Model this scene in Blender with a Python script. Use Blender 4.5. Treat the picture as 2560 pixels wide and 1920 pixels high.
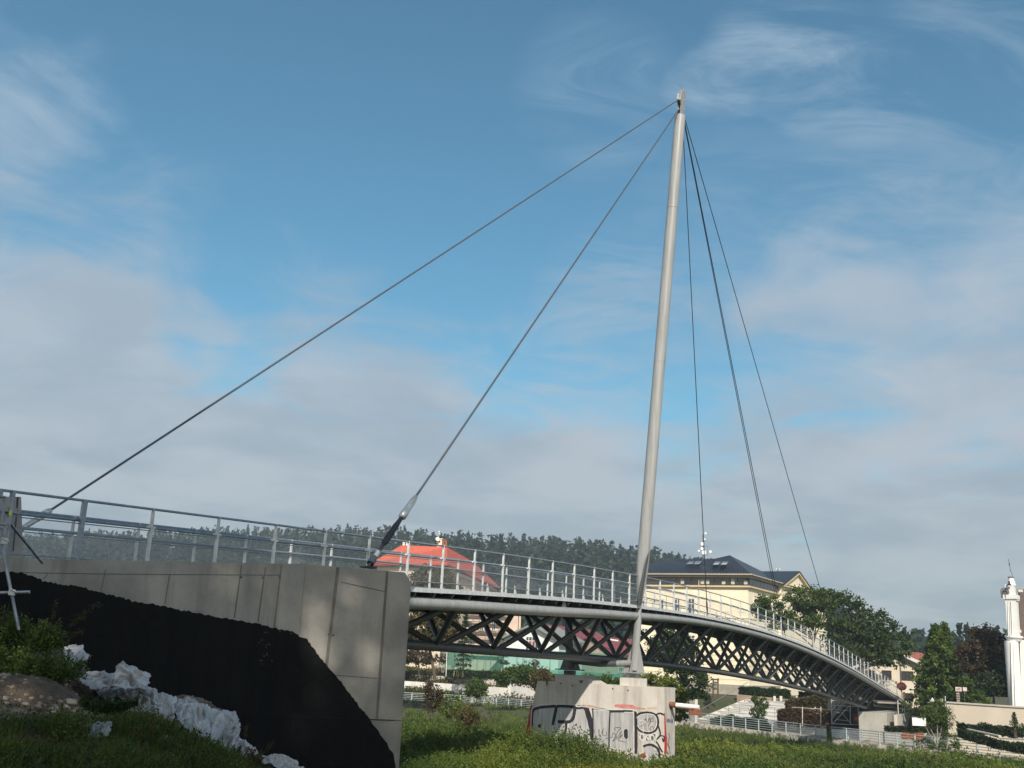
import bpy, bmesh, math, random
import numpy as np
from mathutils import Vector, Matrix, noise
R_ = math.radians
random.seed(7); rng = np.random.default_rng(11)
scene = bpy.context.scene
for o in list(bpy.data.objects): bpy.data.objects.remove(o)

# ------------------------------------------------------------------ camera
F, HC, ROLL = 2700.0, 1655.0, R_(2.6)
_p = math.atan((HC - 960) / F)
fw = Vector((0, math.cos(_p), math.sin(_p))); _r = Vector((1, 0, 0)); _u = _r.cross(fw)
RX = _r * math.cos(ROLL) + _u * math.sin(ROLL); UY = _u * math.cos(ROLL) - _r * math.sin(ROLL)
cd = bpy.data.cameras.new('camera'); cam = bpy.data.objects.new('camera', cd)
scene.collection.objects.link(cam)
cam.matrix_world = Matrix(((RX.x, UY.x, -fw.x, 0), (RX.y, UY.y, -fw.y, 0), (RX.z, UY.z, -fw.z, 0), (0, 0, 0, 1)))
cd.sensor_width = 36; cd.lens = 36 * F / 2560; cd.clip_start = 0.1; cd.clip_end = 6000
scene.camera = cam
scene.render.resolution_x = 1024; scene.render.resolution_y = 768

def ray(x, y): return fw + RX * ((x - 1280) / F) - UY * ((y - 960) / F)
def at(x, y, Y):
    v = ray(x, y); return v * (Y / v.y)
def onz(x, y, z):
    v = ray(x, y); return v * (z / v.z)
def plane_hit(x, y, P, N):
    v = ray(x, y); return v * (P.dot(N) / v.dot(N))
def horizon(x): return HC + 0.0454 * (x - 1280)
def zat(x, y, Y): return at(x, y, Y).z

# ------------------------------------------------------------------ sky, sun, exposure
SUN_EL, SUN_AZ = 37.0, 6.0        # azimuth measured from straight behind the camera towards its right
sd = Vector((math.sin(R_(SUN_AZ)) * math.cos(R_(SUN_EL)), -math.cos(R_(SUN_AZ)) * math.cos(R_(SUN_EL)), math.sin(R_(SUN_EL))))
W = bpy.data.worlds.new("World"); scene.world = W; W.use_nodes = True
nt = W.node_tree; nt.nodes.clear()
def N(nt, t, **k):
    n = nt.nodes.new(t)
    for a, b in k.items(): setattr(n, a, b)
    return n
def math_(nt, op, a, b=None, c=None, clamp=False):
    n = N(nt, 'ShaderNodeMath', operation=op, use_clamp=clamp)
    for i, v in enumerate((a, b, c)):
        if v is None: continue
        if isinstance(v, (int, float)): n.inputs[i].default_value = v
        else: nt.links.new(v, n.inputs[i])
    return n.outputs[0]
out = N(nt, 'ShaderNodeOutputWorld')
sky = N(nt, 'ShaderNodeTexSky', sky_type='NISHITA', sun_disc=False)
sky.sun_elevation = R_(SUN_EL); sky.sun_rotation = R_(180 - SUN_AZ); sky.altitude = 300
sky.air_density = 1.0; sky.dust_density = 0.7; sky.ozone_density = 2.2
bg = N(nt, 'ShaderNodeBackground'); bg.inputs[1].default_value = 0.112
hs = N(nt, 'ShaderNodeHueSaturation'); hs.inputs['Saturation'].default_value = 1.0
tint = N(nt, 'ShaderNodeMix', data_type='RGBA', blend_type='MULTIPLY'); tint.inputs[0].default_value = 1; tint.inputs[7].default_value = (.55, .97, .93, 1)
nt.links.new(sky.outputs[0], hs.inputs['Color']); nt.links.new(hs.outputs[0], tint.inputs[6]); nt.links.new(tint.outputs[2], bg.inputs[0])
bc = N(nt, 'ShaderNodeBackground'); bc.inputs[0].default_value = (0.375, 0.465, 0.56, 1); bc.inputs[1].default_value = 0.94
tc = N(nt, 'ShaderNodeTexCoord'); sep = N(nt, 'ShaderNodeSeparateXYZ'); nt.links.new(tc.outputs['Generated'], sep.inputs[0])
zz = sep.outputs[2]
zs = math_(nt, 'ADD', math_(nt, 'MAXIMUM', zz, 0.0), 0.16)
cv = N(nt, 'ShaderNodeCombineXYZ')
nt.links.new(math_(nt, 'DIVIDE', sep.outputs[0], zs), cv.inputs[0]); nt.links.new(math_(nt, 'DIVIDE', sep.outputs[1], zs), cv.inputs[1])
def cloudnoise(scale, detail, rough, sx=1, sy=1, off=0, rot=0, dist=0.0):
    mp = N(nt, 'ShaderNodeMapping'); mp.inputs['Scale'].default_value = (sx, sy, 1); mp.inputs['Location'].default_value = (off, off * .7, off)
    mp.inputs['Rotation'].default_value = (0, 0, rot)
    nt.links.new(cv.outputs[0], mp.inputs[0])
    n = N(nt, 'ShaderNodeTexNoise'); n.inputs['Scale'].default_value = scale; n.inputs['Detail'].default_value = detail
    n.inputs['Roughness'].default_value = rough; n.inputs['Distortion'].default_value = dist
    nt.links.new(mp.outputs[0], n.inputs['Vector']); return n.outputs[0]
def mapr(v, a, b, c=0.0, d=1.0, smooth=True):
    n = N(nt, 'ShaderNodeMapRange', interpolation_type='SMOOTHSTEP' if smooth else 'LINEAR')
    nt.links.new(v, n.inputs[0]); n.inputs[1].default_value = a; n.inputs[2].default_value = b
    n.inputs[3].default_value = c; n.inputs[4].default_value = d; return n.outputs[0]
def blob(px, py, rad, amt, soft=1.0):
    d = ray(px, py).normalized()
    vm = N(nt, 'ShaderNodeVectorMath', operation='DOT_PRODUCT'); nt.links.new(tc.outputs['Generated'], vm.inputs[0]); vm.inputs[1].default_value = d
    r = rad / F
    return mapr(vm.outputs['Value'], math.cos(r * (1 + .6 * soft)), math.cos(r * max(0.05, 1 - .9 * soft)), 0, amt)
big = cloudnoise(1.15, 6, .52, off=3.3, dist=.25)
fine = cloudnoise(3.6, 9, .62, off=9.1, dist=.7)
wisp = cloudnoise(3.4, 9, .66, sx=.55, sy=1.5, off=4.0, rot=.35, dist=1.6)
field = math_(nt, 'ADD', math_(nt, 'MULTIPLY', big, .54), math_(nt, 'MULTIPLY', fine, .46))
elev = math_(nt, 'ADD', mapr(zz, 0.02, 0.52, .42, -.13, smooth=False), mapr(zz, 0.02, 0.30, .40, 0))
back = mapr(sep.outputs[1], .25, -.35)          # brighter, warmer clouds added unseen behind the camera to fill the shade
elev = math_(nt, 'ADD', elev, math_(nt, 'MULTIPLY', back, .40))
acc = math_(nt, 'ADD', math_(nt, 'MULTIPLY', math_(nt, 'SUBTRACT', field, .5), 2.0), elev)
for b in [(130, 470, 300, .30), (60, 150, 190, .16), (300, 930, 210, .26), (60, 1000, 240, .22), (820, 1060, 300, .16), (1330, 960, 260, .15),
          (600, 640, 220, .12), (2350, 620, 330, .12), (2250, 900, 330, .08), (2300, 380, 220, -.12), (1650, 1050, 300, .12), (1500, 620, 380, -.16), (700, 330, 420, -.14),
          (560, 860, 130, -.16), (1250, 100, 500, -.15), (1180, 720, 200, -.12), (1720, 1300, 260, -.10), (1000, 1230, 200, .05), (250, 1260, 250, .1)]:
    acc = math_(nt, 'ADD', acc, blob(*b))
soft = mapr(acc, 0.0, 0.50, 0, .90)
wm = None
for b in [(1700, 222, 45, .55), (1760, 205, 60, .75), (1840, 185, 80, .85), (1900, 120, 90, .8), (1980, 140, 110, .85), (2060, 190, 120, .75), (2180, 225, 130, .6), (2320, 240, 130, .45), (1500, 240, 150, .35), (2460, 90, 170, .4), (2300, 720, 380, .42), (1550, 790, 170, .55), (1900, 640, 260, .25), (150, 760, 160, .4), (1420, 1060, 160, .4), (2450, 430, 200, .35)]:
    v_ = blob(*b); wm = v_ if wm is None else math_(nt, 'MAXIMUM', wm, v_)
w2 = math_(nt, 'MULTIPLY', mapr(wisp, .36, .68), wm)
fac = math_(nt, 'MAXIMUM', soft, math_(nt, 'MULTIPLY', w2, .85))
fac = math_(nt, 'ADD', fac, math_(nt, 'MULTIPLY', w2, .15), clamp=True)
# clouds low down are greyer, the wisps high up whiter
cm = N(nt, 'ShaderNodeMix', data_type='RGBA')
tone = N(nt, 'ShaderNodeMix', data_type='RGBA'); nt.links.new(mapr(cloudnoise(2.3, 6, .55, off=5.7, dist=.3), .36, .66), tone.inputs[0])
tone.inputs[6].default_value = (0.335, 0.376, 0.425, 1); tone.inputs[7].default_value = (0.475, 0.50, 0.53, 1); nt.links.new(tone.outputs[2], cm.inputs[6]); cm.inputs[7].default_value = (0.33, 0.45, 0.57, 1)
nt.links.new(mapr(zz, .05, .55), cm.inputs[0])
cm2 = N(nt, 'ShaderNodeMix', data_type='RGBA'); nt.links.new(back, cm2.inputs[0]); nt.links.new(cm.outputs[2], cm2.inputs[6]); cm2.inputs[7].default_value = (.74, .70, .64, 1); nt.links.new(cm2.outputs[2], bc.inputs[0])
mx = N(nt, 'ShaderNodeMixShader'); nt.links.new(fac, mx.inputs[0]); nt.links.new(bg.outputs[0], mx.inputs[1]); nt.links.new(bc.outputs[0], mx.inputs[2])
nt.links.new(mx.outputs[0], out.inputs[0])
sl = bpy.data.lights.new('sun', 'SUN'); sl.energy = 4.7; sl.angle = R_(0.6); sl.color = (1.0, 0.915, 0.80)
so = bpy.data.objects.new('sun', sl); scene.collection.objects.link(so)
so.rotation_euler = (-sd).to_track_quat('-Z', 'Y').to_euler(); so.location = (0, 0, 60)
scene.view_settings.view_transform = 'Standard'; scene.view_settings.look = 'None'
scene.view_settings.exposure = 0.30; scene.view_settings.gamma = 1
scene.render.engine = 'CYCLES'
scene.cycles.volume_step_rate = 5; scene.cycles.max_bounces = 6; scene.cycles.transparent_max_bounces = 24

# ------------------------------------------------------------------ materials
_m = {}
def nodemat(name):
    m = bpy.data.materials.new(name); m.use_nodes = True; return m, m.node_tree, m.node_tree.nodes['Principled BSDF']
def mat(name, col, rough=.7, metal=0.0, var=.15, scale=3.0, bump=.0, bscale=30, col2=None, detail=5, sx=(1, 1, 1), spec=.5, lo=.35, hi=.65):
    if name in _m: return _m[name]
    m, t, b = nodemat(name)
    tcn = t.nodes.new('ShaderNodeTexCoord'); mp = t.nodes.new('ShaderNodeMapping'); mp.inputs['Scale'].default_value = sx
    t.links.new(tcn.outputs['Object'], mp.inputs[0])
    n = t.nodes.new('ShaderNodeTexNoise'); n.inputs['Scale'].default_value = scale; n.inputs['Detail'].default_value = detail; n.inputs['Roughness'].default_value = .6
    t.links.new(mp.outputs[0], n.inputs[0])
    mr = t.nodes.new('ShaderNodeMapRange'); mr.inputs[1].default_value = lo; mr.inputs[2].default_value = hi; t.links.new(n.outputs[0], mr.inputs[0])
    mx = t.nodes.new('ShaderNodeMix'); mx.data_type = 'RGBA'; t.links.new(mr.outputs[0], mx.inputs[0])
    c2 = col2 or tuple(c * (1 - 2 * var) for c in col)
    mx.inputs[6].default_value = (*c2, 1); mx.inputs[7].default_value = (*col, 1)
    t.links.new(mx.outputs[2], b.inputs['Base Color'])
    b.inputs['Roughness'].default_value = rough; b.inputs['Metallic'].default_value = metal; b.inputs['Specular IOR Level'].default_value = spec
    if bump:
        n2 = t.nodes.new('ShaderNodeTexNoise'); n2.inputs['Scale'].default_value = bscale; n2.inputs['Detail'].default_value = 4
        t.links.new(tcn.outputs['Object'], n2.inputs[0])
        bp = t.nodes.new('ShaderNodeBump'); bp.inputs['Strength'].default_value = bump; bp.inputs['Distance'].default_value = .05
        t.links.new(n2.outputs[0], bp.inputs['Height']); t.links.new(bp.outputs[0], b.inputs['Normal'])
    _m[name] = m; return m
def leafmat(name, a, b_, trans=.3, rough=.6):
    """foliage: each leaf carries its own random value 'var'"""
    if name in _m: return _m[name]
    m, t, b = nodemat(name)
    at_ = t.nodes.new('ShaderNodeAttribute'); at_.attribute_name = 'var'
    mx = t.nodes.new('ShaderNodeMix'); mx.data_type = 'RGBA'; t.links.new(at_.outputs['Fac'], mx.inputs[0])
    mx.inputs[6].default_value = (*a, 1); mx.inputs[7].default_value = (*b_, 1)
    t.links.new(mx.outputs[2], b.inputs['Base Color']); b.inputs['Roughness'].default_value = rough; b.inputs['Specular IOR Level'].default_value = .25
    tr = t.nodes.new('ShaderNodeBsdfTranslucent'); t.links.new(mx.outputs[2], tr.inputs[0])
    ms = t.nodes.new('ShaderNodeMixShader'); ms.inputs[0].default_value = trans
    t.links.new(b.outputs[0], ms.inputs[1]); t.links.new(tr.outputs[0], ms.inputs[2])
    t.links.new(ms.outputs[0], t.nodes['Material Output'].inputs[0]); _m[name] = m; return m
def concrete(name, a, b_, streak=.35, scale=1.0, dirt=(.16, .15, .13), dmin=.52, joint=None):
    """weathered concrete: broad tone patches, vertical run-off streaks, pores"""
    if name in _m: return _m[name]
    m, t, b = nodemat(name); L = t.links.new
    tcn = t.nodes.new('ShaderNodeTexCoord')
    def nz(sc, vec, det=6, ro=.6):
        mp = t.nodes.new('ShaderNodeMapping'); mp.inputs['Scale'].default_value = vec; L(tcn.outputs['Object'], mp.inputs[0])
        n = t.nodes.new('ShaderNodeTexNoise'); n.inputs['Scale'].default_value = sc; n.inputs['Detail'].default_value = det; n.inputs['Roughness'].default_value = ro
        L(mp.outputs[0], n.inputs[0]); return n.outputs[0]
    def mr(v, lo, hi, to=1.0):
        n = t.nodes.new('ShaderNodeMapRange'); n.inputs[1].default_value = lo; n.inputs[2].default_value = hi; n.inputs[4].default_value = to; L(v, n.inputs[0]); return n.outputs[0]
    def mix(f, x, y):
        n = t.nodes.new('ShaderNodeMix'); n.data_type = 'RGBA'; L(f, n.inputs[0])
        for i, v in ((6, x), (7, y)):
            if isinstance(v, tuple): n.inputs[i].default_value = (*v, 1)
            else: L(v, n.inputs[i])
        return n.outputs[2]
    c = mix(mr(nz(.8 * scale, (1, 1, 1)), .35, .65), b_, a)
    c = mix(mr(nz(2.2 * scale, (1.6, 1.6, .16)), dmin, .78, streak), c, dirt)
    c = mix(mr(nz(16 * scale, (1, 1, 1), 3), .60, .78, .35), c, dirt)
    L(c, b.inputs['Base Color']); b.inputs['Roughness'].default_value = .88; b.inputs['Specular IOR Level'].default_value = .25
    bp = t.nodes.new('ShaderNodeBump'); bp.inputs['Strength'].default_value = .25; bp.inputs['Distance'].default_value = .02
    L(nz(22, (1, 1, 1), 5), bp.inputs['Height']); L(bp.outputs[0], b.inputs['Normal'])
    _m[name] = m; return m

M_paint = mat('grey_steel_paint', (.335, .345, .345), .38, 0, .13, 2.2, bump=.05, bscale=40, spec=.5, sx=(3, 3, .22), detail=8)
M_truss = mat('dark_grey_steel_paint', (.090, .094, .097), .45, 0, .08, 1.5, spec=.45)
M_galv = mat('galvanised_steel', (.66, .69, .70), .45, .15, .12, 9, detail=3)
M_galvd = mat('galvanised_rail', (.33, .37, .42), .42, .5, .12, 9, detail=3)
M_cable = mat('cable_sheath', (.10, .115, .135), .45, .3, .05, 5)
M_cabled = mat('dark_cable', (.035, .05, .075), .5, .2, .05, 5)
M_dark = mat('dark_rubber', (.035, .04, .045), .6, 0, .1, 5)
M_sock = mat('galvanised_socket', (.62, .63, .62), .35, .6, .12, 20)
M_deck = mat('deck_underside', (.075, .08, .09), .7, 0, .2, 3)
M_conc = concrete('abutment_concrete', (.45, .425, .375), (.28, .265, .24), .55, .8)
M_pier = concrete('pier_concrete', (.64, .60, .54), (.50, .47, .43), .7, 1.0, (.24, .215, .185), .45)
M_concl = concrete('pale_concrete', (.60, .56, .49), (.50, .47, .42), .35, .6, (.30, .27, .22))
M_wallw = concrete('white_wall_plaster', (.74, .72, .68), (.62, .60, .57), .35, .5, (.36, .33, .29))
M_bit = mat('bitumen_coating', (.0065, .007, .008), .62, 0, .3, 2.4, bump=.5, bscale=9, spec=.10, col2=(.0095, .0095, .009), sx=(1.4, 1.4, .25), detail=9, lo=.40, hi=.72)
M_tarp = mat('white_woven_sheet', (.54, .555, .58), .6, 0, .18, 3, bump=.35, bscale=11, col2=(.37, .365, .36), lo=.38, hi=.60)
M_stone = mat('rubble_stone', (.36, .32, .27), .9, 0, .2, 8, bump=.3)
M_joint = mat('joint_mortar', (.14, .125, .105), .9, 0, .15, 6)
M_groove = mat('form_groove', (.205, .185, .155), .9, 0, .15, 4)
M_trunk = mat('bark', (.115, .09, .065), .9, 0, .2, 12, bump=.3)
M_trunkp = mat('pale_bark', (.34, .31, .25), .9, 0, .2, 12)
M_white = mat('white_paint', (.78, .78, .76), .5, 0, .05, 6)
M_rust = mat('rusty_steel', (.26, .095, .045), .85, 0, .3, 14, col2=(.12, .045, .028))
M_black = mat('black_paint', (.02, .022, .028), .7, 0, .2, 6)
M_glass = mat('window_glass', (.05, .055, .06), .12, 0, .2, .6, spec=.8)
L_lime = leafmat('leaf_lime', (.016, .040, .011), (.075, .115, .032))
L_dark = leafmat('leaf_dark', (.012, .030, .010), (.050, .085, .025))
L_mid = leafmat('leaf_mid', (.022, .050, .010), (.105, .155, .030))
L_lit = leafmat('leaf_fresh', (.045, .085, .014), (.190, .225, .042))
L_olive = leafmat('leaf_olive', (.045, .040, .014), (.150, .120, .045))
L_purple = leafmat('leaf_copper', (.030, .024, .012), (.100, .068, .034))
L_conif = leafmat('needle_green', (.028, .060, .010), (.130, .185, .034))
L_forest = leafmat('needle_far', (.010, .024, .014), (.032, .055, .026), .15)
L_brown = leafmat('leaf_dry', (.060, .034, .018), (.150, .090, .045))
L_grass = leafmat('grass_blade', (.020, .042, .008), (.150, .195, .032))
L_grassy = leafmat('grass_flowering', (.060, .080, .010), (.30, .29, .045))

# ------------------------------------------------------------------ object helpers
def tag(o, label=None, cat=None, group=None, kind=None):
    for k, v in (('label', label), ('category', cat), ('group', group), ('kind', kind)):
        if v: o[k] = v
    return o
def wloc(p):
    v = Vector((0, 0, 0))
    while p is not None: v += p.location; p = p.parent
    return v
def thing(name, label, cat, loc, group=None):
    o = bpy.data.objects.new(name, None); scene.collection.objects.link(o); o.location = Vector(loc); o.empty_display_size = .3
    return tag(o, label, cat, group)
class MB:
    def __init__(s): s.v = []; s.f = []; s.sm = []
    def add(s, vs, fs, smooth=False):
        n = len(s.v); s.v += [tuple(v) for v in vs]; s.f += [tuple(i + n for i in f) for f in fs]; s.sm += [smooth] * len(fs); return s
    def box(s, c, sz, rz=0, ax=None):
        """ax: (ex, ey, ez) unit axes; sz: full sizes"""
        c = Vector(c)
        if ax is None: ax = (Vector((math.cos(rz), math.sin(rz), 0)), Vector((-math.sin(rz), math.cos(rz), 0)), Vector((0, 0, 1)))
        h = [ax[i] * (sz[i] / 2) for i in range(3)]
        vs = [c + h[0] * a + h[1] * b + h[2] * d for d in (-1, 1) for b in (-1, 1) for a in (-1, 1)]
        return s.add(vs, [(0, 2, 3, 1), (4, 5, 7, 6), (0, 1, 5, 4), (2, 6, 7, 3), (0, 4, 6, 2), (1, 3, 7, 5)])
    def bar(s, p, q, w, h=None, up=Vector((0, 0, 1))):
        p, q = Vector(p), Vector(q); d = (q - p); L = d.length; d.normalize(); h = h or w
        a = d.cross(up)
        if a.length < 1e-3: a = d.cross(Vector((1, 0, 0)))
        a.normalize(); b = a.cross(d).normalized()
        return s.box((p + q) / 2, (L, w, h), ax=(d, a, b))
    def tube(s, pts, r, n=8, cap=True):
        pts = [Vector(p) for p in pts]; rs = r if isinstance(r, (list, tuple)) else [r] * len(pts)
        rings = []; ref = None
        for i, p in enumerate(pts):
            d = (pts[min(i + 1, len(pts) - 1)] - pts[max(i - 1, 0)]).normalized()
            if ref is None:
                ref = d.cross(Vector((0, 0, 1)))
                if ref.length < .05: ref = d.cross(Vector((1, 0, 0)))
            a = (ref - d * ref.dot(d)).normalized(); b = d.cross(a); ref = a
            rings.append([p + (a * math.cos(2 * math.pi * j / n) + b * math.sin(2 * math.pi * j / n)) * rs[i] for j in range(n)])
        vs = [v for r_ in rings for v in r_]; fs = []
        for i in range(len(pts) - 1):
            for j in range(n):
                k = (j + 1) % n; fs.append((i * n + j, i * n + k, (i + 1) * n + k, (i + 1) * n + j))
        s.add(vs, fs, True)
        if cap:
            s.add(rings[0], [tuple(range(n))[::-1]]); s.add(rings[-1], [tuple(range(n))])
        return s
    def prism(s, poly, d):
        """extrude a planar polygon (3D points) by vector d"""
        n = len(poly); d = Vector(d); poly = [Vector(p) for p in poly]
        return s.add(poly + [p + d for p in poly], [tuple(range(n))[::-1], tuple(range(n, 2 * n))] + [(i, (i + 1) % n, n + (i + 1) % n, n + i) for i in range(n)])
    def ball(s, c, r, n=10, m=7):
        c = Vector(c); rr = r if isinstance(r, (tuple, list)) else (r, r, r); vs = []
        for i in range(m + 1):
            t = math.pi * i / m
            for j in range(n):
                a = 2 * math.pi * j / n; vs.append(c + Vector((rr[0] * math.sin(t) * math.cos(a), rr[1] * math.sin(t) * math.sin(a), rr[2] * math.cos(t))))
        return s.add(vs, [(i * n + j, (i + 1) * n + j, (i + 1) * n + (j + 1) % n, i * n + (j + 1) % n) for i in range(m) for j in range(n)], True)
    def build(s, name, m, parent=None, loc=None, recalc=True):
        me = bpy.data.meshes.new(name)
        off = wloc(parent) if parent is not None else Vector(loc if loc is not None else (0, 0, 0))
        o = bpy.data.objects.new(name, me); scene.collection.objects.link(o)
        if parent is not None: o.parent = parent
        elif loc is not None: o.location = Vector(loc)
        me.from_pydata([(v[0] - off.x, v[1] - off.y, v[2] - off.z) for v in s.v], [], s.f)
        me.polygons.foreach_set('use_smooth', s.sm)
        me.materials.append(m)
        if recalc:
            bm = bmesh.new(); bm.from_mesh(me); bmesh.ops.recalc_face_normals(bm, faces=bm.faces); bm.to_mesh(me); bm.free()
        me.update(); return o
def npmesh(name, V, Q, m, parent=None, var=None, loc=None, smooth=False):
    me = bpy.data.meshes.new(name); off = np.array(wloc(parent) if parent is not None else (loc if loc is not None else (0, 0, 0)))
    V = V - off; k = Q.shape[1]
    me.vertices.add(len(V)); me.vertices.foreach_set('co', V.astype(np.float32).ravel())
    me.loops.add(Q.size); me.loops.foreach_set('vertex_index', Q.astype(np.int32).ravel())
    me.polygons.add(len(Q)); me.polygons.foreach_set('loop_start', (np.arange(len(Q)) * k).astype(np.int32)); me.polygons.foreach_set('loop_total', np.full(len(Q), k, np.int32))
    if smooth: me.polygons.foreach_set('use_smooth', np.ones(len(Q), bool))
    if var is not None:
        a = me.attributes.new('var', 'FLOAT', 'FACE'); a.data.foreach_set('value', var.astype(np.float32))
    me.materials.append(m); me.update(calc_edges=True); me.validate()
    o = bpy.data.objects.new(name, me); scene.collection.objects.link(o)
    if parent is not None: o.parent = parent
    elif loc is not None: o.location = Vector(loc)
    return o
def copy_tree(o, loc, label=None, group=None):
    c = o.copy(); scene.collection.objects.link(c); c.location = Vector(loc)
    if label: c['label'] = label
    if group: c['group'] = group
    for ch in list(o.children):
        d = ch.copy(); scene.collection.objects.link(d); d.parent = c
        for g in list(ch.children):
            e = g.copy(); scene.collection.objects.link(e); e.parent = d
    return c

# ------------------------------------------------------------------ foliage helpers
def leaves(P, size, flat=.0, asp=.6, jitter=.35):
    """one quad per point, random orientation"""
    n = len(P); a = rng.normal(size=(n, 3)); a[:, 2] *= (1 - flat); a /= np.linalg.norm(a, axis=1)[:, None]
    b = rng.normal(size=(n, 3)); b -= a * (a * b).sum(1)[:, None]; b /= np.linalg.norm(b, axis=1)[:, None]
    sz = size * (1 + rng.uniform(-jitter, jitter, n))[:, None]
    A = a * sz * .5; B = b * sz * .5 * asp
    V = np.stack([P - A, P - B * 1.0, P + A, P + B * 1.0], 1).reshape(-1, 3)
    return V, np.arange(n * 4).reshape(-1, 4)
def crown_points(lobes, clumps, per, csize, low=-.6):
    """lobes: (cx,cy,cz,rx,ry,rz); clumps near the shell of each lobe, with gaps"""
    w = np.array([l[3] * l[5] for l in lobes]); w = w / w.sum(); P = []; cl = []; i = 0
    for l, ww in zip(lobes, w):
        k = max(3, int(clumps * ww))
        d = rng.normal(size=(k, 3)); d /= np.linalg.norm(d, axis=1)[:, None]; d[:, 2] = np.maximum(d[:, 2], low + rng.uniform(0, .2, k))
        rad = rng.uniform(.45, 1.0, k) ** .6
        C = np.array(l[:3]) + d * rad[:, None] * np.array(l[3:6])
        for c in C:
            m = int(per * rng.uniform(.5, 1.4)); s = csize * rng.uniform(.6, 1.3)
            P.append(c + rng.normal(size=(m, 3)) * s * np.array([.5, .5, .36])); cl.append(np.full(m, rng.uniform(-.28, .28))); i += 1
    P = np.concatenate(P); cl = np.concatenate(cl)
    return P, np.clip(.5 + cl + rng.uniform(-.3, .3, len(P)), 0, 1)
def limb(mb, p, q, r0, r1, n=5, wob=.08, seg=5):
    p, q = Vector(p), Vector(q); L = (q - p).length; pts = []; rs = []
    for i in range(seg + 1):
        t = i / seg; w = math.sin(t * math.pi) * wob * L
        pts.append(p.lerp(q, t) + Vector((random.uniform(-w, w), random.uniform(-w, w), 0)) * .6); rs.append(r0 + (r1 - r0) * t)
    mb.tube(pts, rs, n)
def tree(name, label, cat, base, lobes, lm, clumps=90, per=38, csize=.7, leaf=.34, tr=.16, trunk=M_trunk, group=None, low=-.6, tp=None, limbs=7):
    t = thing(name, label, cat, base, group); base = Vector(base)
    P, v = crown_points(lobes, clumps, per, csize, low)
    V, Q = leaves(P, leaf); npmesh('crown', V, Q, lm, t, v)
    mb = MB(); top = Vector(tp) if tp else Vector(max(lobes, key=lambda l: l[3] * l[5])[:3])
    limb(mb, base - Vector((0, 0, .4)), top, tr, tr * .45, 8, .03, 6)
    mid = base.lerp(top, .55)
    for l in lobes: limb(mb, mid.lerp(top, random.uniform(0, .5)), Vector(l[:3]) + Vector((0, 0, l[5] * .3)), tr * .42, tr * .10, 5, .07)
    for i in range(limbs):
        l = random.choice(lobes); d = Vector((random.uniform(-1, 1), random.uniform(-1, 1), random.uniform(-.2, .9)))
        limb(mb, mid.lerp(top, random.uniform(0, .9)), Vector((l[0] + d.x * l[3] * .8, l[1] + d.y * l[4] * .8, l[2] + d.z * l[5] * .8)), tr * .28, tr * .06, 4, .07)
    mb.build('trunk', trunk, t); return t
def plobe(x, y, Y, rx, rz, ry=None):
    """lobe from picture centre, distance and half sizes in picture px, turned into metres"""
    c = at(x, y, Y); k = Y / F; return (c.x, c.y, c.z, rx * k, (ry or rx) * k, rz * k)
def shrub(name, label, base, lobes, lm, clumps=30, per=40, csize=.35, leaf=.2, group=None, cat='shrub'):
    t = thing(name, label, cat, base, group)
    P, v = crown_points(lobes, clumps, per, csize, -1)
    V, Q = leaves(P, leaf); npmesh('foliage', V, Q, lm, t, v)
    mb = MB(); b = Vector(base)
    for l in lobes:
        for i in range(3): limb(mb, b + Vector((random.uniform(-.2, .2), random.uniform(-.2, .2), -.2)), Vector((l[0] + random.uniform(-.6, .6) * l[3], l[1], l[2] + l[5] * .5)), .03, .008, 4)
    mb.build('stem', M_trunk, t); return t
def conifer(name, label, base, H, Rb, lm, n=2600, leaf=.38, tiers=16, group=None, cat='tree', tr=.14, droop=.25, r0=.08):
    t = thing(name, label, cat, base, group); P = []; vv = []
    for i in range(tiers):
        f = r0 + (1 - r0) * (i / (tiers - 1)) ** .9; z = H * f; R = Rb * (1 - f) ** .80 + .04
        m = max(5, int(9 * (1 - f)) + 4)
        for j in range(m):
            a = 2 * math.pi * (j + random.random()) / m; rr = R * random.uniform(.6, 1.1); k = int(n / tiers / m)
            tt = rng.uniform(.15, 1, k) ** .7
            P.append(np.stack([base[0] + math.cos(a) * rr * tt, base[1] + math.sin(a) * rr * tt, base[2] + z - rr * droop * tt + 0 * tt], 1) + rng.normal(size=(k, 3)) * leaf * np.array([.45, .45, .4]))
            vv.append(np.clip(.5 + random.uniform(-.3, .3) + rng.uniform(-.25, .25, k), 0, 1))
    V, Q = leaves(np.concatenate(P), leaf, .3); npmesh('crown', V, Q, lm, t, np.concatenate(vv))
    mb = MB(); mb.tube([Vector(base) - Vector((0, 0, .4)), Vector(base) + Vector((0, 0, H * .97))], [tr, .03], 6); mb.build('trunk', M_trunk, t); return t

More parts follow.
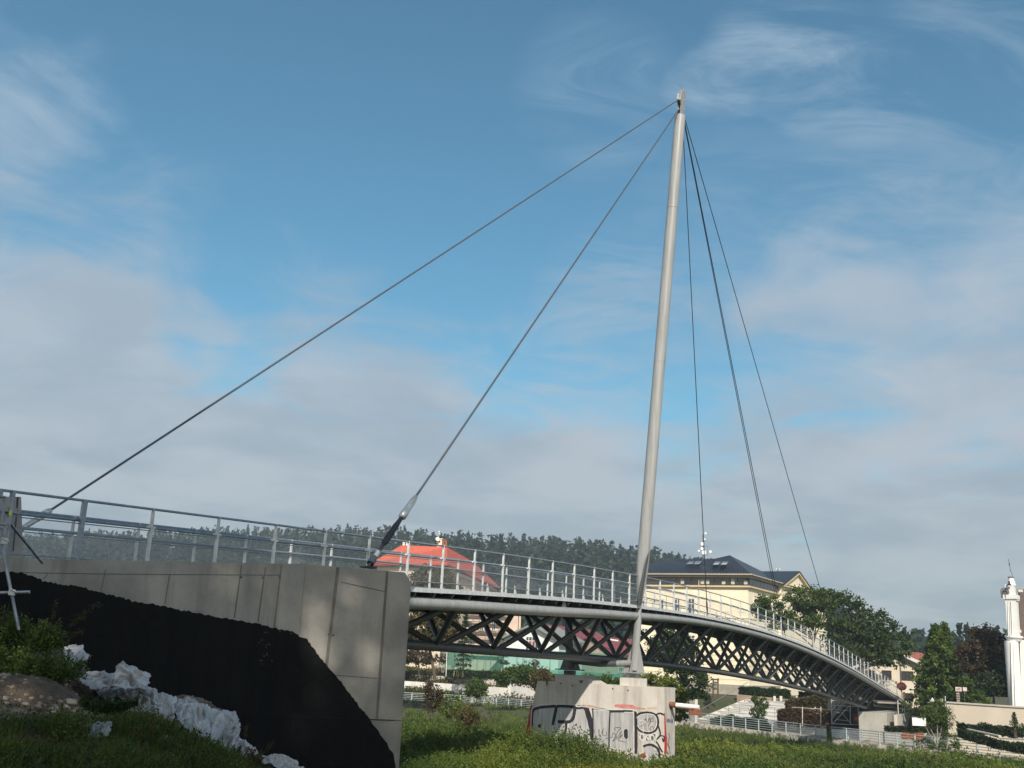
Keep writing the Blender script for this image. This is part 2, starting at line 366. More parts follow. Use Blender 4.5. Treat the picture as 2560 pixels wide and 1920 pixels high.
def stem_cloud(base, rx_, ry_, h, n_st, leaf, per=26, lean=.6):
    """upright leafy shoots: every shoot carries small leaves that thin out towards its tip"""
    P = []; v = []
    for i in range(n_st):
        a = random.uniform(0, 6.283); q = math.sqrt(random.random()); b = np.array([base[0] + math.cos(a) * q * rx_ * .6, base[1] + math.sin(a) * q * ry_ * .6, base[2]])
        hh = h * random.uniform(.45, 1.0) * (1.05 - .45 * q); tip = b + np.array([math.cos(a) * q * rx_ * lean + random.uniform(-.12, .12) * h, math.sin(a) * q * ry_ * lean, hh])
        t = rng.uniform(.02, 1, per) ** .8; w = (.05 + .10 * (1 - t)) * h; p = b[None] * (1 - t)[:, None] + tip[None] * t[:, None] + rng.normal(size=(per, 3)) * w[:, None] * np.array([.6, .6, .35]); P.append(p); v.append(np.clip(.35 + .3 * t + random.uniform(-.25, .25) + rng.uniform(-.2, .2, per), 0, 1))
    P = np.concatenate(P); V, Q = leaves(P, leaf, 0, .45); return V, Q, np.concatenate(v)

# ------------------------------------------------------------------ bridge frame
BO = Vector((-2.73642, 31.03421, 0)); BS = Vector((.4594155, .8882215, 0)); BN = Vector((-BS.y, BS.x, 0)); BL = 1.97049
WD = 3.4; UP = Vector((0, 0, 1))
def zdeck(k):
    if k < 1: return 1.9 + .0953 * k
    return 1.24953677e-06 * k**4 - 9.40003660e-05 * k**3 - 1.89224610e-03 * k**2 + 9.86054966e-02 * k + 1.89862634
def B(k, n=0.0, z=0.0, rel=True):
    p = BO + BS * (BL * k) + BN * n; p.z = (zdeck(k) if rel else 0) + z; return p
TOPZ = [(-3, 1.25), (1.46, 1.62), (3.52, 1.75), (5.54, 1.89), (7.53, 2.05), (11.5, 2.30), (13.5, 2.38), (15.5, 2.40), (17.5, 2.37), (19.4, 2.30), (21.4, 2.2), (23.5, 2.06), (25.4, 1.88), (27.4, 1.66), (29.4, 1.41), (31.4, 1.15), (33.4, .86), (37.25, .26), (41.3, -.48), (47.2, -1.58), (53, -2.64)]
BOTZ = [(-3, .42), (2.45, .39), (4.47, .36), (6.45, .33), (8.46, .33), (10.34, .30), (12.4, .25), (14.5, .19), (16.5, .11), (18.4, .01), (20.35, -.12), (22.5, -.29), (24.5, -.45), (26.5, -.62), (28.5, -.81), (30.35, -1.0), (32.7, -1.24), (35.4, -1.60), (40.7, -2.25), (44.5, -2.80)]
def interp(T, k):
    ks = [a for a, b in T]
    return float(np.interp(k, ks, [b for a, b in T]))
def topc(k, side=0): return B(k, .1 if side == 0 else WD - .1, interp(TOPZ, k), rel=False)
def botc(k): return B(k, WD / 2, interp(BOTZ, k), rel=False)

# ------------------------------------------------------------------ ground
ZP = -5.8
_edge = [onz(x, y, ZP) for x, y in ((870, 1747), (1150, 1762), (1690, 1804), (2040, 1846), (2290, 1874), (2560, 1903))]
EDGE = [Vector((-300, _edge[0].y + 20, ZP))] + _edge + [Vector((_edge[-1].x + 60, _edge[-1].y - 75, ZP))]
EX = np.array([p.x for p in EDGE]); EY = np.array([p.y for p in EDGE])
W1L = B(-8.6, -.30, 0); W1L.z = 1.18
WC = at(765, 1410, 23.7); WE = at(1012, 1431, 24.7)
ctrl = []
def wallhit(x, y):
    a, b = (W1L, WC) if x < 765 else (WC, WE)
    d = (b - a); Nn = Vector((d.y, -d.x, 0)); return plane_hit(x, y, a, Nn)
for x, y in ((0, 1560), (60, 1602), (170, 1690), (280, 1758), (450, 1828), (560, 1898), (650, 1928)): ctrl.append(wallhit(x, y))
for x, y, Y in ((0, 1690, 15), (0, 1780, 12), (0, 1920, 9.5), (200, 1800, 14), (200, 1920, 11), (400, 1868, 17), (400, 1935, 13), (600, 1965, 19), (520, 2010, 10), (650, 2040, 12), (850, 2080, 14), (1050, 2120, 16), (1000, 2150, 10), (750, 1990, 18), (900, 2020, 20), (980, 2010, 23), (-300, 1500, 17), (-400, 1800, 11)): ctrl.append(at(x, y, Y))
_c = wallhit(980, 1925)
for p in ((-8, 4, -1.3), (0, 0, -1.7), (0, 8, -2.2), (4, 14, -3.3), (10, 6, -2.6), (-1, 20, -4.2), (-2.2, 23, -4.3), (2, 30, -4.6), (-10, -8, -1.2), (8, -8, -1.8), (0, -30, -1), (-14, 21, 1.0), (-20, 10, -.6), (-4.3, 22.6, -3.0), (-3, 24.2, -4.2),
          (5, 45, -4.35), (-6, 42, -4.4), (14, 38, -4.4), (20, 50, -4.5), (-12, 60, -4.7), (10, 62, -4.7), (30, 60, -4.8), (45, 60, -5), (0, 85, -5.2), (25, 85, -5.3), (-20, 90, -5.3), (-10, 32, -3.6), (-25, 35, -2.5), (-30, 60, -4.2)): ctrl.append(Vector(p))
CP = np.array([[c.x, c.y, c.z] for c in ctrl])
RID = [(-900, 1440), (-200, 1410), (60, 1412), (180, 1400), (330, 1394), (500, 1388), (650, 1384), (760, 1384), (900, 1386), (1000, 1388), (1150, 1404), (1280, 1418), (1400, 1424), (1500, 1432), (1580, 1444), (1660, 1458), (1800, 1490), (2000, 1540), (2100, 1590), (2200, 1650), (2330, 1705), (2560, 1760), (3400, 1790)]
RD = 640.0
_raz = np.array([math.atan2(at(x, y, RD).x, RD) for x, y in RID]); RDX = [-.62, -.34, -.16, .0, .7]; RDV = [1250, 1150, 880, 660, 640]
def rdist(az): return np.interp(az, RDX, RDV)
_rz = np.array([at(x, y, RD).z / RD * float(rdist(math.atan2(at(x, y, RD).x, RD))) for x, y in RID])
def sstep(t): t = np.clip(t, 0, 1); return t * t * (3 - 2 * t)
def hz(X, Y):
    X = np.asarray(X, float); Y = np.asarray(Y, float); sh = X.shape; x = X.ravel(); y = Y.ravel()
    d2 = (x[:, None] - CP[:, 0]) ** 2 + (y[:, None] - CP[:, 1]) ** 2 + .05
    w = d2 ** -1.7; z = (w * CP[:, 2]).sum(1) / w.sum(1)
    ye = np.interp(x, EX, EY); d = (y - ye) * .8
    f = sstep((y - 48) / 18.0); base = -4.5 - 1.75 * sstep((y - 42) / 46)
    z = z * (1 - f) + base * f
    z = np.where(x < 14, z + .75 * sstep((d + 22) / 18) * sstep((14 - x) / 8), z)
    left = sstep((14 - x) / 8)      # a grass slope up to the street, left of the steps
    rise = np.where(left > 0, sstep((d - 4.5) / 13) * left, 0) + sstep((d - 13) / 9) * (1 - left)
    z = z + (ZP - .12 - z) * sstep((d - 1.0) / 1.6); z = np.where(d > 2.6, (ZP - .04) + (2.9) * rise, z)
    az = np.arctan2(x, np.maximum(y, 1)); rz = np.interp(az, _raz, _rz)
    rr = np.hypot(x, y) / rdist(az); r0_ = 285 / rdist(az); h = sstep((rr - r0_) / (1 - r0_)); hh = -2.9 + (rz + 2.9) * h
    hh = np.where(rr > 1, hh - (rr - 1) * 25, hh)
    z = np.where((rr > r0_) & (y > 0), hh, z)
    return z.reshape(sh)
def hz1(x, y): return float(hz(np.array([x]), np.array([y]))[0])
def grid(name, xs, ys, m, kind='structure', rough=0.0):
    Xg, Yg = np.meshgrid(xs, ys); Z = hz(Xg, Yg)
    if rough: Z = Z + rough * (np.array([noise.noise(Vector((a * .9, b * .9, 0))) + .55 * noise.noise(Vector((a * 3, b * 3, 5))) + .4 * noise.noise(Vector((a * 8, b * 8, 5))) for a, b in zip(Xg.ravel(), Yg.ravel())]).reshape(Z.shape))
    V = np.stack([Xg.ravel(), Yg.ravel(), Z.ravel()], 1); ny, nx = Xg.shape
    i = np.arange(nx * ny).reshape(ny, nx); Q = np.stack([i[:-1, :-1].ravel(), i[:-1, 1:].ravel(), i[1:, 1:].ravel(), i[1:, :-1].ravel()], 1)
    o = npmesh(name, V, Q, m, smooth=True); o['kind'] = kind; return o
M_ground = mat('grassy_earth', (.045, .065, .018), .95, 0, .2, .6, bump=.5, bscale=9, col2=(.075, .062, .035))
M_dirt = mat('bare_dirt', (.155, .112, .078), .95, 0, .2, 4.5, bump=1.0, bscale=24, col2=(.060, .045, .032), detail=9)
M_hill = mat('forest_floor', (.020, .032, .016), .95, 0, .2, .05)
def cat_(*a): return np.unique(np.concatenate(a))
gx = cat_(np.linspace(-30, 60, 181), np.linspace(-220, -30, 40), np.linspace(60, 280, 45))
gy = cat_(np.linspace(27, 190, 260), np.linspace(190, 282, 20))
grid('ground', gx, gy, M_ground)
nx_ = cat_(np.linspace(-14, 1, 230), np.linspace(-70, -16, 30), np.linspace(3, 70, 60)); ny_ = cat_(np.linspace(7, 26, 260), np.linspace(-60, 5, 40))
grid('riverbank', nx_, ny_, M_dirt, rough=.075)
# the hill: polar sheet from the back of the town to beyond the ridge
az = np.linspace(-1.25, 1.25, 181); rr_ = cat_(np.linspace(281, 640, 60), np.linspace(640, 2500, 20))
A_, Rr = np.meshgrid(az, rr_); Rr = 281 + (Rr - 281) / (640 - 281) * (rdist(A_) - 281); Xh = np.sin(A_) * Rr; Yh = np.cos(A_) * Rr; Zh = hz(Xh, Yh) - .3
i = np.arange(A_.size).reshape(A_.shape)
o = npmesh('hill', np.stack([Xh.ravel(), Yh.ravel(), Zh.ravel()], 1), np.stack([i[:-1, :-1].ravel(), i[:-1, 1:].ravel(), i[1:, 1:].ravel(), i[1:, :-1].ravel()], 1), M_hill, smooth=True); o['kind'] = 'structure'
# low ground to the horizon all round
mb = MB(); mb.box((0, 0, -12.5), (9000, 9000, 1)); o = mb.build('lowland', M_ground); o['kind'] = 'structure'

# ------------------------------------------------------------------ footbridge
fb = thing('footbridge', 'long arching grey steel footbridge with white railings, one leaning mast and thin stay cables', 'footbridge', B(10, WD / 2, -3))
def curve(fn, k0, k1, st=1.0): 
    n = max(2, int((k1 - k0) / st) + 1); return [fn(k0 + (k1 - k0) * i / (n - 1)) for i in range(n)]
tagp = lambda o, l: (o.__setitem__('label', l), o)[1]
mb = MB(); mb.tube(curve(lambda k: topc(k, 0), -2.4, 53, .5), .185, 20); near_top = mb.build('top_chord', M_paint, fb)
for k in (5.6, 23.6, 33.4, 14.8):
    m2 = MB(); c = topc(k) + UP * .16; m2.prism([c - BS * .22 + BN * -.05, c - BS * .05 + UP * .34 - BN * .05, c + BS * .08 + UP * .34 - BN * .05, c + BS * .16 - BN * .05], BN * -.04); m2.build('cable_lug', M_paint, near_top)
for k in (5.1, 15.2, 26, 37): 
    c0, c1 = topc(k - .02), topc(k + .02); m2 = MB(); m2.tube([c0, c1], .192, 20); m2.build('weld_collar', M_paint, near_top)
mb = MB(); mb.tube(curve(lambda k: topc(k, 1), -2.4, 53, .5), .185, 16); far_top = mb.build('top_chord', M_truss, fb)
mb = MB(); mb.tube(curve(botc, -2.4, 44.3, .5), .155, 16); bot = mb.build('bottom_chord', M_truss, fb)
mb = MB()
for side in (0, 1):
    j = 0
    while True:
        kt = 1.46 + 2 * j - 2
        if kt > 44.6: break
        for dk in (-1, 1):
            kb = kt + dk
            if kb < -2.6 or kb > 44.5: continue
            m2 = MB(); m2.tube([topc(kt + dk * .10, side) - UP * .08, botc(kb - dk * .08) + UP * .03], .098, 10); 
            d = m2.build('diagonal', M_truss, fb)
        j += 1
# deck: slab, light edge plates, ribs underneath
prof = []
m1 = MB(); kk = [-2.4 + .5 * i for i in range(int(53.6 / .5) + 1)]
for k0, k1 in zip(kk[:-1], kk[1:]):
    a = [B(k0, -.10, -.02), B(k0, WD + .10, -.02), B(k0, WD + .10, -.10), B(k0, -.10, -.10)]; b = [B(k1, -.10, -.02), B(k1, WD + .10, -.02), B(k1, WD + .10, -.10), B(k1, -.10, -.10)]
    m1.add(a + b, [(0, 4, 5, 1), (3, 2, 6, 7)])
m1.build('deck', M_deck, fb, recalc=False)
for nn in (-.13, WD + .10):
    m1 = MB()
    for k0, k1 in zip(kk[:-1], kk[1:]):
        a = B(k0, nn, 0); b = B(k1, nn, 0); m1.add([a + UP * .03, b + UP * .03, b - UP * .10, a - UP * .10, a + UP * .03 + BN * .03, b + UP * .03 + BN * .03, b - UP * .10 + BN * .03, a - UP * .10 + BN * .03], [(0, 1, 2, 3), (7, 6, 5, 4), (0, 4, 5, 1), (3, 2, 6, 7)])
    m1.build('deck_edge', M_galv, fb)
for k in [-2 + .5 * i for i in range(110)]:
    if k > 52: break
m1 = MB(); k = -2.0; cnt = 0
while k < 52:
    cnt += 1; m1 = MB(); c = B(k, WD / 2, -.17); m1.box(c, (WD + .1, .05, .13), ax=(BN, BS, UP)); m1.prism([B(k, -.09, -.10) - BS * .03, B(k, -.09, -.17) - BS * .03, B(k, .35, -.28) - BS * .03, B(k, .35, -.10) - BS * .03], BS * .06)
    m1.build('cross_beam', M_truss, fb); k += .55
m1 = MB()
for nn in (.75, 1.7, 2.65): m1.tube([B(k, nn, -.25) for k in kk[:-1]], .05, 6)
m1.build('stringer', M_truss, fb)
# wind bracing in the plane of the top chords
j = 0
while 1.46 + 2 * j < 43:
    a, b = 1.46 + 2 * j, 1.46 + 2 * (j + 1); m1 = MB()
    m1.tube([topc(a, 0) - UP * .02, topc(b, 1) - UP * .02], .05, 6); m1.tube([topc(a, 0), topc(a, 1)], .085, 8); m1.build('wind_brace', M_truss, fb); j += 1

# railings: post, tubes, mesh infill
def netmat():
    m, t, b = nodemat('wire_mesh'); L = t.links.new
    tcn = t.nodes.new('ShaderNodeTexCoord'); s = t.nodes.new('ShaderNodeSeparateXYZ')
    mp = t.nodes.new('ShaderNodeMapping'); mp.vector_type = 'TEXTURE'; mp.inputs['Rotation'].default_value = (0, 0, math.atan2(BS.y, BS.x))
    L(tcn.outputs['Object'], mp.inputs[0]); L(mp.outputs[0], s.inputs[0])
    def band(sgn):
        a = math_(t, 'MULTIPLY', s.outputs[2], 1.7 * sgn); c = math_(t, 'ADD', s.outputs[0], a); c = math_(t, 'MULTIPLY', c, 1 / .075)
        c = math_(t, 'FRACT', c); return math_(t, 'LESS_THAN', c, .075)
    f = math_(t, 'MAXIMUM', band(1), band(-1))
    tr = t.nodes.new('ShaderNodeBsdfTransparent'); ms = t.nodes.new('ShaderNodeMixShader')
    L(f, ms.inputs[0]); L(tr.outputs[0], ms.inputs[1]); L(b.outputs[0], ms.inputs[2]); L(ms.outputs[0], t.nodes['Material Output'].inputs[0])
    b.inputs['Base Color'].default_value = (.30, .33, .35, 1); b.inputs['Metallic'].default_value = .3; b.inputs['Roughness'].default_value = .5
    return m
M_net = netmat()
def railing(n, out_, k0, k1, first):
    fr = MB(); ks = [k0 + .5 * i for i in range(int((k1 - k0) / .5) + 1)]
    fr.tube([B(k, n, 1.30) for k in ks], .026, 8); r = fr.build('railing', M_galvd, fb)
    a = MB(); a.tube([B(k, n - out_ * .07, .93) for k in ks], .034, 8); a.build('handrail', M_galvd, r)
    a = MB(); a.tube([B(k, n, .20) for k in ks], .015, 6); a.tube([B(k, n, .86) for k in ks], .012, 6); a.build('lower_rail', M_galvd, r)
    a = MB()
    for x0, x1 in zip(ks[:-1], ks[1:]): a.add([B(x0, n, .20), B(x1, n, .20), B(x1, n, .86), B(x0, n, .86)], [(0, 1, 2, 3)])
    a.build('mesh_panel', M_net, r, recalc=False)
    proto = None; rl = wloc(r)
    kp = first
    while kp <= k1 + .01:
        base = B(kp, n, 0)
        if proto is None:
            p = MB(); b0 = base
            # flat tapered blade, stepped at the handrail, with a foot plate on the deck edge
            w = .030
            pr = [b0 - BN * out_ * .0 + BS * -w + UP * -.12, b0 + BS * w * 1.1 + UP * -.12, b0 + BS * w + UP * .9, b0 + BS * w * .7 + UP * 1.29, b0 - BS * w * .7 + UP * 1.29, b0 - BS * w + UP * .9]
            p.prism([q - BN * .028 for q in pr], BN * .056)
            p.box(b0 + UP * .93 - BN * out_ * .03, (.20, .11, .05), ax=(BS, BN, UP))
            p.box(b0 - UP * .02 - BN * out_ * -.04, (.13, .05, .14), ax=(BS, BN, UP))
            p.ball(b0 + UP * 1.30, .032, 8, 5)
            proto = p.build('post', M_galv, r); pb = base
        else:
            q = proto.copy(); scene.collection.objects.link(q); q.location = base - pb
        kp += 1
    return r
rn = railing(0.0, -1, -6.85, 51, -5); rf = railing(WD, 1, -6.0, 51, -4.5)
pf = None
for i in range(50):
    k = 1.5 + i; b0 = B(k, 0, 0)
    if k > 50: break
    if pf is None:
        p = MB(); p.prism([b0 - BS * .07 - UP * .05, b0 + BS * .10 - UP * .05, b0 + BS * .10 + UP * .04, b0 - BS * .02 + UP * .30, b0 - BS * .06 + UP * .30], BN * .02); pf = p.build('edge_fin', M_galv, rn); fb0 = b0
    else:
        q = pf.copy(); scene.collection.objects.link(q); q.location = b0 - fb0
# end of the railing above the ramp
for k in (-6.85, -6.72): p = MB(); p.box(B(k, 0, .6), (.07, .07, 1.42), ax=(BS, BN, UP)); p.build('end_post', M_galvd, rn)
p = MB(); p.box(B(-5.9, 0, .6), (.10, .06, 1.44), ax=(BS, BN, UP)); p.build('end_post', M_galvd, rn); p = MB()
p.box(B(-6.78, 0, .98), (.50, .03, .09), ax=(BS, BN, UP)); p.build('end_plate', M_galvd, rn); p = MB(); p.tube([B(-6.86, -.0, 1.3), B(-6.86, .5, 1.3)], .026, 8); p.build('return_rail', M_galvd, rn)

# ------------------------------------------------------------------ mast
KM = 9.55
MT = None
foot = plane_hit(1584, 1683, B(KM, -.42), BS)      # on the pier
fd = (foot - BO).dot(BN)
top = plane_hit(1706, 224, foot, BS)               # the mast leans outwards, square to the bridge
ax = (top - foot).normalized(); side = BS; nrm = ax.cross(side).normalized()
def mp_(t, a=0, b=0): return foot + ax * t + side * a + nrm * b
HM = (top - foot).length
def hpx(y):  # height along the mast seen at picture row y
    lo, hi = 0, HM
    for _ in range(40):
        m_ = (lo + hi) / 2; P = mp_(m_); d = P.dot(fw); yy = 960 - F * P.dot(UY) / d
        if yy > y: lo = m_
        else: hi = m_
    return lo
h_ch, h_dk, h_full, h_slot = hpx(1560), hpx(1512), hpx(1395), hpx(290)
mb = MB(); 
mb.tube([mp_(.12), mp_(h_ch * .5), mp_(h_ch * .96), mp_(h_dk)], [.165, .165, .165, .10], 20)
leg = mb.build('mast_leg', M_paint, fb)
# spindle: narrow blade at deck level swelling to the full tube
pts = []; rs = []
for i in range(15):
    t = i / 14; pts.append(mp_(h_dk - .1 + (h_full - h_dk + .1) * t)); rs.append(.085 + (.268 - .085) * (math.sin(t * math.pi / 2) ** .9))
pts += [mp_(h_full + (h_slot - h_full) * i / 10) for i in range(1, 11)]; rs += [.270 - .012 * i / 10 for i in range(1, 11)]
mb = MB(); mb.tube(pts, rs, 40); mast = mb.build('mast', M_paint, fb)
for y_ in (520, 905, 1330):
    h_ = hpx(y_); m2 = MB(); m2.tube([mp_(h_ - .02), mp_(h_), mp_(h_ + .02)], [.2705, .2730, .2705], 40); m2.build('weld_seam', M_paint, mast)
# dark inset plate on the span side, standing in the cut of the spindle
q0, q1 = hpx(1525), hpx(1378)
cn_ = nrm if nrm.dot(foot) < 0 else -nrm
fo_ = lambda x, y, o: plane_hit(x, y, foot + cn_ * o, cn_)
mb = MB(); mb.prism([fo_(1622.5, 1380, .27), fo_(1620.5, 1400, .27), fo_(1614.5, 1440, .25), fo_(1608, 1480, .22), fo_(1604, 1512, .18), fo_(1597, 1516, .18), fo_(1598.5, 1495, .2), fo_(1607, 1445, .24), fo_(1615, 1405, .27)], -cn_ * .05); mb.build('mast_fin', M_truss, mast)
# head: two cheek plates, cross bolts, lugs
t0 = h_slot - .15; mb = MB()
for s_ in (-1, 1):
    o_ = nrm * (.055 * s_)
    mb.prism([mp_(t0 - .6, .05) + o_, mp_(t0, .30) + o_, mp_(HM - .35, .27) + o_, mp_(HM - .02, .12) + o_, mp_(HM + .02, -.02) + o_, mp_(HM - .25, -.26) + o_, mp_(HM - .75, -.42) + o_, mp_(HM - .95, -.24) + o_, mp_(t0, -.20) + o_, mp_(t0 - .5, -.12) + o_], nrm * (.035 * s_))
mb.box(mp_((t0 + HM) / 2, .10), (HM - t0 - .16, .34, .20), ax=(ax, side, nrm)); mb.build('mast_head', M_paint, mast)
mb = MB()
for t_, s_ in ((HM - .72, -.36), (HM - 1.1, -.16), (HM - .5, .14), (HM - .95, .18)): mb.tube([mp_(t_, s_) - nrm * .11, mp_(t_, s_) + nrm * .11], .045, 8)
mb.box(mp_(HM - .62, -.40), (.30, .22, .12), ax=(ax, side, nrm))
mb.build('head_pin', M_sock, mast)
# foot: gusset plates and base plate, bearing
mb = MB(); mb.prism([mp_(.04, 0) + BN * .48 - UP * 0, mp_(.04, 0) - BN * .48, mp_(1.25, 0) - BN * .14, mp_(1.25, 0) + BN * .14], BS * .03)
mb.prism([foot - BS * .42 + UP * .04, foot + BS * .42 + UP * .04, mp_(1.15, .12), mp_(1.15, -.12)], BN * .03)
mb.box(foot + UP * .02, (1.0, 1.0, .05), ax=(BS, BN, UP)); mb.build('foot_plate', M_paint, leg)
mb = MB(); mb.box(foot - UP * .03, (.50, .50, .045), ax=(BS, BN, UP)); mb.box(foot - UP * .105, (.34, .34, .10), ax=(BS, BN, UP)); mb.box(foot - UP * .18, (.56, .56, .045), ax=(BS, BN, UP)); mb.build('bearing', M_sock, leg)
# strut from the foot to the bottom chord and on to the far leg
a_ = mp_(.42) ; b_ = botc(KM) - UP * .22
mb = MB(); mb.tube([a_, a_.lerp(b_, .50)], .135, 16); mb.build('foot_strut', M_paint, leg)
mb = MB(); mb.tube([a_.lerp(b_, .50), b_], .13, 14); fl = B(KM, WD - fd - .1, foot.z, rel=False)
ffoot = Vector((fl.x, fl.y, foot.z))
mb.tube([b_, ffoot + UP * .42], .13, 14); mb.build('cross_strut', M_truss, fb)  # inner run of the same strut, bridge shade put into its darker colour
mb = MB(); mb.tube([ffoot + UP * .05, topc(KM, 1)], .17, 14); fleg = mb.build('far_leg', M_truss, fb)
mb = MB(); mb.prism([ffoot + UP * .04 + BN * .48, ffoot + UP * .04 - BN * .48, ffoot + UP * .95 - BN * .14, ffoot + UP * .95 + BN * .14], BS * .03); mb.box(ffoot + UP * .02, (1, 1, .05), ax=(BS, BN, UP)); mb.box(ffoot - UP * .105, (.4, .4, .18), ax=(BS, BN, UP)); mb.build('foot_plate', M_truss, fleg)
mb = MB(); mb.prism([topc(KM) - BS * .34 - BN * .05, topc(KM) + BS * .34 - BN * .05, mp_(h_dk + .2, .09), mp_(h_dk + .2, -.09)], BN * -.04); mb.build('deck_gusset', M_paint, leg)

# ------------------------------------------------------------------ stay cables
def cable(p, q, r, m, sockets):
    p, q = Vector(p), Vector(q); mb = MB(); mb.tube([p, q], r, 8); c = mb.build('stay_cable', m, fb)
    L = (q - p).length; d = (q - p) / L
    for (t, seq, mm, nm) in sockets:
        mb = MB(); mb.tube([q - d * (t - a) for a, b in seq], [b for a, b in seq], 14); mb.build(nm, mm, c)
    return c
lug1 = mp_(HM - .72, -.38); lug2 = mp_(HM - 1.1, -.2); lf = mp_(HM - .95, .22)
anc2 = at(921, 1416, 26.0); 
P2 = lambda x, y: plane_hit(x, y, anc2, (lug2 - anc2).cross(fw.cross(lug2 - anc2)).cross(UP) if False else Vector(((lug2 - anc2).y, -(lug2 - anc2).x, 0)))
def along(x, y, a, b):
    """distance from b, measured on the line a-b, of the point seen nearest to picture (x, y)"""
    best = None
    for i in range(801):
        t = i / 800; P = a.lerp(b, t); d = P.dot(fw); e = (1280 + F * P.dot(RX) / d - x) ** 2 + (960 - F * P.dot(UY) / d - y) ** 2
        if best is None or e < best[0]: best = (e, (1 - t) * (b - a).length)
    return best[1]
D2 = lambda x, y: along(x, y, lug2, anc2)
s0, s1, s2, s3, s4, s5, s6, s7 = D2(1042, 1240), D2(1036, 1248), D2(1016, 1277), D2(1012, 1272), D2(1000, 1292), D2(975, 1325), D2(955, 1357), D2(946, 1378)
c2 = cable(lug2, anc2, .030, M_cable, [
    (s0, [(0, .05), (.22, .085), (.62, .088), (.66, .10), (.86, .10), (.90, .05)], M_sock, 'cable_socket'),
    (s0 - .85, [(0, .05), (s0 - .85 - s4, .05)], M_sock, 'threaded_rod'),
    (s4, [(0, .05), (.2, .06), (.35, .078), (s4 - s6 - .1, .082), (s4 - s6, .06)], M_dark, 'protective_sleeve'),
    (s6, [(0, .046), (s6 - s7, .046)], M_dark, 'lower_rod'), (s7, [(0, .062), (.20, .062)], M_sock, 'locking_nut'),
    (s7 - .2, [(0, .07), (.12, .09), (s7 - .3, .092)], mat('blued_anchor_steel', (.10, .115, .135), .5, .3, .1, 8), 'anchor_tube')])
mb = MB(); mb.box(anc2 - UP * .02, (.34, .26, .04), ax=(BS, BN, UP)); mb.build('anchor_plate', M_dark, c2)
anc1 = plane_hit(20, 1345, B(0, WD + .3), BN)
D1 = lambda x, y: along(x, y, lug1, anc1)
u0, u1, u2 = D1(124, 1266), D1(104, 1280), D1(88, 1293)
c1 = cable(lug1, anc1, .028, M_cable, [(u0, [(0, .05), (.08, .075), ((u0 - u2) * .5, .085), ((u0 - u2) * .52, .06), (u0 - u2 - .2, .085), (u0 - u2, .07)], M_sock, 'cable_socket'), (u2, [(0, .058), (u2, .058)], M_sock, 'tie_rod')])
for (k, n_, xo) in ((14.8, -.02, 0), (23.6, -.02, 0), (31.4, WD, 0), (33.4, -.02, 0)):
    q = topc(k) + UP * .42 if n_ < 1 else B(k, WD + .05, .05)
    q = q - BN * .07 if n_ < 1 else q
    cable(lf - ax * random.uniform(0, .2), q, .021, M_cabled, [(.75, [(0, .028), (.12, .042), (.5, .042), (.55, .03), (.75, .03)], M_dark, 'cable_socket')])

# ------------------------------------------------------------------ near abutment (retaining wall, head block, coating)
W1L.z = zat(-40, 1407, W1L.y) 
wA = Vector((W1L.x, W1L.y, 0)); wC = Vector((WC.x, WC.y, 0)); wE = Vector((WE.x, WE.y, 0))
bk = wE + BN * 8.0; bl = wA + BN * 5.2
ab = thing('concrete_abutment', 'massive weathered concrete abutment at the near bridge end, its lower part painted black', 'abutment', (wC.x, wC.y, -3))
Wn1 = Vector(((wC - wA).y, -(wC - wA).x, 0)).normalized(); Wn2 = Vector(((wE - wC).y, -(wE - wC).x, 0)).normalized()   # outward normals
zb = -7.0; mb = MB()
# chamfered right edge built as extra slivers
e1 = wE + (wE - wC).normalized() * .0; eR = wE + (wE - wC).normalized() * .17
zE, zC, zA = WE.z, WC.z, W1L.z
tz = lambda P, z: Vector((P.x, P.y, z))
ring_top = [tz(wA, zA), tz(wC, zC), tz(wE, zE), tz(bk, zE), tz(bl, zA)]
chz = [zat(1024, 1452, eR.y), zat(1028, 1478, eR.y)]
ring_bot = [tz(p, zb) for p in (wA, wC, wE, bk, bl)]
mb.add(ring_top + ring_bot, [(0, 1, 2, 3, 4), (5, 6, 1, 0), (6, 7, 2, 1), (8, 9, 4, 3), (9, 5, 0, 4), (7, 8, 3, 2)])
# nosing
m0 = wE.lerp(eR, .5)
mb.add([tz(wE, zE), tz(m0, zE - .10), tz(eR, chz[0] - .05), tz(eR, zb), tz(wE, zb)] + [tz(p + BN * 8, z) for p, z in ((wE, zE), (m0, zE - .10), (eR, chz[0] - .05), (eR, zb), (wE, zb))], [(0, 4, 3, 2, 1), (5, 6, 7, 8, 9), (0, 1, 6, 5), (1, 2, 7, 6), (2, 3, 8, 7), (3, 4, 9, 8)])
mb.build('wall', M_conc, ab)
def on1(x, y, o=0): return plane_hit(x, y, wA + Wn1 * o, Wn1)
def on2(x, y, o=0): return plane_hit(x, y, wC + Wn2 * o, Wn2)
def onw(x, y, o=0): return on1(x, y, o) if x < 765 else on2(x, y, o)
def strip(poly, fn, m, name, parent, o=.004, th=.004):
    mb = MB(); P = [fn(x, y, o) for x, y in poly]; mb.prism(P, (fn(0, 1500, o - th) - fn(0, 1500, o)).normalized() * -0.0 + (P[0] - P[0])) if False else None
    n = len(P); mb.add(P, [tuple(range(n))]); return mb.build(name, m, parent)
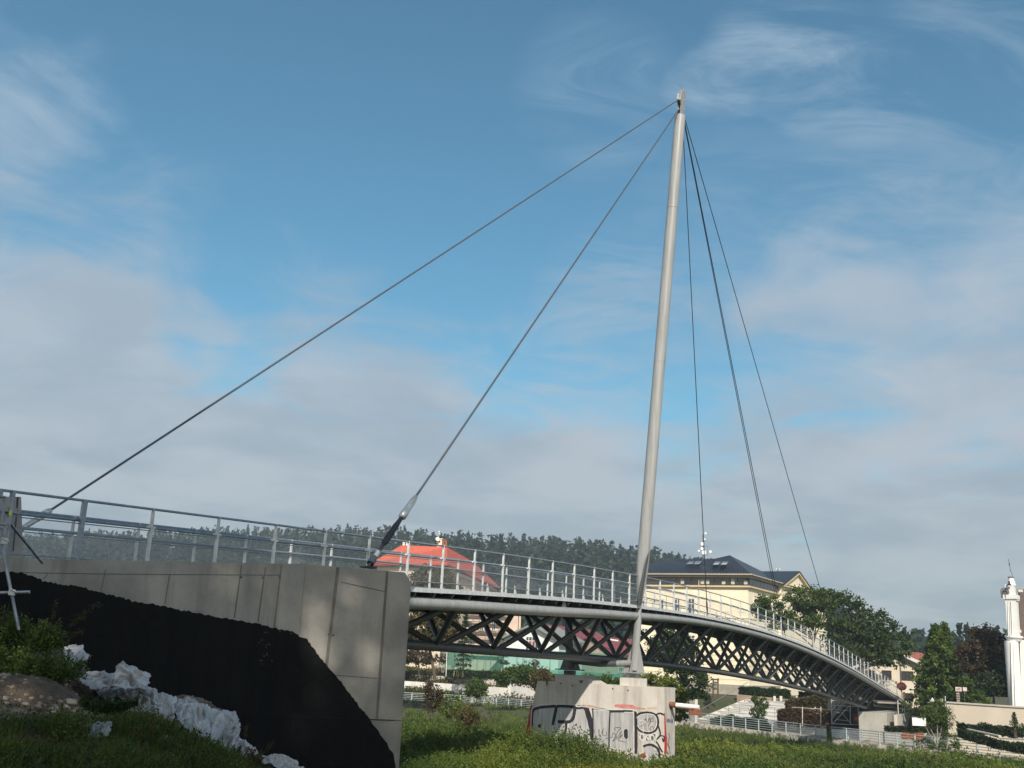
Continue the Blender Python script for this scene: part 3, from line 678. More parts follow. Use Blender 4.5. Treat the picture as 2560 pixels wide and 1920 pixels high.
# formwork joints (recess lines) and the horizontal band line
def seam(a, b, w, fn, m=M_groove, o=.005, name='formwork_joint'):
    (x0, y0), (x1, y1) = a, b; dx, dy = x1 - x0, y1 - y0; L = math.hypot(dx, dy); px, py = -dy / L * w / 2, dx / L * w / 2
    mb = MB(); mb.add([fn(x0 + px, y0 + py, o), fn(x1 + px, y1 + py, o), fn(x1 - px, y1 - py, o), fn(x0 - px, y0 - py, o)], [(0, 1, 2, 3)]); return mb.build(name, m, ab)
seam((20, 1431), (264, 1435), 1.6, on1, M_joint); seam((264, 1435), (700, 1438), 1.6, on1, M_joint)
for a, b in (((264, 1424), (253, 1480)), ((424, 1437), (412, 1512)), ((604, 1412), (586, 1545)), ((664, 1418), (645, 1556)), ((704, 1412), (686, 1568)), ((120, 1436), (108, 1448))): seam(a, b, 3.0 if a[0] > 600 else 2.2, on1)
mb = MB(); mb.bar(Vector((wC.x, wC.y, zC - .02)) + (Wn1 + Wn2) * .004, Vector((wC.x, wC.y, on1(765, 1586).z)) + (Wn1 + Wn2) * .002, .016); mb.build('corner_arris', M_conc, ab)
seam((845, 1418), (816, 1665), 8.0, on2); seam((968, 1428), (942, 1800), 6.5, on2)
seam((852, 1455), (962, 1479), 1.8, on2, M_joint); seam((838, 1688), (944, 1696), 1.6, on2, M_joint); seam((925, 1799), (1003, 1801), 2.6, on2, M_joint)
mb = MB()
for x, y in ((603, 1443), (657, 1444), (699, 1443), (822, 1586), (833, 1588)): 
    p = onw(x, y); nn = Wn1 if x < 765 else Wn2; mb.tube([p - nn * .01, p + nn * .006], .025, 8)
mb.build('tie_hole', M_joint, ab)
# coating: ragged painted area, sheet 6 mm proud of the wall
up1 = [(-60, 1428), (0, 1430), (30, 1430), (60, 1433), (104, 1447), (106, 1453), (140, 1458), (165, 1462), (200, 1466), (235, 1478), (262, 1484), (290, 1491), (330, 1502), (380, 1510), (420, 1517), (470, 1528), (500, 1534), (535, 1541), (560, 1545), (600, 1551), (630, 1558), (640, 1555), (660, 1564), (690, 1570), (720, 1577), (750, 1588), (765, 1593)]
up2 = [(765, 1593), (772, 1604), (785, 1622), (800, 1641), (820, 1668), (845, 1697), (862, 1716), (870, 1729), (892, 1755), (898, 1768), (908, 1775), (927, 1800), (934, 1815), (945, 1825), (956, 1846), (965, 1852), (974, 1872), (983, 1881), (988, 1905), (992, 1960)]
def ragged(pts, amp=2.2):
    out_ = []
    for (x0, y0), (x1, y1) in zip(pts[:-1], pts[1:]):
        n = max(1, int(math.hypot(x1 - x0, y1 - y0) / 5))
        for i in range(n): t = i / n; out_.append((x0 + (x1 - x0) * t + random.uniform(-1, 1), y0 + (y1 - y0) * t + random.uniform(-amp, amp)))
    out_[0] = pts[0]; return out_ + [pts[-1]]
r1 = ragged(up1, 2.6); r2 = ragged(up2, 2.4)
r1 = [(x, y + 2.4 * noise.noise(Vector((x * .05, 3, 0))) + 1.6 * noise.noise(Vector((x * .21, 8, 0)))) if x < 762 else (x, y) for x, y in r1]
mb = MB()
def coat(r, fn, nn):
    top_ = [fn(x, y, .006) for x, y in r]; n = len(r)
    if fn is on1: top_[-1] = wC + (Wn1 + Wn2) * .0035; top_[-1].z = fn(765, 1593).z
    else: top_[0] = wC + (Wn1 + Wn2) * .0035; top_[0].z = fn(765, 1593).z
    bot_ = [Vector((p.x, p.y, -7)) for p in top_]
    mb.add(top_ + bot_, [(i, i + 1, n + i + 1, n + i) for i in range(n - 1)])
coat(r1, on1, Wn1); coat(r2, on2, Wn2); coatp = mb.build('black_coating', M_bit, ab)
M_gap = mat('dull_gap', (.075, .075, .07), .9, 0, .3, 20)   # bare chips where the paint missed
for (x, y, w, h) in ((664, 1581, 10, 5), (655, 1600, 6, 4), (672, 1611, 14, 2.5), (665, 1617, 4, 6), (660, 1640, 7, 5), (652, 1651, 9, 4), (668, 1635, 4, 12), (655, 1660, 5, 3), (680, 1652, 3, 8), (700, 1579, 6, 4), (648, 1606, 4, 5), (728, 1583, 7, 5)):
    P = [on1(x + w / 2 * math.cos(a) * random.uniform(.6, 1.2), y + h / 2 * math.sin(a) * random.uniform(.5, 1.2), .010) for a in [i * math.pi / 4 for i in range(8)]]; mb = MB(); mb.add(P, [tuple(range(8))]); mb.build('paint_gap', M_gap, ab)
seam((590, 1783), (985, 1801), 1.6, onw, mat('dark_joint', (.004, .004, .005), .9), .011)

# ramp slab between the wall tops, running at deck level
mb = MB()
for k0, k1 in ((-12, -7), (-7, -2.4)):
    a = [B(k0, .12, -.03), B(k0, WD + .8, -.03), B(k1, WD + .8, -.03), B(k1, .12, -.03)]; mb.prism(a, (0, 0, -.4))
o = mb.build('ramp', M_concl); tag(o, kind='structure')

# anchor pillar at the left end of the ramp
pp = [plane_hit(x, y, B(0, WD - .25), BN) for x, y in ((-60, 1240), (53, 1242), (58, 1400), (58, 1470), (-60, 1470))]
pt = thing('anchor_pillar', 'tall grey concrete pillar at the left picture edge holding the end of the long back stay', 'pillar', (pp[3].x, pp[3].y, 0))
mb = MB(); mb.prism([Vector((p.x, p.y, p.z)) for p in pp], BN * .75); mb.build('shaft', M_conc, pt)
mb = MB(); g = [plane_hit(x, y, B(0, WD - .257), BN) for x, y in ((42.5, 1242), (46.5, 1242), (43, 1290), (39, 1330), (34.5, 1378), (31, 1378), (37, 1310), (40.5, 1280))]; mb.add(g, [tuple(range(8))]); mb.build('groove', M_black, pt)

# scaffold frame in front of the left end
sc = thing('leaning_scaffold', 'leaning galvanised scaffold tubes with perforated plates, clamp and yellow tag, left edge', 'scaffold', at(44, 1568, 17.0))
SY = 16.2
A = lambda x, y, Y=None: at(x, y, Y or SY)
mb = MB(); mb.tube([A(2, 1352), A(47, 1575)], .024, 10); mb.tube([A(-60, 1484, 16.15), A(74, 1480, 16.1)], .024, 10); mb.build('tube', M_galvd, sc)
mb = MB(); mb.tube([A(12, 1240), A(1, 1352)], .022, 8); mb.tube([A(31, 1245), A(18, 1352)], .022, 8); mb.tube([A(12, 1338), A(20, 1352)], .03, 8); mb.build('upright', M_galvd, sc)
mb = MB(); mb.tube([A(24, 1307, 16.4), A(106, 1408, 18.6)], .022, 8); mb.build('brace', M_galvd, sc)
for (y0, y1) in ((1307, 1318), (1240, 1247)):
    mb = MB(); q = [A(-30, y0 - 6, 16.1), A(14, y0, 16.1), A(20, y1 + 3, 16.1), A(-30, y1, 16.1)]; mb.prism(q, (0, .02, 0)); pl = mb.build('perforated_plate', M_galvd, sc)
    mb = MB(); 
    for xx in (1, 6, 11): c = A(xx, (y0 + y1) / 2 + (xx - 6) * .15, 16.09); mb.tube([c, c + Vector((0, .004, 0))], .010, 8)
    mb.build('hole', M_black, pl)
for x, y in ((30, 1481), (11, 1353)):
    mb = MB(); c = A(x, y, 16.12); mb.box(c, (.085, .09, .085), .3); mb.tube([c + Vector((-.02, -.05, .05)), c + Vector((.09, -.05, .0))], .012, 6); mb.build('coupler', M_galv, sc)
mb = MB(); q = [A(23, 1277, 16.0), A(30.5, 1276, 16.0), A(29, 1288, 16.0), A(21.5, 1287, 16.0)]; mb.prism(q, (0, .006, 0)); mb.build('tag', mat('yellow_tag', (.72, .70, .02), .5, 0, .05, 5), sc)

# ------------------------------------------------------------------ mast pier with graffiti
pf0 = foot - BS * .62 ; pf0.z = 0            # front face plane, square to the bridge
fx = lambda x, y, o=0: plane_hit(x, y, pf0 - BS * o, BS)
tr_ = fx(1662, 1716); tl_ = fx(1344, 1696); blp = fx(1300, 1880); zt = (tr_.z + tl_.z) / 2
zt = foot.z - .52
pier = thing('bridge_pier', 'pale concrete river pier under the mast, sprayed with silver, black and red graffiti', 'pier', (foot.x, foot.y, -4.4))
T = 1.36; R0 = Vector((tr_.x, tr_.y, 0)); L0 = Vector((tl_.x, tl_.y, 0)); LB = Vector((blp.x, blp.y, 0))
mb = MB(); fr = [tz(L0, zt), tz(R0, zt), tz(R0, -6), tz(L0.lerp(LB, 1.3), -6)]; mb.prism(fr, BS * T); mb.build('body', M_pier, pier)
nz_ = L0 + BN * 1.0
mb = MB(); mb.box(foot - UP * .36, (.92, .84, .32), ax=(BN, BS, UP)); mb.build('bearing_block', M_pier, pier)
mb = MB(); f0 = ffoot - UP * .20; mb.prism([f0 + BN * .5 - BS * .45, f0 - BN * .9 - BS * .45, f0 - BN * 1.6 - BS * .45 - UP * .32, f0 + BN * .5 - BS * .45 - UP * .32], BS * .9); mb.build('bearing_block', M_pier, pier)
mb = MB()
for x, y in ((1402, 1709), (1431, 1714), (1532, 1722), (1570, 1726)): p = fx(x, y); mb.tube([p, p - BS * .004], .035, 8)
mb.build('tie_hole', M_black, pier)
for x0, x1, y0, y1 in ((1363, 1371, 1698, 1716), (1447, 1459, 1701, 1709)): mb = MB(); mb.add([fx(x0, y0, .004), fx(x1, y0, .004), fx((x0 + x1) / 2 + 1, y1, .004), fx((x0 + x1) / 2 - 1, y1, .004)], [(0, 1, 2, 3)]); mb.build('broken_edge', M_joint, pier)
g_sil = mat('silver_spray', (.50, .50, .50), .6, .1, .12, 3, sx=(3, 3, .35), col2=(.33, .33, .33)); g_blk = mat('black_spray', (.028, .027, .036), .75, 0, .3, 5, sx=(2, 2, .5)); g_wht = mat('white_spray', (.72, .71, .68), .7, 0, .1, 6)
g_red = mat('red_spray', (.42, .022, .03), .7, 0, .15, 6); g_gry = mat('grey_marker', (.16, .15, .15), .8); g_pnk = mat('faded_red_spray', (.50, .16, .14), .8, 0, .2, 7, col2=(.50, .40, .34)); g_blu = mat('blue_marker', (.10, .16, .30), .8)
S7 = 360 / 2212.0
def z7(p): return (1240 + p[0] * S7, 1640 + p[1] * S7)
def z8(p): return (1520 + p[0] * S7, 1640 + p[1] * S7)
def gpoly(pts, cv_, m, o, fn=None, name='graffiti'):
    fn = fn or fx; mb = MB(); P = [fn(*cv_(p), o) for p in pts]; mb.add(P, [tuple(range(len(P)))]); return mb.build(name, m, pier)
def gline(pts, w, cv_, m, o, fn=None, closed=False, name='graffiti'):
    """brush line of width w (picture px) with mitred quads and round dabs at the joints"""
    fn = fn or fx; pts = [cv_(p) for p in pts]
    # Catmull smoothing
    if len(pts) > 2:
        q = ([pts[-1]] if closed else [pts[0]]) + pts + ([pts[0], pts[1]] if closed else [pts[-1]]); s_ = []
        for i in range(1, len(q) - 2):
            for t in (0, .25, .5, .75):
                s_.append(tuple(.5 * ((2 * q[i][d]) + (-q[i - 1][d] + q[i + 1][d]) * t + (2 * q[i - 1][d] - 5 * q[i][d] + 4 * q[i + 1][d] - q[i + 2][d]) * t * t + (-q[i - 1][d] + 3 * q[i][d] - 3 * q[i + 1][d] + q[i + 2][d]) * t ** 3) for d in (0, 1)))
        s_.append(q[-2]); pts = s_
    Lf = []; Rt = []
    for i, p in enumerate(pts):
        a = pts[max(0, i - 1)]; b = pts[min(len(pts) - 1, i + 1)]; dx, dy = b[0] - a[0], b[1] - a[1]; L = math.hypot(dx, dy) or 1
        ww = w * random.uniform(.9, 1.1) / 2; Lf.append(fn(p[0] - dy / L * ww, p[1] + dx / L * ww, o)); Rt.append(fn(p[0] + dy / L * ww, p[1] - dx / L * ww, o))
    n = len(pts); mb = MB(); mb.add(Lf + Rt, [(i, i + 1, n + i + 1, n + i) for i in range(n - 1)]); return mb.build(name, m, pier, recalc=False)
# left letters, in the shade
gpoly([(440, 1290), (545, 720), (560, 760), (545, 900), (540, 1290)], z7, g_red, .004)
gpoly([(565, 1300), (570, 880), (600, 810), (900, 795), (860, 1040), (850, 1290)], z7, g_sil, .004)
gpoly([(900, 1000), (950, 795), (1180, 800), (1165, 960), (1130, 1010), (960, 1020)], z7, g_sil, .004)
gpoly([(880, 1025), (1060, 1030), (1060, 1120), (1030, 1290), (870, 1290)], z7, g_sil, .004)
gpoly([(1225, 830), (1360, 800), (1480, 1280), (1460, 1300), (1090, 1290), (1100, 1110), (1200, 880)], z7, g_sil, .004)
gline([(552, 1290), (556, 880), (640, 800), (780, 780), (920, 770)], 7, z7, g_blk, .008); gline([(540, 1290), (545, 850), (620, 770), (740, 745), (940, 740), (1215, 752), (1230, 775), (1300, 778)], 2, z7, g_wht, .012)
gline([(870, 1060), (905, 900), (930, 770)], 7, z7, g_blk, .008); gline([(930, 768), (1080, 770), (1200, 790), (1205, 850), (1180, 960), (1120, 1010), (950, 1008)], 8, z7, g_blk, .010)
gline([(1210, 790), (1300, 788), (1370, 800), (1420, 950), (1460, 1120), (1470, 1250)], 9, z7, g_blk, .009); gline([(1080, 1020), (1070, 1150), (1040, 1290)], 6, z7, g_blk, .008)
gline([(665, 1050), (668, 1100)], 7, z7, g_blk, .012)
# middle letters
gpoly([(1490, 840), (1735, 850), (1735, 1400), (1480, 1390)], z7, g_sil, .004); gpoly([(1755, 860), (2110, 870), (2120, 900), (2120, 1450), (1745, 1400)], z7, g_sil, .004)
gline([(1470, 1290), (1475, 1100), (1440, 920), (1400, 800)], 8, z7, g_blk, .008); gline([(1490, 1300), (1490, 900), (1500, 810), (1730, 828), (1750, 860), (1740, 1100), (1735, 1420)], 3.4, z7, g_blk, .009)
gline([(1755, 845), (2050, 845), (2135, 870), (2145, 960), (2150, 1200), (2150, 1500)], 7.5, z7, g_blk, .010); gline([(1290, 770), (1440, 790), (1560, 810), (1760, 825), (2060, 825), (2150, 850)], 1.8, z7, g_wht, .014)
gline([(1970, 865), (2090, 870), (2115, 900), (2118, 1460)], 2, z7, g_wht, .013)
gpoly([(1965, 1140), (2000, 1118), (2025, 1140), (2025, 1255), (2000, 1275), (1968, 1240)], z7, g_blk, .014); gline([(1957, 1250), (1955, 1140), (2000, 1112)], 1.2, z7, g_wht, .018)
gline([(1500, 1180), (1505, 1130), (1520, 1190)], 1, z7, g_gry, .012); gline([(1580, 1125), (1585, 1190)], 2.5, z7, g_gry, .012); gline([(1620, 1190), (1650, 1110), (1640, 1200), (1700, 1225), (1690, 1160)], 1.2, z7, g_gry, .012)
gline([(1720, 1230), (1780, 1250), (1800, 1180), (1850, 1230), (1820, 1290), (1800, 1300), (1880, 1150), (1920, 1110), (1870, 1095), (1820, 1110), (1830, 1150)], 1.8, z7, g_gry, .012)
gline([(1850, 1280), (1930, 1150), (1900, 1260), (1950, 1200), (1880, 1270), (1900, 1300), (1990, 1325)], 1.6, z7, g_gry, .012)
# right figure: ring, word, half ring
gpoly([(440, 960), (500, 900), (600, 890), (710, 910), (745, 980), (740, 1080), (690, 1150), (600, 1165), (500, 1120), (450, 1040)], z8, g_sil, .004)
gline([(430, 960), (480, 890), (600, 868), (720, 900), (765, 980), (755, 1090), (700, 1160), (600, 1178), (490, 1140), (440, 1060), (428, 980)], 6, z8, g_blk, .008); gline([(440, 950), (500, 905), (600, 890), (700, 905), (745, 970), (740, 1080), (690, 1145), (600, 1160), (500, 1130), (450, 1060)], 1.8, z8, g_wht, .012)
gpoly([(480, 1180), (540, 1200), (640, 1210), (730, 1190), (720, 1330), (640, 1310), (560, 1290), (490, 1260)], z8, g_gry, .005)
def word(txt, x0, y0, sx_, sy_, cv_, m, o, w, sl=.0, fn=None, nm='lettering'):
    G = {'O': [[(0, .5), (.15, .05), (.5, 0), (.85, .1), (1, .5), (.85, .95), (.5, 1), (.12, .9), (0, .5)]], 'I': [[(.5, 0), (.5, 1)]], 'N': [[(0, 1), (.05, 0)], [(.05, 0), (.9, 1)], [(.9, 1), (1, 0)]], 'D': [[(0, 0), (.05, 1)], [(0, 0), (.7, .1), (1, .5), (.7, .92), (.05, 1)]],
         'E': [[(1, 0), (0, .03), (0, 1), (1, .95)], [(0, .5), (.8, .48)]], 'T': [[(0, .05), (1, 0)], [(.5, 0), (.52, 1)]], 'A': [[(0, 1), (.5, 0), (1, 1)], [(.2, .62), (.8, .6)]], 'R': [[(0, 1), (.02, 0), (.8, .05), (.85, .45), (.05, .5), (1, 1)]], 'M': [[(0, 1), (.1, 0)], [(.1, 0), (.5, .7)], [(.5, .7), (.9, 0)], [(.9, 0), (1, 1)]],
         'G': [[(.95, .12), (.5, 0), (.05, .35), (.1, .85), (.5, 1), (.95, .85), (.95, .5), (.6, .5)]], 'S': [[(1, .08), (.3, 0), (.05, .28), (.8, .55), (.9, .9), (.1, 1)]], 'V': [[(0, 0), (.5, 1)], [(.5, 1), (1, 0)]], 'L': [[(0, 0), (.05, 1)], [(.05, 1), (1, .95)]], 'Z': [[(0, 0), (1, .05)], [(1, .05), (0, 1)], [(0, 1), (1, .95)]], 'Y': [[(0, 0), (.5, .5)], [(1, 0), (.4, 1)]], 'W': [[(0, 0), (.25, 1)], [(.25, 1), (.5, .3)], [(.5, .3), (.75, 1)], [(.75, 1), (1, 0)]], '7': [[(0, 0), (1, .03)], [(1, .03), (.3, 1)]]}
    mbs = []
    for i, c in enumerate(txt):
        for st in G.get(c, []): gline([(x0 + (i + p[0] * .78) * sx_, y0 + p[1] * sy_ + sl * (i + p[0]) * sx_) for p in st], w, cv_, m, o, fn, name=nm)
gline([(475, 1180), (545, 1205), (640, 1218), (735, 1190), (722, 1335), (640, 1318), (560, 1298), (485, 1265), (475, 1185)], 2.0, z8, g_wht, .010)
word('ONO', 495, 1200, 78, 90, z8, g_wht, .011, 2.6, .10)
gpoly([(560, 1500), (560, 1400), (620, 1375), (700, 1400), (755, 1450), (770, 1530), (740, 1570), (600, 1570)], z8, g_sil, .004); gline([(540, 1390), (640, 1360), (740, 1400), (785, 1470), (790, 1570)], 6, z8, g_blk, .008)
gpoly([(505, 1500), (545, 1495), (580, 1520), (590, 1560), (500, 1560)], z8, g_red, .006); gline([(485, 1500), (540, 1485), (590, 1515), (610, 1560)], 2.2, z8, g_wht, .012)
gline([(740, 900), (800, 880), (860, 905)], 4, z8, g_blk, .009); gline([(740, 1000), (790, 1130), (800, 1220), (730, 1300), (760, 1340), (820, 1450), (840, 1480)], 4, z8, g_blk, .009); gline([(800, 1225), (860, 1235), (855, 1320), (835, 1260)], 3, z8, g_blk, .010)
gline([(560, 1000), (580, 960), (600, 1030), (640, 950), (650, 1020)], 2.2, z8, g_gry, .012); gline([(620, 1080), (680, 940), (690, 1000), (640, 1010)], 1.6, z8, g_gry, .012); gline([(640, 1120), (680, 1080), (700, 1130), (660, 1145), (640, 1110)], 1.6, z8, g_gry, .012); gline([(480, 1090), (540, 1060), (580, 1060)], 1.4, z8, g_gry, .012)
gline([(480, 1000), (520, 985), (560, 1000), (590, 1020)], 1.8, z8, g_wht, .014); gline([(535, 1010), (540, 1200), (530, 1480)], 1.2, z8, g_wht, .016); gline([(600, 900), (603, 1130)], 1.0, z8, g_wht, .016)
gpoly([(862, 880), (875, 870), (885, 990), (895, 1180), (908, 1260), (903, 1500), (862, 1500), (872, 1250)], z8, g_red, .007)
gpoly([(105, 745), (250, 740), (380, 750), (430, 785), (560, 800), (590, 820), (420, 815), (200, 800), (100, 780)], z8, mat('pink_spray', (.56, .13, .15), .8, 0, .2, 6, col2=(.52, .30, .27)), .004)
gpoly([(1320, 745), (1500, 760), (1560, 790), (1480, 790), (1370, 770)], z7, g_pnk, .0045)
gline([(1280, 760), (1400, 778)], 1.5, z7, g_pnk, .006); word('MATE', 612, 790, 36, 30, z8, g_pnk, .006, 1.0, .0)
sd0 = R0 ; fside = lambda x, y, o=0: plane_hit(x, y, sd0 - BN * o, BN)
word('NVA', 905, 960, 34, 60, z8, g_blu, .006, 1.6, .1, fside)
gline([(930, 1180), (945, 1250), (925, 1330), (950, 1420)], 1.8, z8, mat('olive_stain', (.22, .21, .12), .9), .005, fside); gline([(905, 1330), (930, 1400), (960, 1500)], 1.5, z8, mat('olive_stain', (.2, .2, .1), .9), .005, fside)
# gauge boom fixed to the side of the pier
bm_ = thing('steel_boom', 'white rusting steel boom with a rusty box, sticking out right of the graffiti pier', 'steel boom', fside(1675, 1762))
q = fside(1674, 1761); e_ = at(1748, 1769, q.y - .5)
mb = MB(); mb.tube([q, q.lerp(e_, .22)], .115, 12); mb.build('sleeve', M_rust, bm_)
mb = MB(); mb.tube([q.lerp(e_, .22), e_], .10, 12); mb.build('boom', mat('flaking_white_paint', (.74, .72, .69), .7, 0, .2, 7, col2=(.30, .17, .11), lo=.30, hi=.42), bm_)
mb = MB(); mb.tube([q.lerp(e_, .30) - UP * .105, e_ - UP * .125], .03, 6); c = at(1738, 1783, q.y - .5); mb.box(c, (.50, .30, .17), -.1); mb.box(c + UP * .14, (.22, .12, .12)); mb.build('hanging_box', M_rust, bm_)
mb = MB(); mb.prism([q - UP * .10 + BS * .15, q.lerp(e_, .10) - UP * .12, q.lerp(e_, .17) - UP * .52, q.lerp(e_, .15) - UP * .52], BS * .03); mb.build('bracket', M_truss, bm_)

# ------------------------------------------------------------------ buildings
class Fac:
    """a facade plane: corner P0, horizontal direction u (unit), outward normal n"""
    def __init__(s, P0, P1):
        s.P = Vector((P0.x, P0.y, 0)); d = Vector((P1.x - P0.x, P1.y - P0.y, 0)); s.L = d.length; s.u = d.normalized()
        s.n = Vector((s.u.y, -s.u.x, 0))
        if s.n.dot(s.P) > 0: s.n = -s.n
    def hit(s, x, y, o=0): return plane_hit(x, y, s.P + s.n * o, s.n)
    def uz(s, x, y): h = s.hit(x, y); return (h - s.P).dot(s.u), h.z
    def pt(s, u, z, o=0): q = s.P + s.u * u + s.n * o; q.z = z; return q
    def rect(s, x0, y0, x1, y1):
        xm, ym = (x0 + x1) / 2, (y0 + y1) / 2
        return s.uz(x0, ym)[0], s.uz(x1, ym)[0], s.uz(xm, y1)[1], s.uz(xm, y0)[1]
    def box(s, mb, u0, u1, z0, z1, o0, o1): 
        return mb.box(s.pt((u0 + u1) / 2, (z0 + z1) / 2, (o0 + o1) / 2), (abs(u1 - u0), abs(z1 - z0), abs(o1 - o0)), ax=(s.u, UP, s.n))
    def window(s, par, x0, y0, x1, y1, m=None, bars=(1, 1), fw_=.09, frame=None, surround=None, sill=True, uz=None):
        u0, u1, z0, z1 = uz or s.rect(x0, y0, x1, y1)
        if u0 > u1: u0, u1 = u1, u0
        mb = MB(); s.box(mb, u0, u1, z0, z0 + fw_, .02, .06); s.box(mb, u0, u1, z1 - fw_, z1, .02, .06); s.box(mb, u0, u0 + fw_, z0 + fw_, z1 - fw_, .02, .06); s.box(mb, u1 - fw_, u1, z0 + fw_, z1 - fw_, .02, .06)
        for i in range(bars[0]): c = u0 + (u1 - u0) * (i + 1) / (bars[0] + 1); s.box(mb, c - fw_ * .4, c + fw_ * .4, z0 + fw_, z1 - fw_, .022, .052)
        for i in range(bars[1]): c = z1 - (z1 - z0) * .32 * (i + 1); s.box(mb, u0 + fw_, u1 - fw_, c - fw_ * .4, c + fw_ * .4, .024, .055)
        w = mb.build('window', frame or M_white, par)
        g = MB(); s.box(g, u0 + .01, u1 - .01, z0 + .01, z1 - .01, .005, .018); g.build('pane', m or M_glass, w)
        if surround:
            g = MB(); a = .22; s.box(g, u0 - a, u0 - .01, z0 - .05, z1 + a, .003, .08); s.box(g, u1 + .01, u1 + a, z0 - .05, z1 + a, .003, .08); s.box(g, u0 - .01, u1 + .01, z1 + .01, z1 + a, .003, .08); g.build('surround', surround, w)
        if sill: g = MB(); s.box(g, u0 - .15, u1 + .15, z0 - .12, z0 - .01, .0, .14); g.build('sill', surround or M_concl, w)
        return w
M_yel = mat('cream_yellow_render', (.82, .74, .56), .85, 0, .05, .5, bump=.05)
M_yel2 = mat('ochre_cornice', (.62, .51, .30), .8, 0, .06, 1)
M_slate = mat('dark_metal_roof', (.030, .036, .047), .45, .2, .1, 1.2)
M_seam = mat('roof_seam', (.075, .09, .115), .45, .2, .1, 3)
M_red = mat('red_tile_roof', (.49, .108, .066), .8, 0, .12, 2.0, bump=.3, bscale=8)
M_red2 = mat('terracotta_roof', (.33, .10, .06), .8, 0, .12, 2.5, bump=.3, bscale=8)
M_maroon = mat('maroon_roof', (.24, .075, .085), .6, 0, .10, 1.5)
M_cream = mat('cream_render', (.70, .60, .46), .88, 0, .06, .8, bump=.05)
M_creamp = mat('pinkish_render', (.62, .50, .41), .88, 0, .08, .8)
M_mint = mat('pale_white_render', (.76, .80, .78), .85, 0, .04, .8)
M_gutter = mat('grey_metal_gutter', (.20, .20, .21), .5, .3, .1, 3)
M_plinth = concrete('stone_plinth', (.38, .34, .28), (.27, .25, .21), .5, 1.5)
M_dwin = mat('dark_glazing', (.035, .036, .042), .10, 0, .4, .35, spec=.9)
M_wood = mat('brown_timber', (.10, .055, .030), .8, 0, .2, 6)
GZ = -2.95

# yellow office building
E2 = at(1880, 1437, 150); E1 = at(1577, 1436, 158.2); E1.z = E2.z
E3d = (at(1950, 1457, 161.2) - E2); E3d.z = 0; E3d.normalize(); E3 = E2 + E3d * 42
yb = thing('office_building', 'large cream yellow building with dark metal hipped roof and ribbon of dark attic windows', 'building', (E2.x, E2.y, GZ))
FL = Fac(E1, E2); FR = Fac(E2, E3)
back = E1 + E3d * 42
zt_ = E2.z - .25
inset = .75
def foot4(o, z): # wall footprint inset by o from the eaves
    a = E1 + FL.u * o - FL.n * o; b = E2 - FL.u * o + FR.u * o * 0 - FL.n * o; c = E3 - FR.n * o; d = back + FL.u * o
    return [Vector((p.x, p.y, z)) for p in (a, b, c, d)]
mb = MB(); mb.prism(foot4(inset, GZ - 3.2), (0, 0, zt_ - GZ + 3.2)); mb.build('wall', M_yel, yb)
w4 = foot4(inset, 0); GL = Fac(w4[0], w4[1]); GR = Fac(w4[1], w4[2])
# cornices and attic ribbon
def band(y0, y1, o, m, name, both=True):
    z1 = FL.uz(1840, y0)[1]; z0 = FL.uz(1840, y1)[1]; mb = MB(); GL.box(mb, -o * 0, GL.L + o, z0, z1, .004, o); r = mb.build(name, m, yb)
    if both: mb = MB(); GR.box(mb, 0.002, GR.L, z0, z1, .004, o); mb.build(name, m, yb)
    return z0, z1
band(1434.5, 1442.5, .72, M_yel2, 'cornice'); z0_, z1_ = band(1443, 1462.5, .03, mat('attic_panel', (.060, .055, .055), .5, 0, .2, 2), 'attic_band'); band(1463.5, 1467.5, .40, M_yel2, 'cornice')
for i in range(14):
    u = .3 + i * (GL.L - .6) / 14; mb = MB(); GL.box(mb, u + .05, u + (GL.L - .6) / 14 - .05, z0_ + .12, z1_ - .1, .035, .05); mb.build('attic_window', M_dwin, yb)
for i in range(20):
    u = .5 + i * 1.6; mb = MB(); GR.box(mb, u + .05, u + 1.5, z0_ + .12, z1_ - .1, .035, .05); mb.build('attic_window', M_dwin, yb)
for x in (1702, 1752, 1765, 1805, 1828, 1860):
    u, _z = GL.uz(x, 1450); mb = MB(); GL.box(mb, u, u + .5, z0_ + .15, z0_ + random.uniform(.5, 1.0), .055, .07); mb.build('blind', mat('pale_blind', (.55, .52, .45), .8), yb)
# windows
wl = [(1646, 1498, 1660, 1536), (1686, 1497, 1700, 1535), (1720, 1496, 1737, 1538), (1604, 1571, 1620, 1592), (1686, 1580, 1700, 1606), (1720, 1588, 1737, 1612), (1604, 1500, 1618, 1536)]
for r in wl: GL.window(yb, *r, surround=M_yel)
for x in (1805, 1845): u0, u1, z0, z1 = GL.rect(x, 1498, x + 17, 1530); mb = MB(); GL.box(mb, u0, u1, z0, z1, .004, .05); mb.build('blind_panel', M_yel, yb)
for i in range(9):
    u = 2.5 + i * 4.2; zc = FL.uz(1840, 1515)[1]; GR.window(yb, 0, 0, 0, 0, uz=(u, u + 1.3, zc - 1.1, zc + 1.1), surround=M_yel); GR.window(yb, 0, 0, 0, 0, uz=(u, u + 1.3, zc - 5.3, zc - 3.1), surround=M_yel)
for y in (1546, 1628, 1640, 1652, 1664, 1676, 1688, 1700): 
    z = GL.uz(1840, y)[1]; mb = MB(); GL.box(mb, 0, GL.L + .05, z, z + (.20 if y == 1546 else .06), .004, .10 if y == 1546 else .03); mb.build('string_course', M_yel2 if y > 1600 else M_yel, yb)
    mb = MB(); GR.box(mb, 0.06, GR.L, z, z + (.20 if y == 1546 else .06), .004, .10 if y == 1546 else .03); mb.build('string_course', M_yel2 if y > 1600 else M_yel, yb)
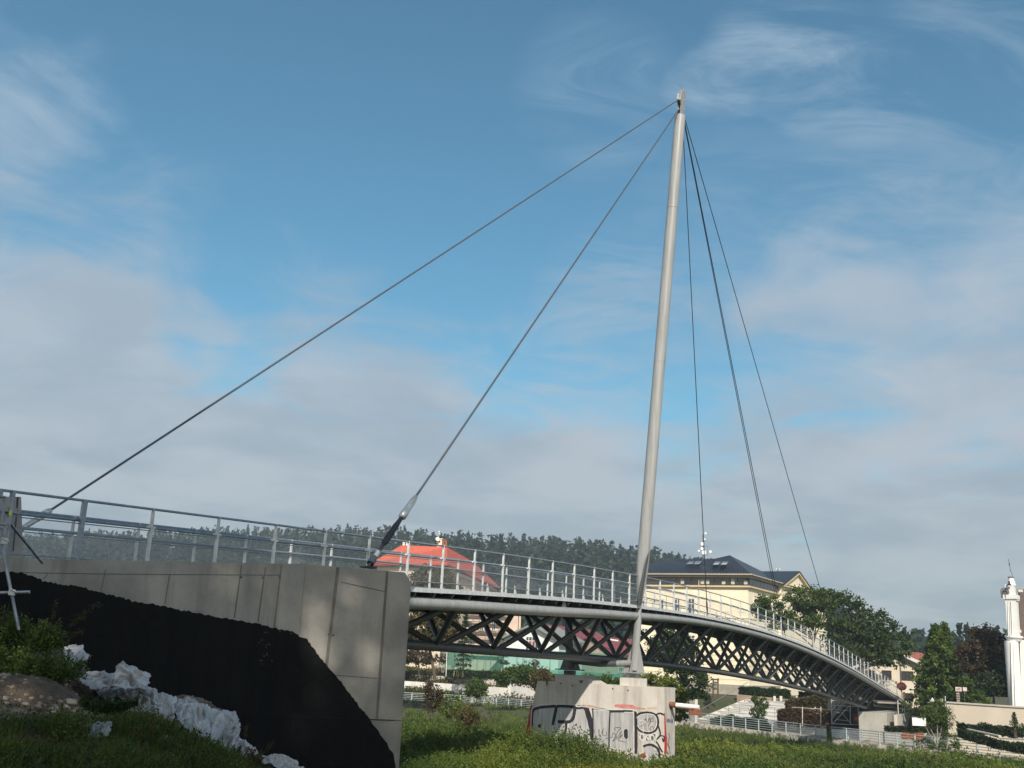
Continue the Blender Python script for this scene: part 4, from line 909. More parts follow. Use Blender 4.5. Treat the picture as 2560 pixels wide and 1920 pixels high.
zp = GL.uz(1840, 1712)[1]; mb = MB(); GL.box(mb, 0, GL.L + .1, zp - 5, zp, .004, .12); mb.build('plinth', M_plinth, yb); mb = MB(); GR.box(mb, .13, GR.L, zp - 5, zp, .004, .12); mb.build('plinth', M_plinth, yb)
mb = MB(); q = GL.hit(1747, 1450, .2); mb.tube([q, Vector((q.x, q.y, GZ))], .06, 8); mb.build('downpipe', M_yel2, yb)
# roof with ridge points read at their own distances
rA, rB, rC, rD = at(1672, 1398.5, 166), at(1785, 1397, 160), at(1824, 1388, 160), at(1934, 1429, 176)
rD.z = rC.z - 1.6; rBk = E1 + E3d * 40; top4 = [Vector((p.x, p.y, E2.z)) for p in (E1, E2, E3, back)]
rA2 = rA + E3d * 20; rA2.z = rA.z; rC2 = rC + E3d * 26; rC2.z = rD.z
mb = MB(); vs = top4 + [rA, rB, rC, rC2, rA2]
mb.add(vs, [(0, 1, 6, 5, 4), (1, 2, 7, 6), (3, 0, 4, 8), (2, 3, 8, 7), (4, 5, 6, 7, 8)]); mb.add([p + UP * -.001 for p in top4] + [p - UP * .28 for p in top4], [(0, 1, 5, 4), (1, 2, 6, 5), (2, 3, 7, 6), (3, 0, 4, 7), (4, 5, 6, 7)])
roof = mb.build('roof', M_slate, yb)
mb = MB()
for i in range(1, 44):
    t = i / 44; a = top4[0].lerp(top4[1], t); tt = t; 
    ridge = [rA, rB, rC]; rx = a + (rC - rB) * 0
    # seam runs up the slope until it meets ridge or hip
    dirn = (-FL.n); up_s = (rB.z - E2.z) / max(.1, (rB - Vector((E2.x, E2.y, rB.z))).dot(-FL.n)); 
    d_r = (rB - E2).dot(-FL.n); d_h0 = (a - top4[0]).dot(FL.u) / max(.01, (rA - top4[0]).dot(FL.u)) * (rA - top4[0]).dot(-FL.n); d_h1 = (top4[1] - a).dot(FL.u) / max(.01, (top4[1] - rC).dot(FL.u)) * (rC - top4[1]).dot(-FL.n)
    dd = max(.3, min(d_r, d_h0, d_h1)); b = a - FL.n * dd * .98; b.z = E2.z + dd * up_s; mb.bar(a + UP * .04, b + UP * .05, .05, .05)
mb.build('standing_seam', M_seam, roof)
for x0, x1, y0, y1 in ((1717, 1732, 1403.5, 1411), (1735, 1750, 1403.5, 1411), (1783, 1798, 1404.5, 1412), (1802, 1817, 1404.5, 1412)):
    Nn = (rB - rA).cross(top4[0] - rA).normalized(); Nn = Nn if Nn.z > 0 else -Nn; pl = lambda x, y, o=.06: plane_hit(x, y, rA + Nn * o, Nn)
    sk = 5; P = [pl(x0 + sk, y0), pl(x1 + sk, y0), pl(x1 - 2, y1), pl(x0 - 2, y1)]; mb = MB(); mb.prism(P, Nn * .06); w = mb.build('skylight', M_gutter, roof)
    P = [pl(x0 + sk + .2, y0 + 3.4, .13), pl(x1 + sk - 3.0, y0 + 3.4, .13), pl(x1 - 3, y1 - .6, .13), pl(x0 + .2, y1 - .6, .13)]; mb = MB(); mb.prism(P, Nn * .02); mb.build('pane', mat('bright_skylight', (.55, .57, .55), .2, 0, .1, 3, spec=.8) if x0 > 1760 else mat('sky_pane', (.25, .30, .34), .15, 0, .1, 3), w)
mb = MB(); q = FL.uz(1600, 1433.5)[1]
for i in range(24): c = FL.pt(i * FL.L / 24 + .3, E2.z + .18, -.10); mb.bar(c, c + FL.u * (FL.L / 24 - .12), .12, .04)
mb.build('snow_guard', mat('guard_metal', (.30, .32, .34), .5, .4), roof)
# gable wing with pediment on the right facade
g0, g1, gp = at(1948, 1457, 163.0), at(2023, 1476, 178.0), at(1989, 1431, 170.0)
FG = Fac(g0, g1); zg = (g0.z + g1.z) / 2; gm = (g0 + g1) / 2; a0 = Vector((g0.x, g0.y, E2.z - .2)); a1 = Vector((g1.x, g1.y, E2.z - .2)); ap = Vector((gm.x, gm.y, gp.z))
wing = MB(); bdir = -FG.n * 12; wing.prism([a0 + FG.n * .4, a1 + FG.n * .4, ap + FG.n * .4], bdir); wing.prism([Vector((p.x, p.y, GZ - 2)) for p in (a0 + FG.n * .3, a1 + FG.n * .3, a1 - FG.n * 3, a0 - FG.n * 3)], (0, 0, E2.z - GZ + 1.7)); wb = wing.build('gable_wing', M_yel, yb)
mb = MB(); e = FG.n * .85
for p, q in ((a0, ap), (ap, a1)):
    d = (q - p).normalized(); mb.prism([p + e - d * .5 * (1 if p is a0 else 0) + UP * .12, q + e + UP * .12 + d * .5 * (1 if q is a1 else 0), q + e + UP * .02 + bdir * 1.2 + d * .3, p + e + UP * .02 + bdir * 1.2], (0, 0, .12))
mb.build('gable_roof', M_slate, wb)
mb = MB()
for p, q in ((a0, ap), (ap, a1)): mb.bar(p + FG.n * .55 - UP * .14, q + FG.n * .55 - UP * .14, .45, .26)
mb.bar(a0 + FG.n * .55 - UP * .05, a1 + FG.n * .55 - UP * .05, .45, .2); mb.build('gable_cornice', M_yel2, wb)
# antenna mast standing on that roof
q = at(1758, 1398, 164); am = thing('rooftop_antenna', 'slim lattice antenna with white round dishes on the dark roof of the yellow building', 'antenna', q)
ta = at(1757, 1335, 164); mb = MB(); mb.tube([q - UP * .6, ta], .07, 8)
for y, xx in ((1352, 1768), (1366, 1771), (1387, 1769)): mb.bar(at(1758, y, 164), at(xx, y, 164), .06)
mb.bar(at(1768, 1363, 164), at(1769, 1390, 164), .05); mb.bar(at(1758, 1356, 164), at(1758, 1337, 164), .12); mb.build('mast', M_gutter, am)
for x, y, r in ((1756, 1359.5, 4.2), (1755, 1371.5, 3.6), (1747, 1377, 2.6), (1760, 1381, 5.4), (1776, 1379, 3.2), (1764, 1333, 2.4), (1762, 1348, 2)):
    c = at(x, y, 163.6); rr = r * 163.6 / F; mb = MB(); mb.tube([c + Vector((0, .25, 0)), c + Vector((0, .15, 0)), c], [rr * .3, rr * .8, rr], 14); mb.build('dish', M_white, am)
q = at(1944, 1428, 172); a2 = thing('roof_aerial', 'small two-armed aerial on the roof ridge beside the pediment', 'antenna', q); mb = MB(); mb.tube([q - UP * .5, at(1944, 1421, 172)], .05, 6); mb.bar(at(1941, 1423, 172), at(1949, 1425, 172), .05); mb.build('pole', M_gutter, a2)
for x in (1941, 1949): mb = MB(); mb.ball(at(x, 1423.5, 171.9), .14, 8, 6); mb.build('dish', M_white, a2)

# red roofed villa on the left
c0 = at(1118, 1409, 190); c1 = at(925, 1407, 197); c1.z = c0.z; d3 = at(1250, 1466, 246); d3.z = c0.z; dd_ = (d3 - c0).normalized(); lft = (c1 - c0)
vb = thing('villa', 'cream villa with large bright red hipped roof, seen above the near railing', 'building', (c0.x, c0.y, GZ))
cb = c1 + dd_ * 40; eave = [c1, c0, d3, cb]
rz_ = at(1060, 1364, 198).z; rl = at(1004, 1364.5, 199); rr2 = at(1118, 1362.5, 199); rl.z = rr2.z = rz_; rr3 = rr2 + dd_ * 26; rr3.z = rz_ - .2; rl3 = rl + dd_ * 26; rl3.z = rz_ - .2
mb = MB(); mb.add(eave + [rl, rr2, rr3, rl3], [(0, 1, 5, 4), (1, 2, 6, 5), (2, 3, 7, 6), (3, 0, 4, 7), (4, 5, 6, 7)]); mb.add(eave + [p - UP * .35 for p in eave], [(0, 1, 5, 4), (1, 2, 6, 5), (2, 3, 7, 6), (3, 0, 4, 7), (4, 5, 6, 7)]); vr = mb.build('roof', M_red, vb)
mb = MB(); ff = Fac(c1, c0); fr_ = Fac(c0, d3)
wv = [p + v for p, v in ((c1, -ff.n * 1 + ff.u * 1), (c0, -ff.n * 1 - ff.u * 1), (d3, -fr_.n * 1 - fr_.u), (cb, ff.u * 1))]; mb.prism([Vector((p.x, p.y, GZ - 1)) for p in wv], (0, 0, c0.z - GZ + .8)); mb.build('wall', M_cream, vb)
F1 = Fac(wv[0], wv[1]); F2 = Fac(wv[1], wv[2])
for i in range(6): z = c0.z - 2.6; u = 1.2 + i * 2.1; F1.window(vb, 0, 0, 0, 0, uz=(u, u + 1.0, z - 1.4, z), surround=M_cream)
for i in range(10): z = c0.z - 2.4; u = 2 + i * 5.2; F2.window(vb, 0, 0, 0, 0, uz=(u, u + 1.6, z - 1.4, z), surround=M_cream)
mb = MB(); F2.box(mb, 0, F2.L, c0.z - 1.1, c0.z - .5, .004, .5); mb.build('frieze', M_cream, vb)
for x, y, w, h, m, nm in ((1099, 1355, 13, 14, M_cream, 'chimney'), (1112, 1358, 11, 12, M_red2, 'chimney'), (1010, 1359, 5, 9, M_white, 'chimney'), (1018, 1359, 5, 9, M_white, 'chimney')):
    c = at(x, y, 201); k = 201 / F; mb = MB(); mb.box(c - UP * .3, (w * k, 1.2, h * k + .6)); mb.box(c + UP * (h * k / 2 + .04), (w * k + .2, 1.4, .12)); ch = mb.build(nm, m, vr)
    mb = MB(); mb.tube([c + Vector((0, -.61, 0)), c + Vector((0, -.63, 0))], w * k * .20, 10); mb.build('flue_opening', M_black, ch)
q = at(1092, 1356, 200); ds = thing('satellite_dish', 'big white satellite dish beside the chimneys of the red roof', 'satellite dish', q); c = at(1093.5, 1347, 199.5); mb = MB(); mb.tube([c + Vector((0, .3, 0)), c + Vector((0, .1, 0)), c], [.1, .28, .34], 16); mb.build('dish', M_white, ds); mb = MB(); mb.tube([q - UP * .8, c + Vector((0, .3, 0)), c + Vector((0, .3, .1))], .05, 6); mb.build('pole', M_gutter, ds)
q = at(1098, 1350, 202); ds = thing('rooftop_antenna', 'thin pole with two small white drums above the red roof chimneys', 'antenna', q); mb = MB(); mb.tube([q - UP * .5, at(1098, 1328, 202)], .05, 6); mb.build('pole', M_gutter, ds)
for x, y in ((1097.5, 1330), (1099, 1335)): mb = MB(); mb.ball(at(x, y, 201.7), .17, 8, 6); mb.build('drum', M_white, ds)

# building under repair with scaffold
s0_, s1_ = at(1120, 1600, 214), at(1300, 1600, 214); FS = Fac(s0_, s1_); zt2 = at(1300, 1502, 214).z
sb = thing('apartment_house', 'pinkish plain apartment block with brown downpipe seen through the truss, scaffolded on its left part', 'building', (s1_.x, s1_.y, GZ))
mb = MB(); mb.prism([Vector((p.x, p.y, GZ - 1)) for p in (s0_, s1_, s1_ - FS.n * 12, s0_ - FS.n * 12)], (0, 0, zt2 - GZ + 1)); mb.build('wall', M_creamp, sb)
mb = MB(); FS.box(mb, -.3, FS.L + .3, zt2 + .005, zt2 + .3, -12, .4); mb.build('roof', M_red2, sb)
mb = MB(); u, _z = FS.uz(1296.5, 1550); FS.box(mb, u - .07, u + .07, GZ, zt2 - .1, .01, .14); mb.build('downpipe', M_rust, sb)
for x0 in (1170, 1200, 1229, 1258):
    for y0 in (1552, 1600): 
        if x0 < 1258: FS.window(sb, x0, y0, x0 + 10, y0 + 24)
sf = thing('facade_scaffold', 'metal scaffold with brown plank decks in front of the pinkish apartment block', 'scaffold', FS.pt(2, GZ, 1.5))
for y in (1532, 1552, 1573, 1592, 1612, 1632):
    mb = MB(); u0, z = FS.uz(1150, y); u1, _z = FS.uz(1268 if y < 1600 else 1250, y); FS.box(mb, u0, u1, z - .08, z, .5, 1.4); mb.build('plank_deck', M_wood, sf)
mb = MB()
for i in range(8): u = FS.uz(1150 + i * 16.5, 1560)[0]; FS.box(mb, u - .03, u + .03, GZ, zt2 + .5, 1.38, 1.44)
for y in (1524, 1544, 1565, 1584, 1604): z = FS.uz(1200, y)[1]; FS.box(mb, FS.uz(1150, y)[0], FS.uz(1268, y)[0], z - .025, z + .025, 1.40, 1.45)
mb.build('tube_frame', M_gutter, sf)

# white gabled house
hA, hB = at(1260, 1640, 184), at(1396, 1640, 180); FH = Fac(hA, hB)
zb_ = GZ; apx = at(1336, 1566, 182).z; ze_ = at(1396, 1601, 180).z
wh = thing('white_house', 'white gabled house with grey green roof and red curtained window, behind the truss', 'house', (hA.x, hA.y, GZ))
zl = at(1260, 1600, 184).z; um = FH.L * .52
mb = MB(); mb.prism([FH.pt(0, GZ - 1), FH.pt(FH.L, GZ - 1), FH.pt(FH.L, ze_), FH.pt(um, apx), FH.pt(0, ze_)], -FH.n * 11); mb.build('wall', M_mint, wh)
mb = MB(); M_gr = mat('grey_green_roof', (.24, .27, .25), .8, 0, .12, 2)
for u0, u1, s_ in ((-.8, um, 1), (FH.L + .8, um, -1)):
    z0 = ze_ - .8 * (apx - ze_) / um; mb.prism([FH.pt(u0, z0 + .05, .9), FH.pt(u1, apx + .05, .9), FH.pt(u1, apx + .05, -11.5), FH.pt(u0, z0 + .05, -11.5)], (0, 0, .30))
mb.build('roof', M_gr, wh)
u0, u1, z0, z1 = FH.rect(1314, 1591, 1346, 1626); w = FH.window(wh, 0, 0, 0, 0, uz=(u0, u1, z0, z1), bars=(3, 1), fw_=.13, sill=False)
mb = MB(); FH.box(mb, (u0 + u1) / 2 - .35, (u0 + u1) / 2 + .25, z0 + .1, z1 - .7, .0185, .0195); mb.build('curtain', mat('red_curtain', (.5, .12, .08), .9), w)
FH.window(wh, 1308, 1648, 1318, 1660)
# two houses with maroon roofs
def long_house(name, label, xa, ya, Ya, xb, yb, Yb, ye, Ye_off, m, wm, depth=9):
    a, b = at(xa, ya, Ya), at(xb, yb, Yb); b.z = a.z; f_ = Fac(a, b); ez = at(xa, ye, Ya - Ye_off).z
    t = thing(name, label, 'house', (a.x, a.y, GZ)); mb = MB(); mb.prism([f_.pt(-.5, a.z, 0), f_.pt(f_.L + .5, a.z, 0), f_.pt(f_.L + .5, ez, Ye_off), f_.pt(-.5, ez, Ye_off)], (0, 0, .15)); mb.prism([f_.pt(-.5, a.z, 0), f_.pt(f_.L + .5, a.z, 0), f_.pt(f_.L + .5, ez, -depth), f_.pt(-.5, ez, -depth)], (0, 0, .15)); r = mb.build('roof', m, t)
    mb = MB()
    for i in range(int(f_.L / .8)): mb.bar(f_.pt(i * .8, a.z + .18, 0), f_.pt(i * .8, ez + .18, Ye_off), .05, .05)
    mb.build('roof_rib', mat('maroon_rib', (.17, .05, .06), .6), r)
    mb = MB(); mb.prism([f_.pt(0, GZ - 1, Ye_off - .6), f_.pt(f_.L, GZ - 1, Ye_off - .6), f_.pt(f_.L, GZ - 1, -depth + .6), f_.pt(0, GZ - 1, -depth + .6)], (0, 0, ez - GZ + 1.0)); mb.prism([f_.pt(0, ez, Ye_off - .6), f_.pt(0, ez, -depth + .6), f_.pt(0, a.z, 0)], f_.u * .3); mb.prism([f_.pt(f_.L, ez, Ye_off - .6), f_.pt(f_.L, ez, -depth + .6), f_.pt(f_.L, a.z, 0)], -f_.u * .3); mb.build('wall', wm, t)
    f2 = Fac(f_.pt(0, 0, Ye_off - .6), f_.pt(f_.L, 0, Ye_off - .6))
    for i in range(int(f_.L / 3)): f2.window(t, 0, 0, 0, 0, uz=(1 + i * 3, 2.1 + i * 3, ez - 2, ez - .8))
    return t, f_
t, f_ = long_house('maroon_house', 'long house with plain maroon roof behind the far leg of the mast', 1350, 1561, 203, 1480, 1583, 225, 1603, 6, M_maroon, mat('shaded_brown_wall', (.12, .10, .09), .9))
t2, f2_ = long_house('maroon_house', 'lower house with ribbed maroon roof and snow guards just left of the mast foot', 1478, 1592, 192, 1640, 1618, 205, 1646, 6, M_maroon, mat('cream_wall_low', (.5, .42, .34), .9))
for x0, y0, x1, y1, Y in ((1430, 1592, 1448, 1598, 200), (1518, 1597.5, 1546, 1602, 188)): mb = MB(); mb.bar(at(x0, y0, Y), at(x1, y1, Y), .1, .22); mb.build('snow_guard', M_white, t if x0 < 1500 else t2)

# small cream house on the right
n0, n1 = at(2140, 1700, 128), at(2309, 1700, 124); FN = Fac(n0, n1); n2 = n1 + Vector((.62, .78, 0)) * 12; FN2 = Fac(n1, n2)
hz_e = at(2309, 1664, 124).z; um = FN.uz(2243, 1650)[0]; hz_a = FN.uz(2243, 1633)[1]
ch_ = thing('cream_house', 'small cream house with terracotta roof, dark windows and drainpipe at the far bridge end', 'house', (n1.x, n1.y, GZ))
sd_ = FN2.u; wl_ = [FN.pt(0, GZ - 1), FN.pt(FN.L, GZ - 1), FN.pt(FN.L, hz_e), FN.pt(um, hz_a), FN.pt(0, hz_a - (hz_a - hz_e) * um / (FN.L - um))]
mb = MB(); mb.prism(wl_, sd_ * 12); mb.build('wall', mat('cream_house_render', (.76, .67, .54), .88, 0, .05, .8), ch_)
mb = MB(); e0 = FN.pt(FN.L + .8, hz_e - .2, .6); r0_ = FN.pt(um, hz_a + .1, .6); mb.prism([e0, r0_, r0_ + sd_ * 13, e0 + sd_ * 13], (0, 0, .22)); e1_ = FN.pt(-1, wl_[4].z - .1, .6); mb.prism([e1_, r0_, r0_ + sd_ * 13, e1_ + sd_ * 13], (0, 0, .22)); mb.build('roof', M_red2, ch_)
mb = MB(); mb.bar(e0 + UP * .05, r0_ + UP * .05, .05, .34); mb.bar(e1_ + UP * .05, r0_ + UP * .05, .05, .34); mb.build('bargeboard', M_white, ch_)
M_brf = mat('brown_frame', (.07, .035, .03), .6)
for r in ((2254, 1678, 2284, 1701), (2263, 1733, 2283.5, 1752), (2205, 1676, 2229, 1699), (2170, 1676, 2190, 1699)): FN.window(ch_, *r, frame=M_brf, bars=(2, 0), fw_=.08, sill=False)
mb = MB(); q = FN.hit(2250, 1640, .1); mb.tube([q, Vector((q.x, q.y, GZ))], .05, 6); mb.build('downpipe', M_gutter, ch_)
q = FN.hit(2306, 1690, .12); mb = MB(); mb.tube([e0 + UP * .0 - FN.u * .1, q + UP * .5, q, Vector((q.x, q.y, GZ))], .06, 8); mb.build('drainpipe', M_white, ch_)

# white chapel on the right edge
CY = 101.0; kx = CY / F
cp = thing('chapel', 'white chapel with slender corner turret, bell niche and brown roof, cut by the right edge', 'church', at(2560, 1768, CY))
def col(x0, x1, y0, y1, mm, name, par, n=12, r0=None, Y=CY):
    c = at((x0 + x1) / 2, y1, Y); r = (x1 - x0) / 2 * Y / F; t_ = at((x0 + x1) / 2, y0, Y); mb = MB(); mb.tube([Vector((c.x, c.y, c.z)), Vector((c.x, c.y, t_.z))], [r, r0 * Y / F if r0 else r], n); return mb.build(name, mm, par)
M_chw = mat('chapel_white', (.74, .74, .72), .85, 0, .05, 1)
col(2524, 2558, 1603, 1790, M_chw, 'turret_shaft', cp, 8)
for x_ in (2529, 2536, 2544): mb = MB(); mb.bar(at(x_ - 2, 1606, CY - .58), at(x_ + 4, 1790, CY - .58), .11, .10); mb.build('pilaster', M_chw, cp)
mb = MB(); cc = at(2536, 1604, CY)
prof_ = [(0, 16), (.12, 18), (.25, 19), (.32, 22), (.42, 22.5), (.5, 18)]
mb.tube([Vector((cc.x, cc.y, cc.z + a)) for a, b in prof_], [b * kx for a, b in prof_], 8); mb.build('ledge', M_chw, cp)
Tm = at(2532, 1590, CY); tw = 16.5 * kx
def tbox(x0, x1, y0, y1, d, m, name, ang=.55, Y=CY):
    c = at((x0 + x1) / 2, (y0 + y1) / 2, Y); w = (x1 - x0) * Y / F / 1.38; mb = MB(); mb.box(c, (w, w if d is None else d, (y1 - y0) * Y / F), ang); return mb.build(name, m, cp)
tbox(2515, 2549, 1498, 1592, None, M_chw, 'upper_shaft', -.62); tbox(2506, 2551, 1488, 1498, None, M_chw, 'cornice', -.62); tbox(2511, 2550, 1497, 1502, None, M_chw, 'cornice', -.62)
tbox(2512, 2540, 1462, 1489, None, M_chw, 'lantern', -.62)
for i in range(3):
    mb = MB(); x = 2519 + i * 4.5; p0 = at(x, 1503, CY - .55 + i * .02); p1 = at(x + 2.5 + (0 if i else 0), 1590, CY - .55 + i * .02); mb.bar(p0, p1, .10, .07); mb.build('pilaster', M_chw, cp)
mb = MB(); c = at(2511, 1480, CY - .1); mb.tube([c + Vector((.25, .35, 0)), c + Vector((0, -.05, 0))], .40, 16); mb.box(c + Vector((.12, .15, -.28)), (.62, .45, .5), .6); bn = mb.build('bell_niche', M_gutter, cp)
mb = MB(); mb.tube([c + Vector((0, -.06, -.1)), c + Vector((-.01, -.075, -.1))], .25, 14); mb.build('niche_opening', M_black, bn)
mb = MB(); c = at(2527, 1445, CY); mb.tube([at(2529, 1464, CY), at(2528, 1450, CY), at(2527, 1444, CY)], [.40, .26, .22], 10); mb.build('cupola', M_chw, cp)
mb = MB(); mb.tube([at(2527, 1444.5, CY), at(2527, 1442.5, CY)], [.27, .24], 10); mb.ball(at(2523, 1455, CY - .6), .09, 8, 6); mb.tube([at(2523, 1463, CY - .6), at(2523, 1460, CY - .6), at(2523, 1456, CY - .6)], [.22, .12, .03], 10); mb.build('cap', M_black, cp)
mb = MB(); mb.tube([at(2531, 1444, CY), at(2530, 1434, CY), at(2525, 1425, CY)], .02, 6); mb.tube([at(2526, 1427, CY), at(2524, 1412, CY), at(2521, 1398, CY)], .02, 6); mb.ball(at(2523, 1411, CY), (.05, .05, .11), 8, 6); mb.build('spire_rod', M_black, cp)
mb = MB(); mb.prism([at(2545, 1472, CY + .5), at(2640, 1478, CY + .5), at(2640, 1606, CY + .3), at(2556, 1600, CY + .3), at(2549, 1588, CY + .3)], (4.5, 5, 0)); cr = mb.build('roof', mat('brown_shingle', (.13, .10, .085), .85, 0, .2, 9, sx=(.3, 1, 4)), cp)
mb = MB(); mb.box(at(2550, 1477, CY), (.42, .3, .22)); mb.box(at(2547, 1578, CY), (.35, .3, .25)); mb.build('dormer', M_concl, cr)
mb = MB(); mb.prism([at(2549, 1600, CY + .2), at(2640, 1604, CY + .2), at(2640, 1800, CY + .2), at(2557, 1800, CY + .2)], (4.5, 5, 0)); mb.build('wall', mat('chapel_cream', (.80, .76, .66), .85, 0, .05, 1), cp)

# cream boundary wall
b0, b1 = at(2366, 1757, 98), at(2640, 1775, 92); FB = Fac(b0, b1)
cw = thing('boundary_wall', 'long smooth cream boundary wall with white coping below the chapel', 'wall', (b0.x, b0.y, -5.5))
mb = MB(); mb.prism([Vector((b0.x, b0.y, -7)), Vector((b1.x, b1.y, -7)), b1, b0], -FB.n * .4); mb.build('wall', mat('smooth_cream_wall', (.66, .58, .47), .9, 0, .05, .6), cw)
mb = MB(); mb.bar(b0 - FB.n * .2 + UP * .05, b1 - FB.n * .2 + UP * .05, .6, .12); mb.build('coping', M_concl, cw)

# ------------------------------------------------------------------ far bank: path, fence, walls, steps, far abutment
def edge_pt(i, t, off=0.0, z=0.0):
    a, b = EDGE[i], EDGE[i + 1]; p = a.lerp(b, t); d = (b - a).normalized(); n_ = Vector((-d.y, d.x, 0)); n_ = n_ if n_.y > 0 else -n_; q = p + n_ * off; q.z = ZP + z; return q
M_path = mat('pale_path', (.36, .33, .28), .9, 0, .12, 1.5)
mb = MB(); L1 = [edge_pt(i, t, .0, .02) for i in range(1, 6) for t in (0, .5)] + [EDGE[-1].copy()]
L1 = [Vector((p.x, p.y, ZP + .02)) for p in L1]; L2 = [edge_pt(i, t, 3.4, .02) for i in range(1, 6) for t in (0, .5)] + [edge_pt(5, 1, 3.4, .02)]
L2 = L2[:-1] + [edge_pt(6, 1, 3.4, .02)]
n = len(L1); mb.add(L1 + L2, [(i, i + 1, n + i + 1, n + i) for i in range(n - 1)]); o = mb.build('path', M_path); o['kind'] = 'structure'
# stone edge below the path
mb = MB(); top_ = [p - UP * .0 for p in L1]; mb.add([p + Vector((0, -.02, .04)) for p in top_] + [p + Vector((0, -.5, -1.2)) for p in top_] + [p + Vector((0, .35, .04)) for p in top_], [(i, i + 1, n + i + 1, n + i) for i in range(n - 1)] + [(i, i + 1, 2 * n + i + 1, 2 * n + i) for i in range(n - 1)])
o = mb.build('embankment_edge', mat('rough_stone_edge', (.60, .55, .46), .9, 0, .2, 1.6, bump=.6, bscale=4, col2=(.16, .15, .12), lo=.42, hi=.54)); o['kind'] = 'structure'
# riverside railing: every panel its own part
fence = thing('riverside_railing', 'long galvanised railing with five horizontal bars along the far river path', 'railing', edge_pt(3, 0))
SEG = []
tot = 0
for i in range(1, 6):
    a, b = EDGE[i], EDGE[i + 1]; L = (b - a).length; m_ = max(1, round(L / 2.1))
    for j in range(m_): SEG.append((a.lerp(b, j / m_), a.lerp(b, (j + 1) / m_)))
M_fence = mat('fence_paint', (.40, .46, .47), .5, .2, .08, 4)
for idx, (a, b) in enumerate(SEG):
    p = a + Vector((0, .12, .05)); q = b + Vector((0, .12, .05)); 
    if idx < 97: mb = MB(); mb.box(p + UP * .55, (.13, .10, 1.22)); mb.build('post', M_fence, fence)
mb = MB()
for h in (1.14, .92, .70, .48, .26):
    mb.tube([a + Vector((0, .12, .05 + h)) for a, b in SEG] + [SEG[-1][1] + Vector((0, .12, .05 + h))], .050 if h > 1 else .036, 6)
    mb.build('rail', M_fence, fence); mb = MB()
# white walls behind the path
def pathwall(name, label, pts, zt_px, m, th=.35, zb_=-6.3, coping=True):
    """pts: picture x of the wall, base on the path; zt_px: picture y of the top"""
    P = []
    for (x, yb_), yt in zip(pts, zt_px): g = onz(x, yb_, ZP); P.append((Vector((g.x, g.y, zb_)), Vector((g.x, g.y, at(x, yt, g.y).z))))
    t = thing(name, label, 'wall', P[len(P) // 2][0]); mb = MB()
    for (a, a2), (b, b2) in zip(P[:-1], P[1:]):
        d = (b - a).normalized(); n_ = Vector((-d.y, d.x, 0)); n_ = n_ if n_.y > 0 else -n_; mb.prism([a, b, b2, a2], n_ * th)
    mb.build('wall', m, t); return t, P
wA_, PA = pathwall('river_wall', 'long white wall with tag lettering behind the railing between the abutment and the pier', [(860, 1742), (1020, 1748), (1160, 1757)], [1695, 1703, 1712], M_wallw)
wB_, PB = pathwall('river_wall', 'white wall with taller end block just left of the graffiti pier', [(1160.5, 1757), (1272, 1765), (1273, 1765), (1400, 1776)], [1713, 1720, 1703, 1712], M_wallw)
wC_, PC = pathwall('river_wall', 'white wall with small brown plate below the brown hedge', [(1905, 1823), (1984, 1832)], [1802, 1809], M_wallw)
wD_, PD = pathwall('river_wall', 'shaded bluish white wall under the bridge end', [(1986, 1832), (2080, 1843), (2172, 1853)], [1817, 1822, 1828], M_wallw)
wE_, PE = pathwall('river_wall', 'white wall carrying the orange lettering right of the bridge end', [(2212, 1857), (2300, 1867), (2375, 1875)], [1823, 1829, 1831], M_wallw)
wF_, PF = pathwall('river_wall', 'white wall sloping down to the right towards the picture edge', [(2376, 1875), (2440, 1882), (2540, 1893)], [1833, 1850, 1878], M_wallw)
# lettering on walls
def ww(P, txt, x0, y0, sx_, sy_, m, w, par, name='lettering'):
    (a, a2), (b, b2) = P; d = (b - a); n_ = Vector((d.y, -d.x, 0)).normalized(); n_ = n_ if n_.dot(a) < 0 else -n_
    fn = lambda x, y, o=0: plane_hit(x, y, a + n_ * o, n_)
    global pier; keep = pier; pier = par; word(txt, x0, y0, sx_, sy_, lambda p: p, m, .012, w, .06, fn, nm=name); pier = keep; return fn
ww((PB[0], PB[1]), 'GZLS', 1206, 1768 - 2, 11, 12, g_gry, .9, wB_)
ww((PD[1], PD[2]), 'NOV', 2118, 1832, 9, 9, mat('grey_tag', (.25, .25, .26), .9), .8, wD_)
fn = ww((PE[0], PE[1]), 'D', 2150, 1700, 1, 1, g_gry, .1, wE_)
keep = pier; pier = wE_; idt = lambda p: p; M_or = mat('orange_spray', (.62, .20, .07), .8, 0, .1, 4)
gpoly([(2252, 1834), (2258, 1828), (2275, 1828), (2290, 1829), (2310, 1830), (2311, 1849), (2300, 1852), (2283, 1851), (2275, 1847), (2254, 1847)], idt, M_or, .010, fn); word('EOM', 2255, 1832, 18, 13, idt, g_rust if False else mat('dark_orange_outline', (.30, .07, .035), .8), .016, 1.4, .06, fn); pier = keep
keep = pier; pier = wC_; (a, a2), (b, b2) = PC[0], PC[1]; d = b - a; n_ = Vector((d.y, -d.x, 0)).normalized(); n_ = n_ if n_.dot(a) < 0 else -n_
gpoly([(1950, 1805), (1959, 1806), (1959, 1813), (1950, 1812)], idt, M_wood, .012, lambda x, y, o=0: plane_hit(x, y, a + n_ * o, n_), name='plate'); pier = keep

